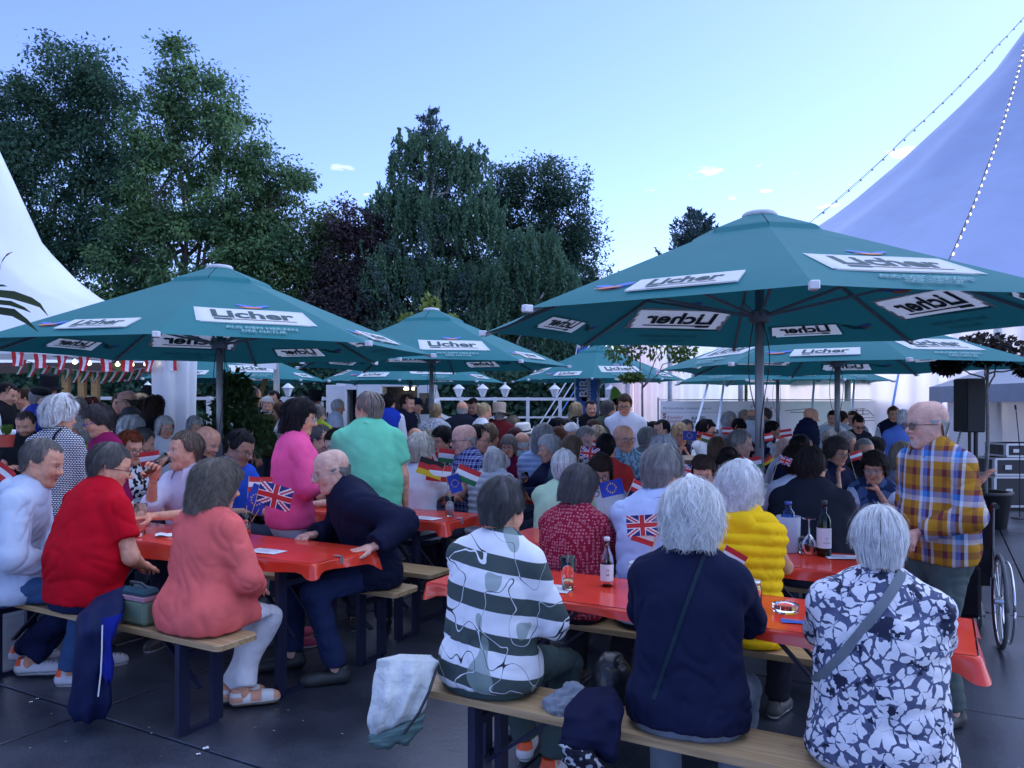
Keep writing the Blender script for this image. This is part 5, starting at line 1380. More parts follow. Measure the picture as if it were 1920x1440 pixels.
    if P.get('bun'):
        S = Soft(); S.ball((0, .105, .085), .038, .02); S.ball((.012, .12, .10), .024, .02)
        bv, bq = S.mesh({0: .006, 1: .009, 2: .014}[lvl]); bv = bv + (vnoise(bv * 60, 1)[:, None] - .5) * .008
        Q = np.concatenate([Q, bq + len(V)]); V = np.concatenate([V, bv]); sh = np.concatenate([sh, np.full(len(bv), .95)])
    return V.astype(np.float32), Q, sh

def skin_mat(col):
    key = ('skin', tuple(round(c, 2) for c in col))
    if key not in MATS:
        MATS[key] = mat('skin', col, rough=.55, var=.20, vscale=34, attr=True, sub=.0, spec=.25, bump=.5, bscale=75, bdist=.003)
    return MATS[key]
def hair_mat(col):
    return mat('hair', col, rough=.5, var=.15, vscale=30, attr=True, spec=.08 if max(col) < .2 else .25)
def ik(S, H, l1, l2, pole):
    S = np.array(S, float); H = np.array(H, float); d = H - S; L = np.linalg.norm(d); Lm = (l1 + l2) * .999
    if L > Lm: H = S + d / L * Lm; d = H - S; L = Lm
    a = (l1 * l1 - l2 * l2 + L * L) / (2 * L); hh = math.sqrt(max(l1 * l1 - a * a, 0)); u = d / L
    pv = np.array(pole, float); pv = unit(pv - u * (pv @ u))
    return S + u * a + pv * hh, H

SKIN = (.63, .315, .205)
def frame(d, n):
    """columns: x, y, z with z = -d (fingers run along d), y = -n (palm faces n)"""
    z = -unit(d); y = -unit(np.array(n) - unit(d) * (np.array(n) @ unit(d))); x = np.cross(y, z)
    return np.stack([x, y, z], 1)
PEOPLE_N = [0]
def person(label, px, ytop, d, ang, pose='sit', hair='short', hc=(.25, .22, .20), tops=(('tee', (.3, .3, .3)),), pants=(.05, .06, .10), shoe=(.05, .05, .05),
           sex='m', lean=6, side=0, yaw=0, pitch=8, roll=0, w=1.0, belly=0.0, arms=(None, None), glasses=None, beard=None, skin=SKIN, seat=.48, hat=None, feet=None, group='guests at the beer garden',
           lvl=None, hands=('relax', 'relax'), necklen=1.0, sole=None, extra=None, hipx=0, maxs=1.2, mins=.84, bare_leg=False, goatee=False, shoestyle=None, hood=None, strap=None, chest=None, palms=(None, None), hand_dir=(None, None)):
    """px, ytop: where the top of the head stands in the picture at distance d; ang: facing (0 = towards camera, 90 = to the right, 180 = away)"""
    PEOPLE_N[0] += 1; seed = PEOPLE_N[0]; r = np.random.default_rng(seed)
    if lvl is None: lvl = 0 if d < 4.9 else (1 if d < 8.3 else 2)
    hb = {0: .0105, 1: .017, 2: .028}[lvl]; hh = {0: .0048, 1: .0072, 2: .0115}[lvl]; hd = {0: .0042, 1: .0055, 2: .0065}[lvl]
    fem = sex == 'f'
    topz = CAM_H - (ytop - HOR) / FPX * d
    headR = rotz(R(yaw)) @ roty(R(roll)) @ rotx(R(pitch))
    def skeleton(s):
        J = {}
        p0z = (seat + (.030 + .075 * w) * s) if pose == 'sit' else .95 * s
        J['P0'] = np.array((0, 0, p0z)); J['sp'] = []
        dirs = []
        for f in (.35, .85, 1.25):
            th = R(lean * f); ph = R(side * f); dv = unit((math.sin(ph), -math.sin(th), math.cos(th) * math.cos(ph))); dirs.append(dv)
        J['P1'] = J['P0'] + dirs[0] * .13 * s; J['P2'] = J['P1'] + dirs[1] * .19 * s; J['P3'] = J['P2'] + dirs[2] * .18 * s
        J['ax'] = dirs
        nd = unit((math.sin(R(side * .6)), -math.sin(R(lean * .9 + 12)), math.cos(R(lean * .9 + 12))))
        J['H'] = J['P3'] + nd * .125 * s * necklen
        J['top'] = J['H'] + headR @ np.array((0, 0, .128)) * s
        return J
    J1 = skeleton(1.0)
    s = topz / J1['top'][2] if pose != 'sit' else (topz - seat) / (J1['top'][2] - seat)
    s = min(max(s, mins), maxs); J = skeleton(s); dz = topz - J['top'][2]
    if pose == 'sit': dz = dz if abs(dz) > .0 else 0
    # root so that the head lands at its place
    a = R(ang); Rz = rotz(a)
    hx = (px - 960) / FPX * d
    off = Rz @ J['H']
    root = np.array((hx - off[0], d - off[1], 0.0))
    zoff = dz if (pose == 'sit' and dz > -.25 and abs(dz) < .3) else 0.0
    P0, P1, P2, P3, H = (J[k] for k in ('P0', 'P1', 'P2', 'P3', 'H'))
    up = J['ax'][2]; fw = unit(np.cross(up, (1, 0, 0))) * 1.0                     # towards the back (+Y)
    if fw[1] < 0: fw = -fw
    shw = (.145 if fem else .166) * s * (1 + .45 * (w - 1)); SC_ = P3 - J['ax'][2] * .072 * s
    la, lf = .275 * s, .25 * s
    gz = -zoff
    sh = {}; el = {}; wr = {}
    for i, sx in ((0, -1), (1, 1)):                # 0: person's right (-X), 1: person's left (+X)
        sh[i] = SC_ + np.array((sx * shw, 0.005, -.008 * s))
        tgt = arms[i]
        if tgt is None: tgt = ('table' if pose == 'sit' else 'down')
        if isinstance(tgt, str):
            if tgt == 'table': T_ = np.array((sx * .10, P0[1] - .44, .80 + gz)); pole = (sx * .8, .2, -1)
            elif tgt == 'lap': T_ = P0 + np.array((sx * .11, -.26, .07)) * s; pole = (sx * .9, .5, -.6)
            elif tgt == 'down': T_ = sh[i] + np.array((sx * .075, -.05, -.505)) * s; pole = (sx * .3, 1, 0)
            elif tgt == 'hip': T_ = P1 + np.array((sx * .20, -.05, -.04)) * s; pole = (sx * 1, .8, 0)
            elif tgt == 'front': T_ = P1 + np.array((sx * .06, -.24, .06)) * s; pole = (sx * .7, .4, -1)
            elif tgt == 'chest': T_ = P2 + np.array((sx * .05, -.26, .0)) * s; pole = (sx * .7, .2, -1)
            elif tgt == 'chin': T_ = H + headR @ np.array((sx * .035, -.075, -.165)) * s; pole = (sx * .5, -.4, -1)
            elif tgt == 'cross': T_ = P2 + np.array((-sx * .08, -.17, -.08)) * s; pole = (sx * 1, .0, -.8)
            elif tgt == 'behind': T_ = P1 + np.array((sx * .05, .17, -.06)) * s; pole = (sx * 1, .6, -.1)
        elif isinstance(tgt[0], str):              # a place in the scene
            T_ = Rz.T @ (np.array(tgt[1], float) - root - np.array((0, 0, zoff))); pole = tgt[2] if len(tgt) > 2 else (sx * .8, .2, -1)
        else:
            T_, pole = np.array(tgt[0], float), tgt[1]
        el[i], wr[i] = ik(sh[i], T_, la, lf, pole)
    hp = {}; kn = {}; an = {}
    for i, sx in ((0, -1), (1, 1)):
        hp[i] = P0 + np.array((sx * .088 * s, 0, -.02 * s))
        if feet is not None and feet[i] is not None: T_ = Rz.T @ (np.array(feet[i][:3], float) - root) if feet[i][2] >= 0 else np.array((feet[i][0], feet[i][1], -feet[i][2]))
        elif pose == 'sit': T_ = np.array((sx * .13 * s, -.36 * s + r.uniform(-.05, .05), .085 + gz))
        else: T_ = np.array((sx * .10 * s, r.uniform(-.06, .05), .085 * s))
        kn[i], an[i] = ik(hp[i], T_, .43 * s, .43 * s, (sx * .25, -1, .45) if pose == 'sit' else (0, -1, 0))
    # ---------------- prims
    hipw = (.172 if fem else .158) * s * w; waw = (.138 if fem else .148) * s * w * (1 + belly * .5); chw = (.150 if fem else .168) * s * (1 + .7 * (w - 1))
    thin = np.array((0, 1, 0.0))
    sc_ = ((np.array((0, 0, seat + .002)), np.array((0, 0, 1.0))),) if pose == 'sit' else ()
    def torso(S, k=.05, f=1.0, low=.05, xc=()):
        t0 = unit(np.cross((1, 0, 0), J['ax'][0])); t1 = unit(np.cross((1, 0, 0), J['ax'][1])); t2 = unit(np.cross((1, 0, 0), J['ax'][2]))
        S.cap(P0 - J['ax'][0] * low * s, P1, hipw * f, waw * f * 1.02, k, wide=t0, ratio=1.36, cuts=sc_ + xc)
        if xc:
            S.cap(P0 + np.array((-.07, .02, -.03)) * s, P0 + np.array((.07, .02, -.03)) * s, .095 * s * w * f, .095 * s * w * f, .05, cuts=sc_ + xc); return
        S.cap(P1, P2, waw * f, chw * f, k, wide=t1, ratio=1.42)
        S.cap(P2, P3 - J['ax'][2] * .09 * s, chw * f, chw * .80 * f, k, wide=t2, ratio=1.5)
        S.cap(sh[0] + np.array((.03, 0, -.015)) * s, sh[1] + np.array((-.03, 0, -.015)) * s, .050 * s * f, .050 * s * f, k)
        for i in (0, 1): S.cap(P3 - J['ax'][2] * .035 * s, sh[i] + np.array((0, .004, -.004)) * s, .046 * s * f, .040 * s * f, k)     # slope of the shoulder
        if pose == 'sit': S.cap(P0 + np.array((-.07, .02, -.03)) * s, P0 + np.array((.07, .02, -.03)) * s, .095 * s * w * f, .095 * s * w * f, .05, cuts=sc_)
        else: S.cap(P0 + np.array((-.06, .035, -.04)) * s, P0 + np.array((.06, .035, -.04)) * s, .085 * s * w * f, .085 * s * w * f, .05)
        if fem:
            for sx in (-1, 1): S.ball(P2 + np.array((sx * .065, -.085, .01)) * s, .062 * s * f * w, .05)
        if belly: S.cap(P1 + np.array((-.04, -.06 - .05 * belly, .0)) * s, P1 + np.array((.04, -.06 - .05 * belly, .0)) * s, (.085 + .03 * belly) * s * w * f, (.085 + .03 * belly) * s * w * f, .06)
    aw = (.9 if fem else 1.0) * (1 + .5 * (w - 1))
    def arm(S, i, f=1.0, to=2.0, k=.025, g=0.0):
        """to: 0..1 down the upper arm, 1..2 down the forearm"""
        A, B, C = sh[i], el[i], wr[i]
        if to <= 1:
            E = A + (B - A) * to; dv = unit(B - A)
            S.cap(A, A + (B - A) * min(1, to + .12), .047 * s * f * aw + g, (.044 * s * f) * aw + g * 1.8, k, cuts=((E, -dv),))
        else:
            S.cap(A, B, .047 * s * f * aw + g, .041 * s * f * aw + g, k)
            E = B + (C - B) * (to - 1); dv = unit(C - B)
            S.cap(B, B + (C - B) * min(1.02, to - 1 + .1), .041 * s * f * aw + g, (.041 - .013 * min(1, to - 1)) * s * f * aw + g, k, cuts=((E, -dv),) if to < 2.05 else ())
    def legs(S, f=1.0, k=.03, g=0.0, to=1.0, flare=1.0):
        for i in (0, 1):
            S.cap(hp[i], kn[i], .083 * s * f * (1 + .7 * (w - 1)) + g, .057 * s * f + g, k, cuts=sc_)
            E = kn[i] + (an[i] - kn[i]) * to; dv = unit(an[i] - kn[i])
            S.cap(kn[i], kn[i] + (an[i] - kn[i]) * min(1.05, to + .06), .056 * s * f + g, (.056 - .018 * to) * s * f * flare + g, k, cuts=((E, -dv),))
    # ---------------- body (one mesh): trunk, limbs, head, hands
    S = Soft(); torso(S, f=.86); 
    for i in (0, 1):
        S.cap(sh[i], el[i], .046 * s * aw, .038 * s * aw, .03); S.cap(el[i], wr[i], .040 * s * aw, .0265 * s, .02)
        S.cap(hp[i], kn[i], .074 * s, .05 * s, .03, cuts=sc_); S.cap(kn[i], an[i], .048 * s, .033 * s, .02)
        S.cap(an[i] + (0, .01, -.03), an[i] + (0, -.03 * s, -.045 * s), .028 * s, .022 * s, .03)
    nb = headR @ np.array((0, .022, -.07)) * s + H
    nk = (.047 if fem else .055) * s
    S.cap(P3 - J['ax'][2] * .04 * s, nb, nk * 1.06, nk * .97, .03)
    BV, BQ = S.mesh(max(hb, .016) if lvl == 0 else hb)
    VV = [BV]; QQ = [BQ]; CC = [np.ones((len(BV), 3))]
    hv, hq, reg = head_template(hh)
    hv = hv.copy()
    wx = r.uniform(.95, 1.04) * (.95 if fem else 1.0); nz_ = r.uniform(.8, 1.35); ch_ = r.uniform(-.004, .006)
    nose = np.clip((-.093 - hv[:, 1]) / .02, 0, 1) * (hv[:, 2] > -.045) * (hv[:, 2] < .02)
    hv[:, 1] -= nose * .010 * (nz_ - 1) * 2; hv[:, 2] += np.clip((-.06 - hv[:, 2]) / .05, 0, 1) * ch_; hv[:, 0] *= wx
    c = np.ones((len(hv), 3))
    def blend(m, colr, k=1.0):
        nonlocal c
        m = (m * k)[:, None]; c = c * (1 - m) + np.array(colr) * m
    sk = np.array(skin)
    blend(reg['cheek'], (1.10, .86, .82), .6); blend(reg['lip'], (1.0, .52, .50), .7 if fem else .45); blend(reg['mouth'], (.35, .16, .14), .75)
    blend(reg['eye'], np.array((.70, .70, .68)) / sk, .75); blend(reg['iris'], np.array((.03, .025, .02)) / sk, 1); blend(reg['lash'], np.array((.08, .05, .04)) / sk, .7)
    bc = np.minimum(np.array(hc) * .8, .45); blend(reg['brow'], bc / sk, .65)
    if beard is not None: blend(reg['beard'] * (np.clip(1.4 - np.abs(hv[:, 0]) / .026, 0, 1) if goatee else 1.0), np.array(beard) / sk, .75)
    hw = (hv @ headR.T) * s + H
    VV.append(hw); QQ.append(hq); CC.append(c)
    for i, sx in ((0, -1), (1, 1)):
        tv, tq = hand_template(hands[i], hd)
        tv = tv.copy()
        if sx > 0: tv[:, 0] *= -1; tq = tq[:, ::-1]
        fd = unit(wr[i] - el[i]) if hand_dir[i] is None else unit(hand_dir[i])
        pn = palms[i] if palms[i] is not None else ((-sx * .9, 0, -.45) if arms[i] in (None, 'down') and pose != 'sit' else (-sx * .25, -.1, -1))
        if abs(unit(pn) @ fd) > .95: pn = (0, 1, .2)
        F = frame(fd, pn)
        # thumb of the right hand (-X) must point forward/inward: template thumb at +X
        VV.append((tv * s * (.92 if fem else 1.0)) @ F.T + wr[i]); QQ.append(tq); CC.append(np.tile((1.04, .92, .9), (len(tv), 1)))
    o_ = 0
    for k in range(len(QQ)): QQ[k] = QQ[k] + o_; o_ += len(VV[k])
    body = put('person', raw_mesh('person', np.concatenate(VV), np.concatenate(QQ), col=np.concatenate(CC)), skin_mat(skin), None, (root[0], root[1], zoff), a)
    tag(body, label, 'person', group)
    def wrinkle(V, Q, amp, sc=(8, 8, 13)):
        if len(V) == 0 or amp == 0: return V
        n = vnormals(V, Q); tl = r.uniform(.8, 1.6) * (1 if seed % 2 else -1)
        W_ = V.copy(); W_[:, 2] = V[:, 2] + tl * V[:, 0] * .6 + .3 * np.abs(V[:, 0])          # folds fall away to the sides
        wp = vnoise(V * 3.1, seed % 11)[:, None]
        g = vnoise(W_ * np.array(sc) + wp * 4.0, seed % 13); g1 = vnoise(W_ * np.array((11, 11, 6)) + wp * 2.0, seed % 7); g2 = vnoise(V * np.array((20, 20, 34)), seed % 5)
        f = (1 - np.abs(2 * g - 1)) ** 5; f1 = (1 - np.abs(2 * g1 - 1)) ** 5
        zr = (V[:, 2] - P0[2]) / (.5 * s); msk = .45 + .75 * np.exp(-((zr - .18) / .22) ** 2)        # most folds gather at the waist
        msk = np.where(np.abs(V[:, 0]) > shw * .95, 1.0, msk)
        return V - n * (amp * msk * (f * .8 + f1 * .35 - .25))[:, None] + n * (amp * .22 * (g2 - .5))[:, None]
    wa = {0: .013, 1: .010, 2: .005}[lvl]
    def wear(name, S, m, grow, res=hb, amp=wa, parent=body, sc=(8, 8, 13)):
        V, Q = S.mesh(res, grow); V = wrinkle(V, Q, amp, sc)
        if len(V) == 0: return None
        return put(name, raw_mesh(name, V, Q), m, parent)
    # ---------------- trousers
    if pants is not None:
        S = Soft(); torso(S, low=.06, xc=((P0 + J['ax'][0] * .02 * s, -J['ax'][0]),)); legs(S, g=.012, to=.97, flare=1.25)
        pm = pants if not isinstance(pants, tuple) else cloth_mat('trouser_cloth', pants)
        wear('trousers', S, pm, .003 if lvl < 2 else .007, hb * 1.05)
    # ---------------- tops
    for li, tp in enumerate(tops):
        kind, colr = tp[0], tp[1]; m = colr if not isinstance(colr, tuple) else cloth_mat(tp[2] if len(tp) > 2 else 'shirt_cloth', colr)
        S = Soft(); torso(S, low=.07)
        to = {'tee': .62, 'polo': .66, 'roll': 1.25, 'long': 1.95, 'jacket': 1.97, 'coat': 1.97, 'vest': 0, 'puffvest': 0, 'three': 1.55}[kind]
        g = .004 if kind not in ('jacket', 'coat', 'puffvest') else .010
        if to > 0:
            for i in (0, 1): arm(S, i, to=to, g=g + .004)
        if kind in ('polo', 'long', 'jacket', 'coat', 'roll'):
            S.cap(P3 - J['ax'][2] * .03 * s, P3 + unit(nb - P3) * .030 * s, nk * 1.22, nk * 1.16, .012, cuts=((P3 + unit(nb - P3) * .034 * s, -unit(nb - P3)),))
        hem = {'tee': .085, 'polo': .09, 'roll': .10, 'long': .10, 'three': .10, 'jacket': .13, 'coat': .20, 'vest': .06, 'puffvest': .10}[kind]
        if kind == 'coat' and pose == 'sit':
            S.cap(P0 + np.array((-.09, .02, -.02)) * s, P0 + np.array((.09, .02, -.02)) * s, .13 * s * w, .13 * s * w, .06)
            for i in (0, 1): S.cap(hp[i], hp[i] + (kn[i] - hp[i]) * .5, .10 * s, .085 * s, .06)
        for i in (0, 1): S.cap(hp[i], hp[i] + (kn[i] - hp[i]) * .22, (.083 * (1 + .7 * (w - 1)) + .012) * s, .088 * s, .04)
        S.clip(P0 - J['ax'][0] * hem * s, J['ax'][0])
        if pose == 'sit': S.clip((0, 0, seat + .006), (0, 0, 1))
        gr = (.016 if lvl < 2 else .020) + .010 * li + (.012 if kind in ('puffvest',) else 0) + (.004 if kind in ('jacket', 'coat') else 0)
        nm = {'tee': 't_shirt', 'polo': 'polo_shirt', 'roll': 'shirt', 'long': 'shirt', 'three': 'blouse', 'jacket': 'jacket', 'coat': 'jacket', 'vest': 'waistcoat', 'puffvest': 'padded_vest'}[kind]
        if kind == 'puffvest':
            V, Q = S.mesh(hb * .8, gr); n = vnormals(V, Q); zt = V @ J['ax'][1]; V = V + n * (.016 * np.abs(np.sin(zt / .052 * math.pi)) ** .55)[:, None]
            V = wrinkle(V, Q, .006, (30, 30, 12)); put(nm, raw_mesh(nm, V, Q), m, body)
        else:
            wear(nm, S, m, gr)
    ck = [t_[0] for t_ in tops if t_[0] in ('polo', 'roll', 'jacket', 'coat') or (t_[0] == 'long' and not fem)]
    if ck and lvl < 2 and hood is None:
        tp = [t_ for t_ in tops if t_[0] == ck[-1]][-1]; ax_ = unit(nb - P3); e1_ = np.array((1.0, 0, 0)); e1_ = unit(e1_ - ax_ * (e1_ @ ax_)); e2_ = np.cross(ax_, e1_)
        V_ = []; na = 40; pf = ((1.16, .012), (1.20, .040), (1.30, .050), (1.52, .036), (1.78, .004), (1.80, -.004), (1.60, .018))
        for rr_, zz_ in pf:
            for k_ in range(na + 1):
                q_ = R(-90 + 24) + R(312) * k_ / na; pt = 1 + .22 * smoothstep(.86, 1.0, abs(2 * k_ / na - 1)) * (rr_ > 1.4)
                V_.append(P3 + ax_ * (zz_ * s - (.02 * s * (pt - 1) / .22 if rr_ > 1.4 else 0)) + (e1_ * math.cos(q_) + e2_ * math.sin(q_) * 1.05) * nk * rr_ * pt)
        Q_ = [(j_ * (na + 1) + k_, j_ * (na + 1) + k_ + 1, (j_ + 1) * (na + 1) + k_ + 1, (j_ + 1) * (na + 1) + k_) for j_ in range(len(pf) - 1) for k_ in range(na)]
        put('collar', raw_mesh('collar', V_, Q_), tp[1] if not isinstance(tp[1], tuple) else cloth_mat('collar_cloth', tuple(c_ * 1.08 for c_ in tp[1])), body)
    # ---------------- shoes
    if shoe is not None:
        sv, sq, sole_ = shoe_template({0: .0055, 1: .012, 2: .016}[lvl])
        for i, sx in ((0, -1), (1, 1)):
            hdg = R(sx * 10) if feet is None or feet[i] is None or len(feet[i]) < 4 else R(feet[i][3]) - a
            V = (sv * s * np.array((.92, .90, .95))) @ rotz(hdg).T + np.array((an[i][0], an[i][1] - .01 * s, an[i][2] - .085 * s))
            cs = np.ones((len(V), 3)); cs = cs * (1 - sole_[:, None]) + sole_[:, None] * (np.array(sole or (.6, .6, .62)) / np.maximum(np.array(shoe), .01))
            if shoestyle == 'sandal':
                up_ = (sv[:, 2] > .030) & ~((np.abs(sv[:, 1] + .005) < .022) | ((sv[:, 1] < -.095) & (sv[:, 1] > -.165)) | ((np.abs(sv[:, 2] - .072) < .011) & (sv[:, 1] > .0)))
                cs[up_] = np.array(skin) / np.array(shoe)
            elif shoestyle == 'sneaker':
                cs[(sv[:, 2] > .066) & (sv[:, 1] > .045)] = np.array((.85, .10, .02)) / np.array(shoe)
                cs[(np.abs(((sv[:, 1] + .12) % .026) - .013) < .005) & (sv[:, 2] > .055) & (sv[:, 1] < .0) & (np.abs(sv[:, 0]) < .022)] *= .45
                cs[(sv[:, 2] > .022) & (sv[:, 2] < .028)] *= .35
            put('shoe', raw_mesh('shoe', V, sq, col=cs), mat('shoe_leather', shoe, rough=.5, attr=True), body)
    # ---------------- hair, glasses, hat
    if hair:
        V, Q, shd = hair_geo(hair, lvl, seed)
        V = V.copy(); V[:, 0] *= wx
        V = (V @ headR.T) * s + H
        put('hair', raw_mesh('hair', V, Q, col=np.stack([shd] * 3, 1)), hair_mat(hc), body)
    if glasses is not None:
        mb = MB(); mb.smooth = True; tr_ = .0022 if lvl < 2 else .003
        def G(p): return headR @ (np.array(p) * np.array((wx, 1, 1))) * s + H
        for sx in (-1, 1):
            mb.tube([G((sx * .032 + .024 * math.cos(q), -.108 - .0 * q, .002 + .019 * math.sin(q))) for q in np.linspace(0, 2 * math.pi, 17)], tr_, 5)
            mb.tube([G((sx * .056, -.106, .008)), G((sx * .078, -.07, .010)), G((sx * .083, .0, .006)), G((sx * .080, .02, -.008))], tr_, 5)
        mb.tube([G((-.008, -.110, .006)), G((0, -.113, .010)), G((.008, -.110, .006))], tr_, 5)
        go = mb.build('glasses', flat('glasses_frame', glasses[:3], .35), body)
        if len(glasses) > 3:
            mb = MB()
            for sx in (-1, 1):
                pts = [G((sx * .032 + .0225 * math.cos(q), -.1075, .002 + .0175 * math.sin(q))) for q in np.linspace(0, 2 * math.pi, 13)[:-1]]
                mb.add(pts, None, [(0, i, i + 1) for i in range(1, 11)])
            mb.build('lens', mat('tinted_lens', (.10, .07, .06), .08, alpha=.62, var=0), go)
    if hat:
        kind, hcol = hat[0], hat[1]
        mb = MB(); mb.smooth = True
        if kind == 'straw': mb.lathe([(.19, .068), (.185, .060), (.10, .062), (.098, .09), (.092, .16), (.08, .172), (.01, .165)], 24)
        elif kind == 'tall': mb.lathe([(.16, .05), (.155, .045), (.10, .055), (.10, .10), (.106, .20), (.098, .215), (.01, .215)], 24)
        elif kind == 'cap':
            mb.lathe([(.096, .045), (.099, .07), (.092, .11), (.06, .137), (.01, .142)], 20)
            mb.grid(lambda u, v: ((u - .5) * .15, -.085 - .085 * v * (1 - (2 * u - 1) ** 2 * .5), .056 - .012 * v), 8, 4)
        V0 = np.concatenate(mb.v); V0[:, 1] = V0[:, 1] * 1.10 + .006
        mb.v = [((V0 @ headR.T) * s + H)]
        ho = mb.build('hat', cloth_mat('hat_' + kind, hcol), body)
        if kind == 'straw':
            m2 = MB(); m2.smooth = True; m2.lathe([(.1005, .064), (.100, .09)], 24, cap=False); V0 = np.concatenate(m2.v); V0[:, 1] = V0[:, 1] * 1.10 + .006; m2.v = [((V0 @ headR.T) * s + H)]
            m2.build('hat_band', flat('band_black', (.02, .02, .03), .7), ho)
    last = [c for c in body.children if c.name.split('.')[0] in ('t_shirt', 'polo_shirt', 'shirt', 'blouse', 'jacket', 'waistcoat', 'padded_vest')]
    if hood is not None and last:
        S = Soft(); pr_ = None
        for q_ in np.linspace(-1.9, 1.9, 11):
            c_ = P3 + np.array((.088 * math.sin(q_), .020 + .075 * math.cos(q_), -.012 + .020 * math.cos(q_))) * s
            if pr_ is not None: S.cap(pr_, c_, .034 * s, .034 * s, .02)
            pr_ = c_
        S.cap(P3 + np.array((-.06, .105, -.03)) * s, P3 + np.array((.06, .105, -.03)) * s, .045 * s, .045 * s, .04); S.cap(P3 + np.array((-.025, .115, -.08)) * s, P3 + np.array((.025, .115, -.08)) * s, .035 * s, .035 * s, .04)
        wear('hood', S, hood if not isinstance(hood, tuple) else cloth_mat('hood_cloth', hood), .0, hb, .012, last[-1], (14, 14, 14))
    if (strap or chest) and last:
        from mathutils.bvhtree import BVHTree
        bv = BVHTree.FromPolygons([v.co[:] for v in last[-1].data.vertices], [p.vertices[:] for p in last[-1].data.polygons])
        if strap:
            x0, x1, colr, wd_ = strap; pts = []
            A_ = sh[1 if x0 > 0 else 0] * (.45, 1, 1) + np.array((0, 0, .12)); B_ = P0 + np.array((x1, 0, .02)) * (s if abs(x1) < 1 else 1)
            for q_ in np.linspace(0, 1, 40):
                c_ = A_ + (B_ - A_) * q_; hit = bv.ray_cast(Vector((c_[0], 1.0, c_[2])), Vector((0, -1, 0)))
                if hit[0] is not None: pts.append((np.array(hit[0]), np.array(hit[1])))
            if len(pts) > 3:
                V_ = []
                for k_, (p_, n_) in enumerate(pts):
                    d_ = pts[min(k_ + 1, len(pts) - 1)][0] - pts[max(k_ - 1, 0)][0]; sd_ = unit(np.cross(d_, (0, 1, 0)))
                    V_ += [p_ + (0, .006, 0) - sd_ * wd_ / 2, p_ + (0, .008, 0) + sd_ * wd_ / 2]
                put('bag_strap', raw_mesh('bag_strap', V_, [(2 * k_, 2 * k_ + 1, 2 * k_ + 3, 2 * k_ + 2) for k_ in range(len(pts) - 1)]), cloth_mat('strap_cloth', colr), body)
        if chest:
            v_, t_, tw_, th_ = text_geo(chest[0], .04); sc_t = chest[1] / th_; cz_ = P2[2] + chest[2]; V_ = []
            for (x_, y_) in v_:
                hit = bv.ray_cast(Vector((x_ * sc_t + chest[3], -1.0, y_ * sc_t + cz_)), Vector((0, 1, 0)))
                V_.append(tuple(np.array(hit[0]) + (0, -.006, 0)) if hit[0] is not None else (x_ * sc_t, -.2, y_ * sc_t + cz_))
            put('chest_print', raw_mesh('chest_print', V_, None, t_), flat('shirt_print', (.7, .71, .73), .7), last[-1])
    info = dict(o=body, J=J, sh=sh, el=el, wr=wr, s=s, headR=headR, H=H, P0=P0, P1=P1, P2=P2, P3=P3, kn=kn, an=an, hp=hp, up=up, hb=hb, wear=wear, torso=torso, arm=arm, root=root, a=a)
    return info
# ---- printed cloths
def pattern_base(name, rough=.85):
    m, nt, b = base_mat(name); b.inputs['Roughness'].default_value = rough; b.inputs['Specular IOR Level'].default_value = .12
    tc = N(nt, 'TexCoord'); sp = N(nt, 'SeparateXYZ'); nt.links.new(tc.outputs['Object'], sp.inputs[0])
    nr = N(nt, 'TexNoise', Scale=1.0, Detail=2.5, Distortion=.35); nr.noise_type = 'RIDGED_MULTIFRACTAL'; mpf = N(nt, 'Mapping'); mpf.inputs['Scale'].default_value = (6.0, 6.0, 5.0); mpf.inputs['Rotation'].default_value = (.5, .8, .3)
    nt.links.new(tc.outputs['Object'], mpf.inputs[0]); nt.links.new(mpf.outputs[0], nr.inputs['Vector'])
    bf = N(nt, 'Bump', Strength=.7, Distance=.02); bf.invert = True; nt.links.new(nr.outputs['Fac'], bf.inputs['Height']); nt.links.new(bf.outputs[0], b.inputs['Normal'])
    m1 = N(nt, 'Math', operation='MULTIPLY_ADD'); m1.inputs[1].default_value = .8; nt.links.new(sp.outputs['Y'], m1.inputs[0]); nt.links.new(sp.outputs['X'], m1.inputs[2])
    cb = N(nt, 'CombineXYZ'); nt.links.new(m1.outputs[0], cb.inputs[0]); nt.links.new(sp.outputs['Z'], cb.inputs[1])
    return m, nt, b, tc, cb
def math_n(nt, op, a, b=None, clamp=False):
    n = N(nt, 'Math', operation=op); n.use_clamp = clamp
    for i, x in enumerate((a, b)):
        if x is None: continue
        if isinstance(x, (int, float)): n.inputs[i].default_value = x
        else: nt.links.new(x, n.inputs[i])
    return n.outputs[0]
def mixc(nt, f, a, b, mode='MIX'):
    n = N(nt, 'Mix', data_type='RGBA', blend_type=mode)
    for i, x in ((0, f), (6, a), (7, b)):
        if isinstance(x, (int, float)): n.inputs[i].default_value = x
        elif isinstance(x, tuple): n.inputs[i].default_value = c4(x)
        else: nt.links.new(x, n.inputs[i])
    return n.outputs[2]
def ramp_const(nt, fac, stops):
    cr = N(nt, 'ValToRGB'); cr.color_ramp.interpolation = 'CONSTANT'; e = cr.color_ramp.elements
    while len(e) < len(stops): e.new(.5)
    for i, (p, c) in enumerate(stops): e[i].position = p; e[i].color = c4(c)
    nt.links.new(fac, cr.inputs[0]); return cr.outputs[0]
def p_stripe_dash():
    m, nt, b, tc, cb = pattern_base('navy_dash_knit')
    br = N(nt, 'TexBrick'); nt.links.new(cb.outputs[0], br.inputs['Vector'])
    for k, v in (('Color1', (.70, .72, .76, 1)), ('Color2', (.70, .72, .76, 1)), ('Mortar', (.012, .014, .035, 1)), ('Scale', 1.0), ('Mortar Size', .0034), ('Brick Width', .022), ('Row Height', .0125)): br.inputs[k].default_value = v
    nt.links.new(br.outputs[0], b.inputs['Base Color']); return m
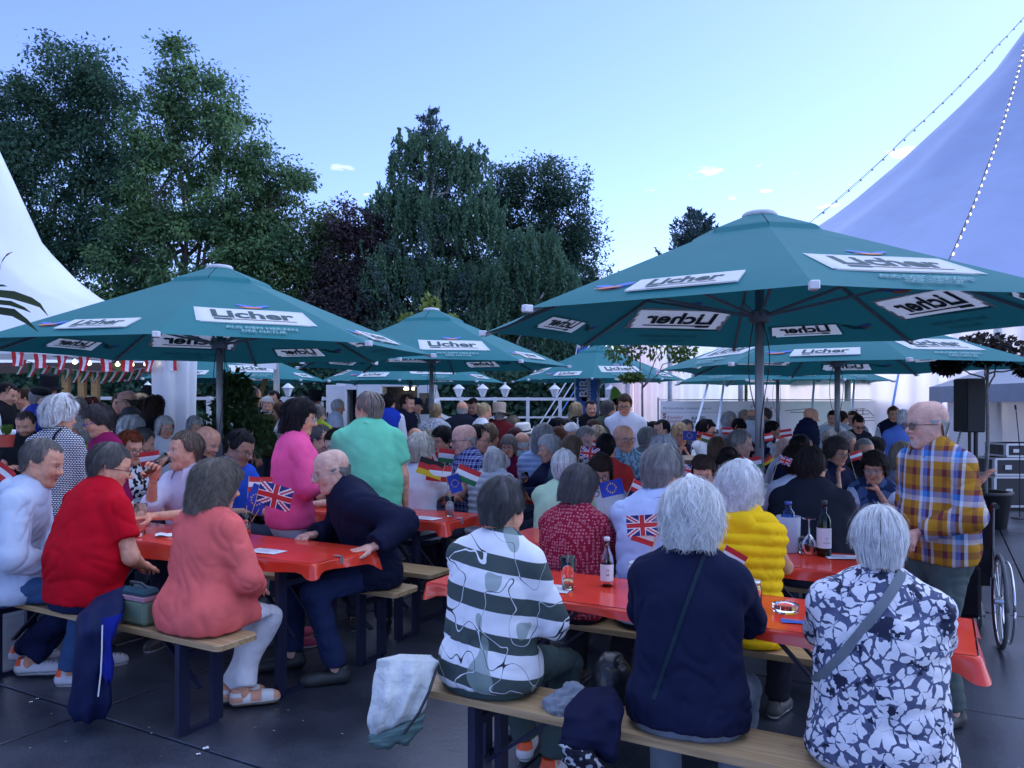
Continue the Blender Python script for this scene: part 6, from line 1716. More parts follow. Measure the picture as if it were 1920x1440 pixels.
def p_leafstripe():
    m, nt, b, tc, cb = pattern_base('leaf_striped_jersey')
    sp = N(nt, 'SeparateXYZ'); nt.links.new(cb.outputs[0], sp.inputs[0])
    nz = N(nt, 'TexNoise', Scale=2.2, Detail=1.0); nt.links.new(tc.outputs['Object'], nz.inputs['Vector'])
    z = math_n(nt, 'ADD', sp.outputs[1], math_n(nt, 'MULTIPLY', sp.outputs[0], -.12)); z = math_n(nt, 'ADD', z, math_n(nt, 'MULTIPLY', nz.outputs['Fac'], .03))
    fr = math_n(nt, 'FRACT', math_n(nt, 'DIVIDE', z, .148))
    base = ramp_const(nt, fr, [(0, (.72, .75, .80)), (.56, (.060, .085, .085))])
    n2 = N(nt, 'TexNoise', Scale=7.0, Detail=.6, Distortion=.5); nt.links.new(cb.outputs[0], n2.inputs['Vector'])
    ln = math_n(nt, 'LESS_THAN', math_n(nt, 'ABSOLUTE', math_n(nt, 'SUBTRACT', n2.outputs['Fac'], .5)), .0050)
    band = math_n(nt, 'GREATER_THAN', fr, .56)
    lc = mixc(nt, band, (.03, .04, .05), (.72, .75, .80))
    n3 = N(nt, 'TexNoise', Scale=8.0, Detail=.5); mp = N(nt, 'Mapping'); mp.inputs['Scale'].default_value = (1, .75, 1); mp.inputs['Location'].default_value = (3, 5, 0); nt.links.new(cb.outputs[0], mp.inputs[0]); nt.links.new(mp.outputs[0], n3.inputs['Vector'])
    lf = math_n(nt, 'GREATER_THAN', n3.outputs['Fac'], .66)
    c = mixc(nt, math_n(nt, 'MULTIPLY', lf, .75), base, (.22, .30, .28)); c = mixc(nt, ln, c, lc)
    nt.links.new(c, b.inputs['Base Color']); return m
def p_floral():
    m, nt, b, tc, cb = pattern_base('blue_floral_blouse', .55)
    nd = N(nt, 'TexNoise', Scale=14.0, Detail=2.0); nt.links.new(tc.outputs['Object'], nd.inputs['Vector'])
    wv = N(nt, 'Mix', data_type='RGBA', blend_type='ADD'); wv.inputs[0].default_value = .05; nt.links.new(tc.outputs['Object'], wv.inputs[6]); nt.links.new(nd.outputs['Color'], wv.inputs[7])
    v1 = N(nt, 'TexVoronoi', feature='DISTANCE_TO_EDGE', Scale=27.0); nt.links.new(wv.outputs[2], v1.inputs['Vector'])
    v2 = N(nt, 'TexVoronoi', feature='F1', Scale=27.0); nt.links.new(wv.outputs[2], v2.inputs['Vector'])
    n2 = N(nt, 'TexNoise', Scale=24.0, Detail=3.0); nt.links.new(tc.outputs['Object'], n2.inputs['Vector'])
    n3 = N(nt, 'TexNoise', Scale=10.0, Detail=3.0); nt.links.new(tc.outputs['Object'], n3.inputs['Vector'])
    wid = N(nt, 'MapRange'); wid.inputs[1].default_value = .38; wid.inputs[2].default_value = .66; wid.inputs[3].default_value = .005; wid.inputs[4].default_value = .21; nt.links.new(n2.outputs['Fac'], wid.inputs[0])
    edge = math_n(nt, 'LESS_THAN', v1.outputs['Distance'], wid.outputs[0])
    wash = N(nt, 'MapRange'); wash.inputs[1].default_value = .42; wash.inputs[2].default_value = .62; nt.links.new(n3.outputs['Fac'], wash.inputs[0])
    edgec = mixc(nt, n2.outputs['Color'], (.004, .006, .03), (.16, .19, .32))
    basec = mixc(nt, math_n(nt, 'MULTIPLY', wash.outputs[0], .45), (.72, .73, .78), (.34, .38, .52))
    leaf = math_n(nt, 'MULTIPLY', math_n(nt, 'GREATER_THAN', n3.outputs['Fac'], .535), math_n(nt, 'GREATER_THAN', n2.outputs['Fac'], .525))
    c = mixc(nt, edge, basec, edgec); c = mixc(nt, leaf, c, (.020, .026, .055))
    nt.links.new(c, b.inputs['Base Color']); return m
def p_plaid(name, xs, zs, px_, pz_, f=.5, rot=0.0):
    m, nt, b, tc, cb = pattern_base(name)
    sp = N(nt, 'SeparateXYZ')
    if rot:
        mp = N(nt, 'Mapping'); mp.inputs['Rotation'].default_value = (0, 0, rot); nt.links.new(cb.outputs[0], mp.inputs[0]); nt.links.new(mp.outputs[0], sp.inputs[0])
    else: nt.links.new(cb.outputs[0], sp.inputs[0])
    a = ramp_const(nt, math_n(nt, 'FRACT', math_n(nt, 'DIVIDE', sp.outputs[0], px_)), xs)
    c = ramp_const(nt, math_n(nt, 'FRACT', math_n(nt, 'DIVIDE', sp.outputs[1], pz_)), zs)
    nt.links.new(mixc(nt, f, a, c), b.inputs['Base Color']); return m
def p_rings():
    m, nt, b, tc, cb = pattern_base('red_ring_print')
    v = N(nt, 'TexVoronoi', feature='F1', Scale=62.0, Randomness=.35); nt.links.new(tc.outputs['Object'], v.inputs['Vector'])
    d = math_n(nt, 'LESS_THAN', math_n(nt, 'ABSOLUTE', math_n(nt, 'SUBTRACT', v.outputs['Distance'], .30)), .075)
    nt.links.new(mixc(nt, d, (.25, .012, .035), (.55, .20, .24)), b.inputs['Base Color']); return m
def p_spots(name, scale, lo, base, col, detail=1.0):
    m, nt, b, tc, cb = pattern_base(name)
    n = N(nt, 'TexNoise', Scale=scale, Detail=detail); nt.links.new(tc.outputs['Object'], n.inputs['Vector'])
    nt.links.new(mixc(nt, math_n(nt, 'GREATER_THAN', n.outputs['Fac'], lo), base, col), b.inputs['Base Color']); return m
PT = dict(dash=p_stripe_dash(), leaf=p_leafstripe(), floral=p_floral(), rings=p_rings(),
    plaid=p_plaid('mustard_blue_plaid', [(0, (.40, .19, .02)), (.28, (.16, .03, .035)), (.42, (.40, .19, .02)), (.56, (.62, .66, .74)), (.66, (.05, .20, .55)), (.80, (.02, .03, .10)), (.90, (.62, .66, .74))],
                  [(0, (.42, .21, .02)), (.26, (.13, .03, .04)), (.44, (.42, .21, .02)), (.62, (.46, .52, .66)), (.74, (.06, .22, .55)), (.88, (.16, .04, .04))], .185, .20),
    bluecheck=p_plaid('blue_check', [(0, (.012, .018, .12)), (.6, (.55, .6, .75)), (.68, (.10, .14, .42)), (.9, (.6, .62, .75))], [(0, (.012, .018, .12)), (.55, (.5, .55, .72)), (.66, (.12, .16, .45)), (.92, (.6, .62, .72))], .05, .05),
    cow=p_spots('black_white_print', 26, .53, (.66, .68, .72), (.015, .015, .02)), bluefloral=p_spots('blue_leaf_print', 24, .5, (.08, .20, .28), (.30, .45, .55), 3),
    darkprint=p_spots('dark_speckled_print', 40, .56, (.015, .018, .03), (.35, .38, .42)), greyprint=p_spots('grey_speckle', 60, .55, (.42, .44, .48), (.12, .13, .16)), scarf=p_spots('blue_scarf_cloth', 14, .5, (.02, .035, .09), (.08, .13, .26), 3))
# ================================================================== GUESTS
WH, LG, GY, DG = (.62, .62, .62), (.40, .39, .38), (.22, .21, .20), (.085, .08, .078)
BK, BR, LB, BL, RD, AU = (.012, .011, .012), (.045, .028, .018), (.12, .075, .04), (.42, .30, .16), (.14, .035, .015), (.20, .05, .035)
cWH, cLB, cNV, cBK, cJE, cBE, cGR = (.70, .72, .76), (.48, .55, .72), (.012, .016, .045), (.010, .011, .014), (.035, .07, .19), (.40, .36, .28), (.16, .17, .18)
GL = (.02, .02, .025); GM = (.35, .34, .33)
def row(px, v): return row_depth(px, v)
P = person
nearv, farA = 2.625, 3.80
# --- front right bench, backs to us
i_leaf = P('woman in grey and white leaf striped top sitting with her back turned', 942, 906, row(942, 2.75), 152, hair='full', hc=(.065, .065, .068), sex='f', tops=(('three', PT['leaf']),), pants=(.055, .085, .085), shoe=(.62, .62, .64), shoestyle='sneaker', w=1.24, lean=9, yaw=-8, pitch=12, arms=('lap', 'table'), feet=(None, at(985, 1425, 3.5)[:2] + (.085, 170)), maxs=1.1)
i_navy = P('white haired woman in plain navy sweater with thin shoulder strap, back turned', 1296, 918, row(1296, 2.76), 160, hair='fluff', hc=(.62, .64, .64), sex='f', tops=(('long', (.010, .014, .042)),), strap=(-1, .10, (.015, .03, .045), .014), pants=(.15, .18, .23), shoe=(.3, .3, .32), w=1.18, lean=8, yaw=6, pitch=10, arms=('table', 'table'), maxs=1.1)
i_flo = P('white haired woman in blue and white floral blouse, rightmost in the foreground', 1648, 962, row(1648, 2.74), 156, hair='full', hc=(.60, .62, .63), sex='f', tops=(('long', PT['floral']),), strap=(-1, .30, (.16, .19, .22), .030), pants=(.45, .47, .5), shoe=(.2, .2, .2), w=1.30, lean=7, yaw=4, pitch=10, arms=('table', 'table'), maxs=1.1)
# --- front left bench
i_hood = P('man in pale blue hooded jacket seated at the far left edge', 78, 827, 4.50, 108, hair='crop', hc=(.13, .12, .115), tops=(('jacket', (.46, .54, .68)),), hood=(.44, .52, .66), pants=(.04, .09, .20), shoe=(.55, .56, .6), shoestyle='sneaker', lean=14, yaw=-12, pitch=14, arms=('lap', 'lap'), w=1.06)
i_red = P('man in bright red polo shirt sitting with his back to us', 205, 836, row(205, 2.75), 148, hair='short', hc=(.10, .095, .09), tops=(('polo', (.50, .004, .016)),), pants=(.012, .018, .06), shoe=(.6, .6, .64), shoestyle='sneaker', glasses=GL, lean=12, yaw=-34, pitch=14, w=1.26, belly=.4, arms=('lap', 'lap'), feet=(at(35, 1235, 4.7)[:2] + (.10, 100), at(55, 1245, 4.55)[:2] + (.10, 100)))
i_coral = P('woman with grey brown wavy hair in long coral jacket, back turned', 408, 872, row(408, 2.74), 150, hair='wavy', hc=(.15, .13, .11), sex='f', tops=(('coat', (.70, .13, .12)),), pants=(.66, .67, .72), shoe=(.66, .67, .68), shoestyle='sandal', sole=(.30, .24, .18), lean=8, yaw=-22, pitch=8, w=1.12, arms=('lap', 'lap'), feet=(at(432, 1290, 4.15)[:2] + (.09, 120), at(458, 1305, 4.10)[:2] + (.09, 110)))
# --- far side of the front left table
i_drink = P('man in pale pink shirt drinking from a tall beer glass', 347, 812, 5.5, -24, hair='short', hc=(.12, .09, .07), tops=(('roll', (.55, .50, .60)),), pants=(.05, .06, .1), yaw=-20, pitch=-4, lean=4, w=1.05, arms=(('w', at(288, 895, 5.22), (-.35, -.1, -1)), ('w', at(285, 968, 5.05))), hands=('grip', 'relax'), palms=((.4, -.6, .2), None))
i_old = P('bald old man in dark navy jacket leaning over the red table', 622, 845, 4.72, -62, hair='ring', hc=(.20, .20, .20), tops=(('long', (.06, .008, .014)), ('jacket', (.010, .013, .035))), pants=(.018, .030, .085), shoe=(.02, .028, .03), sole=(.02, .02, .02), glasses=GM, lean=24, yaw=2, pitch=14, w=1.12, arms=(('w', at(588, 1003, 4.86)), ('w', at(700, 1026, 4.46), (.3, .9, -.4))), hands=('fist', 'flat'), palms=((0, 0, -1), (0, 0, -1)), hand_dir=(None, (-.1, -1, -.15)), feet=(at(548, 1262, 4.7)[:2] + (.09, -70), at(632, 1285, 4.45)[:2] + (.09, -75)), skin=(.58, .36, .28))
# --- standing behind the left tables
i_pink = P('dark haired woman in bright pink denim jacket standing', 562, 752, 5.2, 122, 'stand', hair='bob', hc=(.014, .012, .014), sex='f', tops=(('jacket', (.84, .10, .28)),), pants=(.55, .56, .60), shoe=(.35, .03, .08), glasses=GM, yaw=-26, pitch=8, lean=4, w=1.12, arms=('front', 'front'))
i_green = P('broad man in mint green polo shirt standing with his back turned', 692, 738, 5.55, 190, 'stand', hair='short', hc=(.20, .165, .14), tops=(('polo', (.15, .58, .36)),), pants=(.02, .03, .06), shoe=(.015, .015, .02), yaw=46, pitch=6, lean=5, w=1.26, belly=.3, arms=('down', 'front'))
P('white haired woman in navy and white dashed knit top standing, back turned', 113, 750, 5.5, 172, 'stand', hair='puff', hc=(.56, .57, .57), sex='f', tops=(('long', PT['dash']),), strap=(-1, -.02, (.01, .012, .02), .02), yaw=-24, w=1.15, lean=6, arms=('front', 'front'))
P('short haired woman in magenta top with purple glasses standing at left', 185, 764, 6.0, -38, 'stand', hair='pixie', hc=(.055, .05, .052), sex='f', tops=(('tee', (.26, .012, .085)),), glasses=(.12, .03, .30), yaw=-14, pitch=14, lean=8, arms=('front', 'front'))
i_mtee = P('bearded man in black tee with white letter M at left', 49, 775, 7.2, 8, 'stand', hair='crop', hc=(.06, .045, .04), tops=(('tee', cBK),), chest=('M', .06, -.03, .03), beard=(.07, .045, .035), pitch=24, lean=6, mins=.80, arms=('front', 'front'))
P('man in royal blue tee looking down, behind the coral jacket', 448, 810, 6.0, 70, hair='short', hc=(.012, .012, .014), tops=(('tee', (.02, .08, .50)),), glasses=GL, skin=(.36, .20, .14), pitch=22, lean=14, w=1.1)
P('red haired woman in black and white spotted top facing right', 243, 813, 6.3, 62, hair='full', hc=RD, sex='f', tops=(('three', PT['cow']),), glasses=GL, lean=6)
P('dark haired man hunched behind the red haired woman', 266, 806, 7.6, 105, hair='short', hc=DG, tops=(('jacket', (.03, .04, .07)),), lean=16, pitch=20)
P('elderly woman in white blouse with rimless glasses facing right', 309, 783, 8.0, 48, hair='bob', hc=(.50, .49, .46), sex='f', tops=(('three', cWH),), glasses=GM, pose='stand', mins=.7, lean=6)
P('grey haired woman in white top before the white curtain', 365, 783, 8.3, 42, hair='bob', hc=(.40, .40, .40), sex='f', tops=(('tee', cWH),), pose='stand', mins=.7)
P('grey haired man in black jacket bowed beside the umbrella pole', 388, 803, 6.9, 72, hair='ring', hc=GY, tops=(('jacket', cBK),), lean=18, pitch=24, w=1.1)
P('small dark haired woman peeking behind the left umbrella pole', 420, 796, 9.2, 6, hair='full', hc=BK, sex='f', tops=(('tee', cWH),))
P('woman with white bob and blue top sitting far left', 247, 785, 8.8, 150, hair='puff', hc=(.60, .60, .58), sex='f', tops=(('tee', (.05, .18, .40)),))
P('woman with grey bob and glasses facing left, beside white bob woman', 222, 783, 8.8, -70, hair='bob', hc=DG, sex='f', tops=(('three', (.5, .35, .35)),), glasses=GL)
P('woman in neon green top behind the purple glasses woman', 150, 786, 8.0, -20, hair='bob', hc=(.45, .42, .36), sex='f', tops=(('tee', (.20, .60, .05)),), glasses=GM)
# --- left background, standing
P('waiter in black waistcoat and white shirt at the left edge', 12, 720, 9.6, 95, 'stand', hair='short', hc=BK, tops=(('long', cWH), ('vest', cBK)), arms=('front', 'front'), pitch=18)
P('young woman with dark tied hair beside the left waiter', 46, 729, 9.9, -60, 'stand', hair='bun', hc=BR, sex='f', tops=(('tee', (.55, .42, .36)),))
P('man in royal blue jacket and dark cap seen from behind at left', 76, 728, 9.0, 132, 'stand', hair='crop', hc=GY, hat=('cap', cBK), tops=(('jacket', (.014, .025, .20)),), w=1.2)
P('person in wide black hat behind the blue jacket man', 92, 716, 10.6, 40, 'stand', hair='full', hc=BK, hat=('tall', cBK), tops=(('long', cWH), ('vest', cBK)))
P('grey haired man in white shirt near the chair backs at left', 124, 739, 10.5, 120, 'stand', hair='short', hc=LG, tops=(('tee', cWH),))
P('dark haired woman, left one of two heads behind the dashed knit', 148, 748, 11, 160, 'stand', hair='bob', hc=DG, sex='f', tops=(('tee', (.2, .05, .06)),), mins=.8)
P('dark red haired woman beside the wooden post', 171, 747, 11.2, 100, 'stand', hair='full', hc=(.05, .015, .012), sex='f', tops=(('tee', cGR),), mins=.8)
P('balding man in grey jacket facing left near wooden posts', 238, 733, 9.4, -80, 'stand', hair='ring', hc=DG, tops=(('jacket', (.075, .08, .085)),), glasses=GL, skin=(.50, .28, .21), w=1.1)
P('face of a woman just left of the balding grey jacket man', 223, 739, 10.2, 30, 'stand', hair='short', hc=BR, sex='f', tops=(('tee', (.4, .1, .1)),), mins=.8)
P('blonde long haired woman near the white curtain', 264, 740, 10.2, 120, 'stand', hair='long', hc=BL, sex='f', tops=(('tee', (.3, .3, .33)),))
P('woman with long dark curls and black waistcoat near the curtain', 291, 745, 9.4, 150, 'stand', hair='longc', hc=(.035, .022, .018), sex='f', tops=(('tee', cWH), ('vest', cBK)))
P('woman with long brown curls in dark top, left of other curly one', 268, 749, 9.8, 165, 'stand', hair='longc', hc=(.06, .035, .025), sex='f', tops=(('tee', cBK),))
P('woman in black hat behind the curly haired women', 281, 735, 11.4, 60, 'stand', hair='long', hc=BR, sex='f', hat=('tall', cBK), tops=(('tee', cGR),), mins=.8)
# --- centre background, standing
P('man in black polo with red shoulder tab near the shrub', 474, 727, 10.6, 118, 'stand', hair='short', hc=DG, tops=(('polo', cBK),), w=1.1)
P('white haired man in pale shirt behind the shrub leaves', 440, 752, 10.8, 140, 'stand', hair='short', hc=WH, tops=(('tee', cWH),), mins=.8)
P('white bearded man in dark green jacket left of pink jacket woman', 502, 746, 11.5, 15, 'stand', hair='full', hc=LG, beard=(.4, .4, .4), tops=(('jacket', (.05, .06, .02)),))
P('man in white shirt and blue waistcoat left of pink jacket woman', 513, 734, 12.4, -10, 'stand', hair='short', hc=BK, tops=(('long', cWH), ('vest', (.06, .10, .25))))
P('brown haired woman in white tee left of the pink jacket', 526, 757, 11.2, -75, 'stand', hair='bob', hc=(.08, .04, .028), sex='f', tops=(('tee', cWH),), mins=.8)
P('man in neon yellow vest behind the pink jacket woman', 597, 762, 10.4, 160, 'stand', hair='full', hc=GY, tops=(('tee', (.35, .45, .04)),), mins=.8, w=1.15)
P('person in black bowler hat behind the pink jacket woman', 589, 741, 12.6, 120, 'stand', hair='short', hc=DG, hat=('tall', cBK), tops=(('jacket', cBK),))
P('pale bald headed man just right of the pink jacket woman', 567, 744, 13.2, 60, 'stand', hair='ring', hc=LG, tops=(('tee', cGR),))
P('white haired man in white short sleeved shirt at the truck door', 634, 750, 12.6, 120, 'stand', hair='short', hc=WH, tops=(('tee', cWH),), w=1.1)
P('waiter with royal blue waistcoat back before the truck hatch', 729, 740, 11.0, 168, 'stand', hair='short', hc=BK, tops=(('long', cWH), ('vest', (.02, .05, .42))), w=1.1)
P('dark haired man at the truck hatch left of the blue waistcoat waiter', 713, 741, 12.5, 170, 'stand', hair='short', hc=BK, tops=(('tee', cBK),))
P('man in navy tee with sunglasses on head at the truck', 764, 741, 11.2, 60, 'stand', hair='short', hc=BR, tops=(('tee', (.012, .014, .03)),), w=1.1)
P('man in dark cap and printed black sweater right of navy tee man', 779, 747, 11.8, 85, 'stand', hair='crop', hc=GY, hat=('cap', cNV), tops=(('long', PT['darkprint']),))
P('blond person in white shirt hunched beside the centre umbrella pole', 817, 759, 10.6, 170, 'stand', hair='short', hc=(.25, .17, .09), tops=(('long', PT['greyprint']),), mins=.8, lean=12)
P('bald man in dark suit seen from behind near the lanterns', 867, 753, 10.8, 175, 'stand', hair='ring', hc=LG, tops=(('jacket', (.014, .017, .03)),), w=1.2)
P('brown haired man facing us beside the dark suit', 887, 749, 12.2, -15, 'stand', hair='short', hc=BR, tops=(('tee', cNV),), pitch=22)
P('blonde woman with bun in white blouse beside the dark suit', 908, 757, 10.6, 120, 'stand', hair='bun', hc=BL, sex='f', tops=(('roll', cWH),), mins=.8)
P('person in dark red coat and tall straw coloured hat', 936, 766, 10.8, 175, 'stand', hair='short', hc=GY, hat=('tall', (.42, .33, .25)), tops=(('jacket', (.11, .010, .014)),), w=1.25, mins=.8)
P('blonde woman in black jacket standing before the straps', 1081, 756, 12.2, 110, 'stand', hair='long', hc=BL, sex='f', tops=(('jacket', cBK),))
P('waiter in black waistcoat standing left of the centre right pole', 1108, 752, 12.0, 8, 'stand', hair='crop', hc=BK, tops=(('long', cWH), ('vest', cBK)))
P('man in olive shirt seen from behind, left of the tall man', 1140, 752, 9.6, 160, 'stand', hair='short', hc=DG, tops=(('tee', (.07, .08, .06)),), w=1.15, yaw=-30)
P('person half hidden between olive shirt and tall white shirt man', 1155, 762, 11.5, 100, 'stand', hair='short', hc=BR, tops=(('tee', cGR),), mins=.8)
P('tall man with glasses in white short sleeved shirt standing', 1171, 742, 9.4, -12, 'stand', hair='full', hc=(.06, .035, .022), tops=(('polo', (.66, .70, .80)),), glasses=GL, w=1.2, pitch=12)
# --- right background
P('bald man in navy padded waistcoat standing in profile by the banner', 1520, 766, 10.2, 72, 'stand', hair=None, hc=GY, tops=(('long', (.03, .07, .20)), ('puffvest', cNV)), w=1.15, pitch=14)
P('dark haired smiling woman in white beside the right umbrella pole', 1561, 771, 11.5, -20, 'stand', hair='bun', hc=BK, sex='f', tops=(('long', cWH),), mins=.8)
P('brown haired man in white shirt turned away, right of the pole', 1579, 772, 11.8, 120, 'stand', hair='short', hc=BR, tops=(('long', cWH),), mins=.8)
P('man in grey shirt behind the sunglasses woman at right', 1600, 772, 12.2, -60, 'stand', hair='short', hc=(.07, .035, .02), tops=(('tee', (.25, .27, .31)),), mins=.8)
P('woman with sunglasses and dark jacket leaning forward at right', 1609, 781, 9.6, -5, 'stand', hair='bun', hc=BK, sex='f', tops=(('jacket', (.02, .02, .035)),), glasses=(.02, .02, .02, 1), pitch=24, mins=.75, lean=16)
P('young waiter in dark waistcoat behind the plaid shirt man', 1675, 763, 11.6, -15, 'stand', hair='short', hc=(.12, .08, .05), tops=(('long', cWH), ('vest', cNV)))
P('white haired man in blue shirt just left of the plaid man', 1694, 771, 9.4, 150, 'stand', hair='full', hc=WH, tops=(('long', (.12, .22, .62)),), w=1.15, mins=.8)
P('grey haired woman in pale cardigan standing before the banner', 1368, 774, 11.8, 55, 'stand', hair='bob', hc=LG, sex='f', tops=(('long', (.42, .40, .44)),), mins=.78)
P('short haired older woman in white next to pale cardigan', 1396, 771, 12.2, 20, 'stand', hair='pixie', hc=(.35, .27, .18), sex='f', tops=(('three', cWH),), mins=.78)
P('balding man in white shirt behind the big umbrella pole', 1410, 768, 11.6, 160, 'stand', hair='ring', hc=GY, tops=(('tee', cWH),), mins=.78, w=1.15)
P('man in grey shirt right behind the big umbrella pole', 1434, 766, 12, -120, 'stand', hair='short', hc=DG, tops=(('tee', (.22, .24, .29)),), mins=.78)
P('dark haired youth in white shirt and waistcoat right of big pole', 1448, 791, 10.8, 80, hair='short', hc=BK, tops=(('long', cWH), ('vest', cNV)), skin=(.40, .24, .16))
P('dark haired child sized guest bowed over flags by the banner', 1385, 790, 11, 10, hair='full', hc=BK, tops=(('tee', cNV),), pitch=30)
P('blonde woman with glasses resting chin on hands by blue flag', 1275, 795, 9.4, 18, hair='long', hc=BL, sex='f', tops=(('tee', cWH), ('vest', cNV)), glasses=GL, arms=('chin', 'chin'), hands=('fist', 'fist'))
P('greying bearded man behind the blonde woman with glasses', 1287, 788, 10.6, -25, hair='crop', hc=DG, beard=(.12, .11, .1), tops=(('tee', cGR),))
P('man with sunglasses and white jacket right of the blonde woman', 1324, 790, 9.9, 60, hair='full', hc=BK, tops=(('jacket', cWH),), glasses=(.02, .02, .02, 1), w=1.1)
P('dark haired woman in white facing right, left of banner lettering', 1226, 792, 10.6, 70, hair='bun', hc=BK, sex='f', tops=(('tee', cWH),))
P('man with cropped hair in white tee below the banner', 1241, 788, 10.4, -70, hair='crop', hc=BK, tops=(('tee', cWH),), skin=(.48, .28, .20))
# --- seated, centre
P('man in blue tee with short grey hair behind the pink jacket woman', 601, 799, 6.9, 80, hair='crop', hc=DG, tops=(('tee', (.03, .10, .45)),))
P('young man with dark hair and glasses between pink jacket and green polo', 632, 809, 6.6, -38, hair='full', hc=(.02, .015, .013), tops=(('tee', cNV),), glasses=GL, skin=(.60, .38, .30))
P('grey haired man half hidden right of the green polo', 779, 803, 8.6, 170, hair='ring', hc=LG, tops=(('tee', cLB),))
P('woman with choppy white hair and white tee right of the green polo', 789, 820, 6.4, 150, hair='puff', hc=(.46, .44, .38), sex='f', tops=(('tee', (.62, .64, .72)),), w=1.15, yaw=-10)
P('dark haired woman with glasses and dark print top near centre pole', 829, 804, 8.0, -42, hair='pixie', hc=BK, sex='f', tops=(('tee', PT['darkprint']),), glasses=GL)
P('long haired blonde behind the centre umbrella pole', 803, 808, 8.9, 150, hair='long', hc=(.20, .17, .12), sex='f', tops=(('tee', cGR),))
i_check = P('bald man in blue checked shirt seated in profile facing left', 870, 797, 7.0, -68, hair='ring', hc=LG, tops=(('polo', PT['bluecheck']),), glasses=(.05, .04, .04, 1), w=1.2, belly=.5, skin=(.58, .33, .26))
P('dark haired person in patterned collar right of the checked shirt', 897, 799, 7.6, 78, hair='short', hc=BK, tops=(('tee', PT['darkprint']),), glasses=GL)
P('woman with messy bun and white top near centre', 919, 796, 8.2, 160, hair='bun', hc=(.16, .11, .07), sex='f', tops=(('tee', cWH),))
P('man in panama hat with black band at centre', 981, 800, 9.6, -30, hair='short', hc=GY, hat=('straw', (.62, .60, .55)), tops=(('tee', PT['bluefloral']),))
P('woman with glasses in maroon sweater speaking, seated at centre', 953, 818, row(953, 7.1), -12, hair='bobf', hc=(.17, .15, .13), sex='f', tops=(('long', (.14, .010, .045)),), glasses=GL, pitch=4)
P('woman with white bob in pale quilted vest, back turned at centre', 928, 845, 6.5, 155, hair='bob', hc=(.42, .42, .41), sex='f', tops=(('long', (.5, .13, .03)), ('puffvest', (.42, .45, .50))), w=1.1, mins=.8)
P('dark red haired woman beside a bald man, seated behind maroon sweater', 967, 806, 8.8, 150, hair='pixie', hc=(.045, .01, .015), sex='f', tops=(('tee', cNV),))
P('pale bald headed man in blue print shirt behind the maroon sweater', 979, 811, 8.4, 170, hair='ring', hc=WH, tops=(('tee', PT['bluefloral']),))
P('grey haired guest in light blue vest with back turned at centre', 1019, 802, 7.6, 165, hair='wavy', hc=(.24, .235, .24), sex='f', tops=(('puffvest', (.32, .42, .58)), ('tee', cLB)), w=1.15)
P('short white haired woman with sunglasses on head facing left', 1030, 820, 7.2, -65, hair='pixie', hc=(.50, .49, .47), sex='f', tops=(('jacket', cNV),), pitch=4)
P('auburn curly haired woman behind the sunglasses head woman', 1046, 806, 8.4, 165, hair='curly', hc=(.12, .05, .03), sex='f', tops=(('tee', cGR),))
P('white haired man with glasses facing us at centre', 1072, 797, 8.9, 2, hair='full', hc=WH, tops=(('polo', cLB),), glasses=GM)
P('woman with light brown bob and teal top, back turned', 1073, 820, 7.0, 168, hair='bob', hc=(.17, .115, .075), sex='f', tops=(('tee', (.08, .14, .15)),))
P('ruddy grey haired man in white shirt leaning towards the flag', 1098, 803, 7.8, 25, hair='short', hc=GY, tops=(('polo', cWH),), skin=(.56, .30, .23), pitch=14, w=1.1)
P('ruddy cropped man looking down behind the grey haired one', 1113, 789, 9.4, 30, hair='crop', hc=BR, tops=(('tee', cNV),), skin=(.56, .30, .23), pitch=20)
P('woman with blonde curls facing us near the centre', 1121, 804, 8.8, -5, hair='curly', hc=(.45, .34, .22), sex='f', tops=(('tee', (.5, .06, .05)),))
P('dark haired guest in red shirt with back turned', 1136, 816, 6.8, 165, hair='short', hc=BK, tops=(('tee', (.45, .035, .03)),), w=1.1)
P('bald man with glasses in leaf print shirt and open dark jacket', 1169, 797, 7.4, 22, hair='ring', hc=LG, tops=(('polo', PT['bluefloral']),), glasses=GL, w=1.3, belly=.6, pitch=2)
P('grey haired man in dark jacket behind the leaf print man', 1215, 803, 8.2, 120, hair='short', hc=GY, tops=(('jacket', cGR),), w=1.1)
P('long dark haired woman seated near the picket fence', 1047, 786, 10.8, 60, hair='long', hc=BK, sex='f', tops=(('tee', cBK),))
P('dark haired guest beside the woman near the picket fence', 1063, 788, 11, -60, hair='short', hc=BK, tops=(('tee', cNV),))
P('dark red haired guest near the picket fence', 1020, 795, 10.6, 150, hair='short', hc=(.05, .012, .012), tops=(('tee', cNV),))
P('guest with greying ponytail near the straw hat and red coat', 962, 782, 12, 140, hair='bob', hc=(.2, .15, .1), sex='f', tops=(('tee', cGR),))
# --- seated, right of centre
P('white haired guest in pale green cardigan, back turned', 1058, 850, 5.35, 158, hair='pixie', hc=(.50, .51, .50), sex='f', tops=(('long', (.42, .60, .40)),), w=1.2, lean=10)
P('woman with dark auburn hair and glasses facing us over a table', 1126, 857, row(1126, 5.0), -4, hair='bob', hc=(.028, .016, .014), sex='f', tops=(('three', (.55, .55, .6)),), glasses=GL, pitch=20, skin=(.50, .29, .21))
i_rings = P('woman in dark red ring patterned blouse, back turned', 1087, 879, row(1087, 3.84), 146, hair='bobf', hc=(.085, .085, .09), sex='f', tops=(('long', PT['rings']),), pants=(.02, .02, .03), glasses=GL, yaw=-24, pitch=16, w=1.22, lean=10)
i_blue = P('grey haired man in light blue shirt, back turned', 1243, 845, row(1243, 3.90), 152, hair='full', hc=(.20, .20, .20), tops=(('long', (.46, .55, .76)),), pants=(.015, .02, .04), glasses=GL, yaw=-26, pitch=10, w=1.2, lean=8)
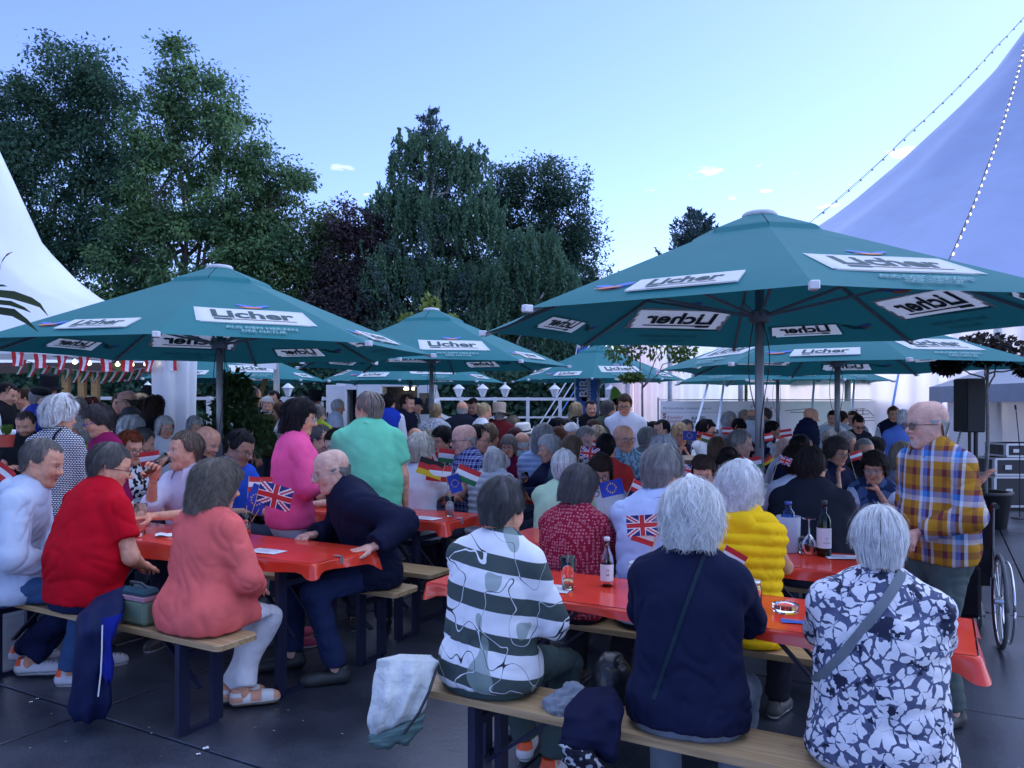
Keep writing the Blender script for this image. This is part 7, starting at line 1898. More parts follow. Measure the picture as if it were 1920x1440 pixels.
P('silver long haired guest behind the light blue shirt man', 1244, 822, 5.3, 172, hair='bob', hc=(.36, .36, .36), sex='f', tops=(('tee', (.02, .03, .10)),), w=1.1)
P('woman with long brown hair and glasses facing us, right of centre', 1318, 858, row(1318, 5.0), -14, hair='long', hc=(.040, .025, .020), sex='f', tops=(('three', (.03, .035, .08)),), glasses=GM, pitch=8)
i_yel = P('white haired woman in yellow quilted vest, back turned', 1388, 879, row(1388, 3.84), 152, hair='fluff', hc=(.62, .64, .65), sex='f', tops=(('puffvest', (.86, .52, .010)),), hood=(.84, .50, .010), pants=(.02, .02, .03), yaw=-14, w=1.14, lean=8)
P('dark haired woman with pale flower clip behind white hair', 1366, 842, 5.4, 170, hair='bun', hc=(.018, .013, .012), sex='f', tops=(('tee', cNV),))
P('grey haired man in white and red facing right by the big pole', 1388, 809, 7.2, 66, hair='short', hc=GY, tops=(('long', cWH), ('vest', (.30, .02, .03))), skin=(.50, .29, .22))
P('light brown haired woman behind the dark haired flower clip woman', 1345, 822, 7.6, 160, hair='bob', hc=(.13, .085, .055), sex='f', tops=(('tee', cNV),))
i_dark = P('man in dark charcoal polo with back turned behind the wine bottle', 1521, 845, row(1521, 5.22), 158, hair='full', hc=(.022, .018, .017), tops=(('polo', (.016, .019, .028)),), glasses=GM, yaw=-22, w=1.32, belly=.4, lean=7)
P('woman with dark brown curls in white sleeves left of the charcoal polo', 1492, 840, 5.75, 165, hair='curly', hc=(.025, .015, .013), sex='f', tops=(('long', cWH),))
P('dark cropped man behind the curly haired woman', 1502, 817, 7.0, 150, hair='crop', hc=BK, tops=(('tee', cNV),), yaw=-40)
P('bald man bowed behind the big pole at right', 1472, 824, 7.6, 60, hair=None, hc=LG, tops=(('tee', cLB),), pitch=24, skin=(.58, .36, .29))
i_scarf = P('woman in white with blue scarf resting chin on hand', 1640, 853, 5.85, -28, hair='curly', hc=(.035, .026, .022), sex='f', tops=(('tee', (.62, .65, .74)), ('vest', PT['scarf'])), glasses=GM, arms=('table', 'chin'), hands=('relax', 'fist'), lean=14, pitch=10, yaw=-8, w=1.05)
P('woman with glasses covering mouth with hand, right of pole', 1569, 825, 7.0, 22, hair='curly', hc=(.07, .06, .055), sex='f', tops=(('tee', cNV),), glasses=GL, arms=('chin', 'table'), hands=('fist', 'relax'), pitch=10)
P('man with grey crop and dark glasses facing us at right', 1621, 824, 7.2, 4, hair='crop', hc=GY, tops=(('long', cBK),), glasses=GL, pitch=4, w=1.1)
P('grey haired man in profile right of the second umbrella pole', 1586, 811, 8.2, 70, hair='short', hc=GY, tops=(('tee', cNV),), glasses=GL)
P('woman with dark bob behind the grey cropped man', 1641, 823, 8.0, 100, hair='bob', hc=BK, sex='f', tops=(('tee', (.02, .02, .04)),))
P('grey haired guest left of the second umbrella pole', 1556, 810, 8.6, 160, hair='full', hc=(.30, .28, .25), tops=(('tee', cGR),))
P('blonde grey haired woman in mauve hooded jacket near plaid man', 1690, 834, 6.3, 165, hair='bob', hc=(.26, .21, .15), sex='f', tops=(('jacket', (.34, .30, .38)),), hood=(.34, .30, .38))
# --- standing in front at right
i_plaid = P('bald man with white goatee in mustard and blue plaid shirt standing', 1738, 752, 3.92, -78, 'stand', hair='ring', hc=(.42, .42, .42), tops=(('long', PT['plaid']),), pants=(.085, .11, .105), shoe=(.03, .03, .03), glasses=(.10, .08, .07, 1), beard=(.45, .44, .43), goatee=True, lean=6, w=1.10, yaw=-6, pitch=4, arms=('down', ((-.0 + .12, -.22, .98), (1, .5, -.3))), belly=.3, hands=('relax', 'fist'), skin=(.60, .36, .29), sole=(.03, .03, .03))
# ================================================================== THINGS ON THE TABLES AND BENCHES
M_GLASS = glass_mat('clear_glass'); M_BGLASS = glass_mat('blue_glass', (.10, .35, .80)); M_GGLASS = glass_mat('green_glass', (.04, .16, .07)); M_BEER = glass_mat('beer', (.85, .45, .10), .05)
M_WATER = glass_mat('apple_spritzer', (.85, .62, .25), .05); M_ROSE = glass_mat('rose_wine', (.85, .35, .15), .05)
def tz(py): return (CAM_H - .772) * FPX / (py - HOR)          # distance of a point on a table top seen at row py
def on_table(px, py): d = tz(py); return ((px - 960) / FPX * d, d, .773)
def tumbler(label, px, py, h, r0, r1, fill=0, liquid=None, group='glasses on the tables', loc=None, tilt=None):
    t = empty('drinking_glass', loc or on_table(px, py))
    mb = MB(); mb.smooth = True; th = .0022
    mb.lathe([(.001, 0), (r0, 0), (r0 + (r1 - r0) * .5, h * .5), (r1, h), (r1 - th, h), (r0 + (r1 - r0) * .5 - th, h * .5), (r0 - th, .012), (.001, .012)], 24, cap=False); mb.build('glass_wall', M_GLASS, t)
    if fill:
        ra = r0 - th - .0006; rb = r0 + (r1 - r0) * fill - th - .0006
        mb = MB(); mb.smooth = True; mb.lathe([(.001, .013), (ra, .013), (rb, h * fill), (.001, h * fill)], 24, cap=False); mb.build('drink', liquid or M_BEER, t)
    if tilt is not None: t.rotation_euler = tilt
    return tag(t, label, 'glass', group)
def wineglass(label, px, py, upside=False, fill=False):
    t = empty('wine_glass', on_table(px, py)); H = .20
    pr = [(.036, 0), (.034, .003), (.006, .006), (.004, .02), (.004, .085), (.012, .095), (.036, .125), (.040, .150), (.032, H), (.0305, H), (.0385, .150), (.0345, .126), (.010, .098), (.001, .096)]
    if upside: pr = [(r, H - z) for r, z in pr]
    mb = MB(); mb.smooth = True; mb.lathe(pr, 24, cap=False); mb.build('glass_wall', M_GLASS, t)
    if fill:
        mb = MB(); mb.smooth = True; mb.lathe([(.001, .098), (.010, .0995), (.034, .1265), (.0375, .145), (.001, .145)], 20, cap=False); mb.build('drink', M_ROSE, t)
    return tag(t, label, 'wine glass', 'glasses on the tables')
tumbler('tall glass with a little amber drink on the front right table', 1065, 1106, .15, .026, .036, .32, M_WATER)
tumbler('glass half hidden behind the navy sweater beside the jar', 1388, 1140, .145, .028, .036, .5, M_BEER)
tumbler('tall empty beer glass beside the red polo man', 264, 1000, .19, .028, .040)
tumbler('glass holding flag sticks near the coral jacket', 459, 1008, .15, .034, .045, .3, M_WATER)
tumbler('tall glass of cloudy water holding four flags, second left table', 843, 968, .15, .030, .038, .55, flat('cloudy_water', (.45, .46, .50), .2))
tumbler('small tumbler beside the wine cooler', 1508, 1037, .09, .030, .036, .2, M_GLASS)
tumbler('glass on the centre table beside the checked shirt man', 888, 930, .14, .030, .036, .4, M_WATER)
tumbler('beer mug in front of the woman with the scarf', 1592, 962, .16, .040, .044, .45, M_BEER)
tumbler('second beer mug beside the scarf woman', 1607, 958, .15, .040, .044, .1, M_BEER)
tumbler('tall beer glass tilted to the drinking man mouth', 0, 0, .21, .026, .040, .55, M_BEER, loc=at(266, 893, 5.17), tilt=(R(0), R(52), R(8)))
wineglass('upside down wine glass between cooler and wine bottle', 1517, 1040, True)
wineglass('wine glass with amber drink on the centre table', 984, 925, False, True)
def bottle(label, px, py, prof, m, labelbox, cap, grp='bottles on the tables', d=None, text=None):
    t = empty('bottle', on_table(px, py))
    mb = MB(); mb.smooth = True; mb.lathe(prof + [(r - .0025, z) for r, z in prof[::-1]], 24, cap=False); mb.build('bottle_glass', m, t)
    z0, z1, r, col = labelbox
    mb = MB(); mb.smooth = True; mb.lathe([(r, z0), (r, z1)], 24, cap=False); lb = mb.build('paper_label', col, t)
    if text:
        mb = MB()
        for s_, z_, h_ in text: text_on(mb, s_, (0, -r - .001, z_), (1, 0, 0), (0, 0, 1), height=h_)
        mb.build('lettering', flat('label_ink', (.02, .02, .02), .6), lb)
    mb = MB(); mb.smooth = True; mb.lathe([(cap[0], cap[1]), (cap[0], cap[2]), (.002, cap[2] + .001)], 16); mb.build('cap', cap[3], t)
    return tag(t, label, 'bottle', grp)
bottle('small clear lemonade bottle with white label on the front right table', 1138, 1098, [(.001, .002), (.028, .002), (.030, .01), (.030, .11), (.026, .135), (.014, .165), (.0125, .215)], M_GLASS, (.025, .10, .0306, flat('label_pale', (.72, .73, .75), .6)), (.014, .205, .222, flat('bottle_cap', (.6, .6, .62), .4)), text=[('68', .055, .010), ('O', .075, .012)])
bottle('dark green wine bottle with white label right of the cooler', 1545, 1042, [(.001, .002), (.036, .002), (.038, .01), (.038, .19), (.030, .215), (.015, .235), (.0145, .30)], M_GGLASS, (.045, .155, .0385, flat('label_pale', (.72, .73, .75), .6)), (.0165, .27, .305, flat('dark_capsule', (.02, .02, .025), .4)), text=[('1984', .10, .006), ('SCHUCK', .075, .007)])
# wine cooler with a blue water bottle
c = empty('wine_cooler', on_table(1478, 1034)); mb = MB(); mb.smooth = True
mb.lathe([(.001, 0), (.060, 0), (.062, .005), (.068, .20), (.064, .20), (.058, .008), (.001, .008)], 28, cap=False); mb.build('cooler_wall', mat('frosted_acrylic', (.70, .76, .88), .35, alpha=.42, var=0), c)
tag(c, 'frosted clear wine cooler holding the blue bottle', 'wine cooler')
b_ = bottle('blue glass water bottle standing in the clear cooler', 1478, 1034, [(.001, .012), (.038, .012), (.040, .02), (.040, .19), (.036, .22), (.018, .245), (.017, .275)], M_BGLASS, (.10, .15, .0405, flat('label_navy', (.03, .08, .3), .5)), (.019, .262, .282, flat('blue_cap', (.03, .08, .35), .4)))
# jar, ashtray, tin, cards
t = empty('jar', on_table(1411, 1138)); mb = MB(); mb.smooth = True
mb.lathe([(.001, .001), (.034, .001), (.037, .008), (.037, .075), (.032, .090), (.030, .1), (.028, .1), (.030, .09), (.0345, .074), (.0345, .01), (.001, .008)], 24, cap=False); mb.build('jar_glass', M_GLASS, t)
mb = MB(); mb.smooth = True; mb.lathe([(.032, .094), (.032, .108), (.028, .110), (.002, .110)], 24); mb.build('lid', M_ALU, t); tag(t, 'empty glass jar with metal lid on the front right table', 'jar')
t = empty('ashtray', on_table(1473, 1148)); mb = MB(); mb.smooth = True
mb.lathe([(.001, 0), (.046, 0), (.050, .010), (.052, .032), (.044, .034), (.038, .014), (.001, .010)], 24, cap=False); mb.build('ashtray_glass', M_GLASS, t); tag(t, 'round clear glass ashtray on the front right table', 'ashtray')
t = empty('tin_can', on_table(1195, 1098)); mb = MB(); mb.smooth = True
mb.lathe([(.001, 0), (.040, 0), (.040, .105), (.038, .105), (.038, .004), (.001, .004)], 28, cap=False); mb.build('can_wall', mat('white_tin', (.66, .66, .72), .35, var=.03), t)
mb = MB(); mb.smooth = True; mb.lathe([(.0415, .100), (.0415, .107), (.0385, .107), (.0385, .100)], 28, cap=False); mb.build('rim', M_ALU, t)
mb = MB(); text_on(mb, 'PLAY', (0, -.0412, .068), (1, 0, 0), (0, 0, 1), width=.03, bold=.02); mb.box(-.013, .013, -.0414, -.041, .03, .055); mb.build('lettering', flat('label_ink', (.02, .02, .02), .6), t)
tag(t, 'white tin can with black print holding flags on the table', 'can')
def card(label, px, py, w, l, rz, m, lift=.001, lines=5):
    t = empty('menu_card', on_table(px, py), rz); t.location.z += lift
    mb = MB(); mb.grid(lambda u, v: ((u - .5) * w, (v - .5) * l, .0015 * math.sin(3 * u + 2 * v)), 4, 4); mb.build('sheet', m, t)
    mb = MB()
    for i in range(lines): mb.box(-w * .38, w * rng.uniform(.0, .38), l * (.36 - .16 * i), l * (.36 - .16 * i) + l * .03, .0036, .004)
    o = mb.build('print_lines', flat('print_grey', (.30, .32, .38), .6), t); o['kind'] = 'stuff'
    return tag(t, label, 'card', 'cards on the tables')
M_SHEET = flat('menu_sheet', (.66, .66, .74), .45)
card('pale printed menu card on the front left table', 500, 1034, .20, .12, UA + .1, M_SHEET)
card('printed sheet beside the amber drink on the front table', 1028, 1103, .21, .15, UA + .2, M_SHEET)
card('pale sheet on the second left table beside the tall glass', 800, 972, .2, .14, UA, M_SHEET)
card('folded pale sheets right of the wine bottle', 1583, 1045, .2, .12, UA + .4, M_SHEET)
card('small blue leaflet on the near edge of the front table', 1486, 1166, .085, .055, UA + .25, flat('leaflet_blue', (.03, .10, .42), .4), lines=3)
mb = MB(); mb.smooth = True; mb.grid(lambda u, v: ((u - .5) * .13, (v - .5) * .11, .006 + .006 * math.sin(u * 7) * math.cos(v * 6)), 10, 10)
tag(mb.build('napkin', flat('napkin', (.7, .71, .74), .8), None, on_table(312, 1004), .4), 'crumpled white napkin on the table before the drinking man', 'napkin')
mb = MB(); mb.box(-.03, .03, -.012, .012, 0, .02, bev=.002); mb.box(-.03, .0, -.0125, .0125, .004, .012, mi=1)
tag(mb.build('cigarette_pack', [flat('pack_white', (.7, .68, .7), .5), RED], None, on_table(258, 1006), UA), 'small white cigarette pack beside the tall empty glass', 'pack')
mb = MB(); mb.tube([(-.03, 0, .012), (.03, 0, .012)], .009, 10)
tag(mb.build('lighter', flat('lighter_orange', (.6, .10, .03), .3), None, tuple(np.array(on_table(256, 1005)) + (0, 0, .02)), .3), 'orange lighter lying on the cigarette pack', 'lighter')

# ------------------------------------------------------------------ little paper flags
FLAGC = dict(r=RED, w=WHT, g=GRN, b=flat('flag_navy', (.012, .02, .16), .7), k=flat('flag_black', (.012, .012, .014), .7), y=flat('flag_gold', (.70, .42, .01), .7), e=flat('flag_eu_blue', (.01, .045, .36), .7))
FK = list(FLAGC.keys())
def flag_color(kind, u, v):           # u 0..1 along the fly, v 0..1 up
    if kind == 'AT': return 'w' if 1 / 3 < v < 2 / 3 else 'r'
    if kind == 'HU': return 'g' if v < 1 / 3 else ('w' if v < 2 / 3 else 'r')
    if kind == 'DE': return 'y' if v < 1 / 3 else ('r' if v < 2 / 3 else 'k')
    if kind == 'EU':
        for i in range(12):
            a = math.pi / 6 * i
            if math.hypot((u - .5) * 1.5 - .30 * math.cos(a), v - .5 - .30 * math.sin(a)) < .045: return 'y'
        return 'e'
    x, y = (u - .5) * 1.5, v - .5                       # union flag
    if abs(x) < .09 or abs(y) < .09: return 'r'
    if abs(x) < .15 or abs(y) < .15: return 'w'
    dg = abs(abs(x) / 1.5 - abs(y)) * .83
    sgn = 1 if x * y > 0 else -1
    if dg < .035: return 'r'
    return 'w' if dg < .10 else 'b'
FMESH = {}
def flag_mesh(kind, var):
    if (kind, var) in FMESH: return FMESH[(kind, var)]
    nu, nv = (42, 28) if kind in ('UK', 'EU') else (12, 9); mb = MB(); mb.smooth = True
    ph = var * 1.9
    f = lambda u, v: (.006 + u * 1.0, .10 * math.sin(u * 3.4 + ph) * u + .03 * math.sin(v * 4 + ph), v * .667 - .04 * u * math.sin(ph + 1))
    mb.grid(f, nu, nv)
    mb.mq = [FK.index(flag_color(kind, (i + .5) / nu, (j + .5) / nv)) for j in range(nv) for i in range(nu)]
    me = raw_mesh('flag_cloth', np.concatenate(mb.v), np.concatenate(mb.q), matidx=mb.mq)
    for k in FK: me.materials.append(FLAGC[k])
    FMESH[(kind, var)] = me; return me
NAMES = dict(AT='red white red', HU='red white green', DE='black red gold', EU='blue starred', UK='british union')
def hand_flag(kind, px, py, d, wpx, label, base=None, rz=0, tilt=0, var=0, flip=False, left=True):
    """px, py: the hoist-side middle of the cloth; base: foot of its stick"""
    w = wpx / FPX * d; p = np.array(at(px, py, d)); h = w * .667
    t = empty('paper_flag', tuple(p), 0)
    o = bpy.data.objects.new('flag_cloth', flag_mesh(kind, var)); COL.objects.link(o); o.parent = t
    o.scale = (w, w, w); o.location = (0, 0, 0)
    o.rotation_euler = (0, R(tilt), R(rz)); 
    off = Matrix.Rotation(R(rz), 3, 'Z') @ Matrix.Rotation(R(tilt), 3, 'Y') @ Vector((0, 0, -h / 2)); o.location = off
    top = -np.array(off) + 0; b = np.array(base) - p if base is not None else (np.array(off) / (h / 2)) * (h * .5 + .16)
    tp = -np.array(off) * 1.08
    mb = MB(); mb.tube([tuple(b), tuple(np.array(off) * 1.0), tuple(tp)], .0022, 5); mb.build('stick', flat('stick_wood', (.55, .42, .26), .6), t)
    return tag(t, label, 'flag', 'small paper flags')
gA = np.array(on_table(459, 1008)) + (0, 0, .03); gB = np.array(on_table(1195, 1098)) + (0, 0, .01); gC = np.array(on_table(843, 968)) + (0, 0, .03)
dA = gA[1]; dB = gB[1]; dC = gC[1]
hand_flag('UK', 484, 922, dA, 66, 'union flag in front of the pink jacket, tilted down', gA, 0, 14, 1)
hand_flag('EU', 492, 912, dA + .02, 52, 'blue starred flag hanging behind the union flag at left', gA, 180, 66, 0)
hand_flag('AT', 466, 908, dA + .03, 42, 'red white flag behind the tilted union flag', gA, 8, 4, 2)
hand_flag('DE', 830, 885, dC, 48, 'black red gold flag in the glass of four flags', gC, 180, -18, 1)
hand_flag('AT', 846, 890, dC + .01, 46, 'red white red flag beside the black red gold one', gC, 180, -8, 0)
hand_flag('EU', 848, 890, dC - .02, 34, 'blue starred flag drooping amid the four flags', gC, 0, 72, 0)
hand_flag('HU', 856, 882, dC + .02, 44, 'red white green flag right in the glass of four', gC, 0, 26, 2)
hand_flag('HU', 822, 853, 7.3, 40, 'red white green flag before the blue checked shirt', None, 0, 6, 1)
hand_flag('AT', 812, 850, 7.5, 26, 'crumpled red white flag left of the checked shirt', None, 30, 60, 0)
hand_flag('UK', 1234, 983, dB, 58, 'union flag in front of the light blue shirt', gB, 180, 4, 1)
hand_flag('AT', 1228, 1012, dB + .04, 44, 'red flag corner below the union flag on light blue shirt', gB, 180, -16, 2)
hand_flag('HU', 1355, 1035, dB - .25, 46, 'red white green flag beside the navy sweater woman hair', gB, 0, 28, 0)
hand_flag('EU', 1125, 920, 4.75, 44, 'blue starred flag in front of the auburn haired woman', None, 0, -14, 0)
hand_flag('AT', 1185, 908, 4.9, 34, 'red white flag left of the light blue shirt collar', None, 0, 24, 1)
hand_flag('UK', 1088, 848, 6.6, 36, 'union flag near the red shirted guest at centre', None, 0, 10, 2)
hand_flag('AT', 1110, 832, 7.2, 22, 'small red flag behind the union flag at centre', None, 0, 14, 0)
hand_flag('UK', 1280, 880, 5.0, 34, 'union flag between light blue shirt and brown haired woman', None, 0, 14, 1)
hand_flag('EU', 1280, 816, 8.9, 26, 'blue starred flag held before the blonde woman', None, 0, 2, 0)
hand_flag('DE', 1300, 818, 9.0, 14, 'black red gold flag beside the held blue flag', None, 0, 10, 1)
hand_flag('AT', 1306, 816, 9.1, 24, 'red white red flag at the white jacket man', None, 0, 20, 2)
hand_flag('HU', 1316, 818, 9.0, 24, 'red white green flag at the white jacket man', None, 0, 14, 0)
hand_flag('AT', 1354, 808, 10, 20, 'red white flag under the banner lettering', None, 0, 0, 1)
hand_flag('UK', 1368, 810, 10, 18, 'union flag under the banner lettering', None, 0, 12, 0)
hand_flag('AT', 1428, 822, 9.4, 22, 'red white flag just right of the big pole', None, 0, -8, 2)
hand_flag('HU', 1455, 825, 9.3, 24, 'red white green flag right of the big pole', None, 0, 14, 1)
hand_flag('AT', 1462, 814, 9.9, 22, 'red white flag before the navy waistcoat man', None, 0, -10, 1)
hand_flag('HU', 1393, 872, 6.6, 34, 'large red white green flag left of the big pole', None, 0, -12, 1)
hand_flag('DE', 1428, 868, 6.8, 24, 'black red gold flag crossing behind the big pole', None, 0, -30, 2)
hand_flag('UK', 1460, 860, 5.6, 24, 'union flag left of the dark curly haired woman', None, 0, 18, 1)
hand_flag('AT', 1594, 858, 6.8, 24, 'red white flag between two guests with glasses at right', None, 0, -16, 2)
hand_flag('AT', 262, 862, 6.0, 40, 'curved red white flag behind the tilted beer glass', None, 0, -8, 1)
hand_flag('AT', -14, 872, 5.4, 46, 'red white flag at the far left edge', None, 0, 36, 0)

# ------------------------------------------------------------------ jackets and bags
def soft_thing(name, label, cat, S, m, h, amp, sc, grow=0, seed=3):
    V, Q = S.mesh(h, grow); n = vnormals(V, Q)
    g = vnoise(V * np.array(sc) + vnoise(V * 4, seed)[:, None] * 3, seed); f = (1 - np.abs(2 * g - 1)) ** 3
    g2 = vnoise(V * np.array(sc) * 2.3, seed + 2); f2 = (1 - np.abs(2 * g2 - 1)) ** 3
    V = V - n * (amp * (f - .3) + amp * .4 * (f2 - .3))[:, None]
    return tag(put(name, raw_mesh(name, V, Q), m), label, cat)
def W(px, py, d): return np.array(at(px, py, d))
def drape(name, label, cat, left, right, d, m, folds=5, amp=.012, thick=.035, seed=1, parent=None, nu=36, nv=40):
    """cloth hanging between two outlines (photo pixels), with folds and a back side"""
    L_ = np.array(left, float); R_ = np.array(right, float); r = np.random.default_rng(seed); ph = r.uniform(0, 6, 4)
    dd = d if isinstance(d, (list, tuple)) else [d] * len(left)
    def side(sg):
        def f(u, v):
            q = v * (len(L_) - 1); i = min(int(q), len(L_) - 2); t_ = q - i
            l = L_[i] * (1 - t_) + L_[i + 1] * t_; rr = R_[i] * (1 - t_) + R_[i + 1] * t_; de = dd[i] * (1 - t_) + dd[i + 1] * t_
            p = l + (rr - l) * u
            eg = (1 - 4 * u * (1 - u)) ** 2; p = p + np.array((math.sin(v * 11 + ph[0]) * 2.6 + math.sin(v * 23 + ph[1]) * 1.6, 0)) * eg * (1 if u > .5 else -1) + np.array((0, (math.sin(u * 9 + ph[2]) * 3.5 + math.sin(u * 17) * 2) * max(0, v - .8) * 5))
            bulge = math.sqrt(max(0, 1 - (2 * u - 1) ** 2)) * math.sqrt(max(0, min(1, (1 - v) * 9))) * (min(1, .35 + v * 4))
            fo = math.sin(u * folds * 2 * math.pi / 2 + ph[0] + 1.6 * math.sin(v * 3 + ph[1])) * amp * (.4 + .6 * v) + amp * .35 * math.sin(u * folds * 3.1 + v * 7 + ph[2]) + amp * 1.1 * (float(vnoise(np.array([[u * 4, v * 7, seed]]), 2)[0]) - .5) * 2
            return tuple(np.array(at(p[0], p[1], de - sg * (thick * bulge + (fo * min(1, bulge * 2) if sg > 0 else 0)))))
        return f
    mb = MB(); mb.smooth = True; mb.grid(side(1), nu, nv); mb.grid(side(-1), 8, nv)
    o = mb.build(name, m, parent)
    return tag(o, label, cat) if label else o
jk = drape('jacket', 'pale quilted jacket hanging over the left end of the front bench', 'jacket',
    [(748, 1226), (712, 1236), (700, 1262), (694, 1310), (692, 1360), (692, 1385)], [(810, 1228), (818, 1240), (815, 1265), (806, 1300), (790, 1335), (772, 1362)], [3.05, 3.0, 2.96, 2.92, 2.90, 2.90],
    mat('quilted_cream', (.50, .54, .55), .75, var=.14, bump=.7, bscale=26, bdist=.02, folds=1.0), 5, .014, .06, 4)
drape('lining', None, None, [(690, 1380), (690, 1392), (700, 1406)], [(800, 1338), (792, 1362), (768, 1396)], [2.885, 2.88, 2.89], cloth_mat('teal_lining', (.10, .17, .17)), 3, .008, .05, 2, jk)
mb = MB(); mb.tube([W(816, 1262, 2.88), W(805, 1296, 2.85), W(786, 1336, 2.83), W(757, 1376, 2.82)], .006, 6); mb.build('zipper', flat('zip_black', (.02, .02, .025), .4), jk)
# grey hooded sweater lying on the bench
S = Soft(); q = W(1060, 1318, 2.86)
for (dx, dy, dz, r) in ((0, 0, 0, .052), (.055, .0, .012, .045), (-.05, 0, -.01, .04), (.02, .03, .03, .04), (.09, -.02, -.01, .035), (-.02, -.05, -.02, .04)): S.ball(q + (dx, dy, dz), r, .03)
soft_thing('sweater', 'crumpled grey hooded sweater lying on the front bench', 'sweater', S, cloth_mat('grey_fleece', (.20, .23, .27)), .009, .022, (16, 16, 16), seed=5)
# navy jacket and bag beside the navy sweater woman
nj = drape('jacket', 'dark navy jacket hanging off the bench beside the navy sweater woman', 'jacket',
    [(1092, 1290), (1072, 1310), (1056, 1345), (1050, 1380), (1052, 1405)], [(1150, 1285), (1165, 1310), (1168, 1350), (1164, 1395), (1150, 1432)], [2.78, 2.68, 2.60, 2.56, 2.56], cloth_mat('navy_cloth', (.008, .010, .035)), 3, .020, .06, 7)
drape('lining', None, None, [(1050, 1395), (1056, 1425), (1070, 1450)], [(1110, 1400), (1130, 1435), (1125, 1455)], [2.53, 2.53, 2.54], PT['darkprint'], 3, .006, .04, 2, nj)
S = Soft(); S.cap(W(1148, 1250, 2.98), W(1165, 1300, 2.95), .06, .07, .04); S.cap(W(1140, 1262, 2.95), W(1140, 1305, 2.92), .05, .05, .04)
soft_thing('handbag', 'black handbag standing against the navy sweater woman', 'handbag', S, mat('black_leather', (.012, .012, .014), .35, var=.2, bump=.3, bscale=60), .011, .010, (14, 14, 14), seed=6)
# green handbag on the left bench
hb_ = empty('handbag', tuple(W(262, 1160, 3.98))); hb_.location.z = .482; hb_.rotation_euler = (0, 0, UA)
def bagf(x0, x1, z0, z1, y0, y1, bev): m_ = MB(); m_.box(x0, x1, y0, y1, z0, z1, bev=bev); return m_
bagf(-.09, .11, .0, .135, -.055, .055, .02).build('body', cloth_mat('green_canvas', (.14, .20, .14)), hb_)
bagf(-.088, .108, .137, .185, -.05, .05, .018).build('flap', cloth_mat('teal_canvas', (.03, .07, .09)), hb_)
bagf(-.091, .111, .125, .150, -.0565, .0565, .004).build('pink_band', cloth_mat('pink_canvas', (.36, .20, .24)), hb_)
bagf(-.092, -.05, .0, .045, -.058, .058, .006).build('corner_patch', mat('bag_leather', (.02, .03, .04), .5), hb_)
mb = MB(); mb.tube([(-.06, 0, .18), (-.04, -.02, .21), (.04, -.02, .21), (.08, 0, .18)], .008, 7); mb.build('handle', mat('bag_leather', (.02, .03, .04), .5), hb_)
tag(hb_, 'green and pink canvas handbag on the left bench', 'handbag')
# navy jacket hanging from the left bench, white zipper
hj = drape('jacket', 'navy jacket with white zipper hanging from the left bench', 'jacket',
    [(178, 1120), (150, 1150), (140, 1190), (134, 1260), (130, 1330), (136, 1356)], [(238, 1096), (232, 1140), (214, 1180), (212, 1250), (206, 1320), (200, 1350)], [4.02, 3.92, 3.82, 3.80, 3.80, 3.80], cloth_mat('navy_shell', (.008, .014, .055), rough=.6), 3, .018, .06, 9)
mb = MB(); mb.tube([W(192, 1172, 3.715), W(191, 1220, 3.70), W(189, 1262, 3.70), W(184, 1306, 3.70)], .0035, 6); mb.build('zipper', flat('zip_white', (.75, .76, .8), .4), hj)
drape('lining', None, None, [(194, 1160), (194, 1200), (192, 1260), (196, 1280)], [(228, 1150), (212, 1200), (212, 1260), (208, 1288)], 3.73, cloth_mat('royal_lining', (.01, .02, .22)), 3, .006, .03, 3, hj, 12, 14)
# ------------------------------------------------------------------ wheelchair with a guest in red, right edge
wc = empty('wheelchair', at(1780, 760, 5.30)); wc.location.z = 0; wc.rotation_euler = (0, 0, R(155))
M_CHR = mat('chrome', (.6, .62, .65), .25, metal=1, var=.03); M_TYRE = mat('tyre_grey', (.12, .13, .14), .7); M_SEATB = cloth_mat('black_nylon', (.010, .010, .013), rough=.6)
def wheel(x, r, y, name, rim=True, w=.014):
    t = [(x, y + r * math.cos(a), r + r * math.sin(a) * .985 + .012) for a in np.linspace(0, 2 * math.pi, 33)]
    mb = MB(); mb.smooth = True; mb.tube(t, w, 8); o = mb.build(name, M_TYRE, wc)
    mb = MB(); mb.smooth = True; mb.tube([(p[0], y + (p[1] - y) * .93, r + .012 + (p[2] - r - .012) * .93) for p in t], w * .5, 6)
    mb.build('rim', M_CHR, o)
    for k in range(12):
        a = 2 * math.pi * k / 12; m2 = MB(); m2.tube([(x, y, r + .012), (x, y + r * .93 * math.cos(a), r + .012 + r * .93 * math.sin(a))], .0018, 4); m2.build('spoke', M_CHR, o)
    m2 = MB(); m2.tube([(x - .03, y, r + .012), (x + .03, y, r + .012)], .022, 10); m2.build('hub', M_CHR, o)
    if rim:
        sx = 1 if x > 0 else -1
        m2 = MB(); m2.smooth = True; m2.tube([(p[0] + sx * .045, y + (p[1] - y) * .88, r + .012 + (p[2] - r - .012) * .88) for p in t], .009, 6); m2.build('push_rim', M_CHR, wc)
for x in (-.28, .28): wheel(x, .30, .12, 'wheel')
for x in (-.22, .22): wheel(x, .09, -.38, 'caster', False, .012)
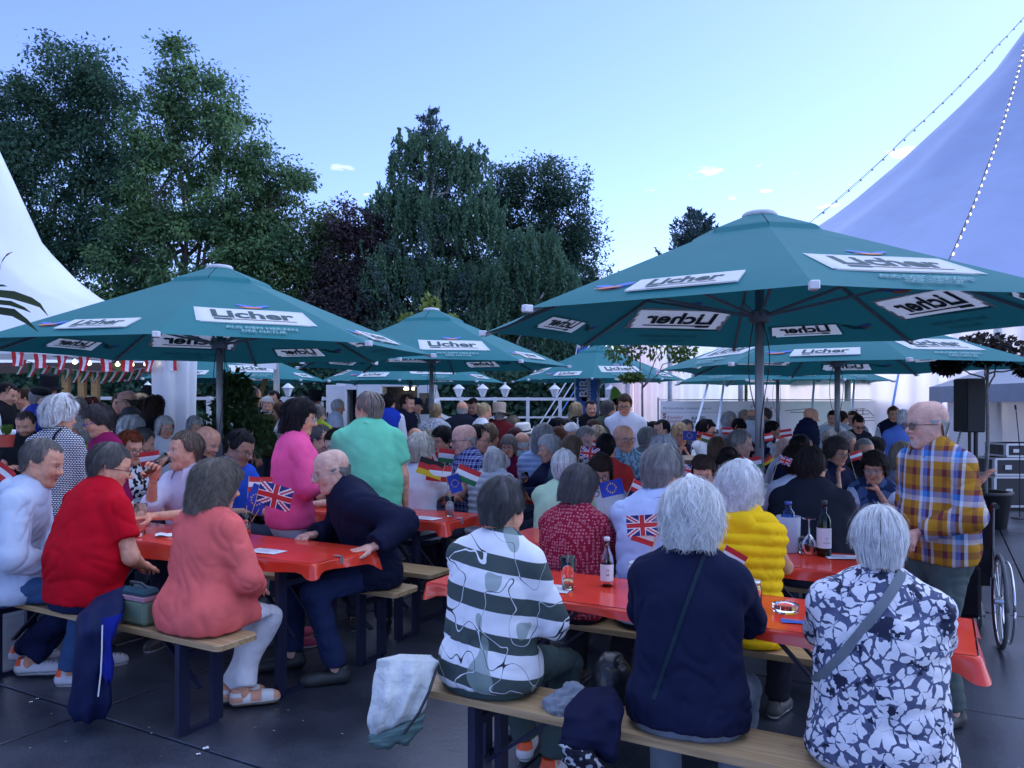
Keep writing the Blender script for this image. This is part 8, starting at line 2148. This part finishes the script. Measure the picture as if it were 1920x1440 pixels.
for x in (-.23, .23):
    mb = MB(); mb.smooth = True; mb.tube([(x, -.42, .12), (x, -.36, .48), (x, .16, .48), (x, .20, .95), (x, .32, .96)], .012, 8); mb.build('side_frame', M_CHR, wc)
    mb = MB(); mb.tube([(x, .26, .958), (x, .36, .962)], .018, 10); mb.build('push_handle', M_BLACK, wc)
    mb = MB(); mb.box(x - .025, x + .025, -.22, .12, .68, .71, bev=.008); mb.build('armrest', M_BLACK, wc)
    mb = MB(); mb.tube([(x, -.42, .14), (x, -.52, .10)], .01, 6); mb.box(x - .06, x + .06, -.62, -.48, .09, .10); mb.build('footrest', M_BLACK, wc)
mb = MB(); mb.box(-.215, .215, -.30, .17, .47, .505, bev=.01); mb.build('seat', M_SEATB, wc)
mb = MB(); mb.smooth = True; mb.grid(lambda u, v: ((u - .5) * .44, .18 + .03 * v + .04 * math.sin(math.pi * u), .42 + .50 * v), 10, 10); mb.build('backrest', M_SEATB, wc)
mb = MB(); mb.box(-.16, .16, .21, .27, .22, .56, bev=.02); mb.build('back_bag', M_SEATB, wc)
tag(wc, 'black wheelchair with chrome push rim behind the plaid shirt man', 'wheelchair')
P('guest in red clothes sitting in the wheelchair, mostly hidden', 1772, 850, 5.35, 150, hair='full', hc=WH, sex='f', tops=(('tee', (.28, .014, .02)),), pants=(.24, .012, .016), shoe=(.03, .03, .035), seat=.51, arms=('lap', ('w', at(1836, 905, 5.1))), lean=16, mins=.8)
# guests' table behind and bar table
bt_ = empty('bar_table', at(1290, 760, 8.4)); bt_.location.z = 0
mb = MB(); mb.smooth = True; mb.lathe([(.36, 1.0), (.37, 1.01), (.37, 1.03), (.36, 1.035), (.001, 1.035)], 28); mb.build('table_top', M_WOOD, bt_)
mb = MB(); mb.tube([(0, 0, .03), (0, 0, 1.0)], .03, 10); mb.build('column', M_STEEL, bt_)
mb = MB(); mb.lathe([(.24, 0), (.24, .02), (.04, .04)], 24); mb.build('base', M_STEEL, bt_)
tag(bt_, 'round wooden bar table below the blonde woman', 'table')
for k, px in enumerate((122, 165)):
    ch_ = empty('metal_chair', at(px, 760, 11.5)); ch_.location.z = 0
    mb = MB(); mb.smooth = True; mb.tube([(-.17, 0, .5), (-.17, .02, 1.55), (-.13, .02, 1.63), (.13, .02, 1.63), (.17, .02, 1.55), (.17, 0, .5)], .014, 8); mb.build('back_frame', M_CHR, ch_)
    mb = MB(); mb.box(-.16, .16, .0, .02, 1.36, 1.56, bev=.005); mb.build('back_panel', mat('tan_panel', (.40, .26, .12), .5), ch_)
    mb = MB(); mb.box(-.18, .18, -.36, .0, .98, 1.02, bev=.01); mb.build('seat', mat('tan_panel', (.40, .26, .12), .5), ch_)
    for x in (-.16, .16):
        for y in (-.33, 0): m2 = MB(); m2.tube([(x, y, 0), (x, y, 1.0)], .013, 6); m2.build('leg', M_CHR, ch_)
    tag(ch_, ['left of two tall chrome chairs behind the bar guests', 'right of two tall chrome chairs behind the bar guests'][k], 'chair', 'tall chrome chairs at left')
pp = empty('potted_grass', at(12, 838, 6.4)); mb = MB(); mb.lathe([(.05, 0), (.065, .10), (.06, .10), (.05, .02), (.001, .02)], 16); mb.build('pot', mat('red_pot', (.45, .06, .04), .5), pp)
n = 160; a = rng.uniform(0, 6.28, n); v, q = leaf_quads(np.stack([.04 * np.cos(a) * rng.random(n), .04 * np.sin(a) * rng.random(n), .13 + .02 * rng.random(n)], 1), np.stack([np.cos(a) * .4, np.sin(a) * .4, np.ones(n)], 1), .09, .008)
put('grass', raw_mesh('grass', v, q, col=np.tile(rng.random((n, 1)).repeat(4, 0), (1, 3))), leaf_mat('pot_grass', (.06, .14, .02), (.14, .26, .05)), pp); tag(pp, 'small pot of bright green grass at the left edge', 'plant')
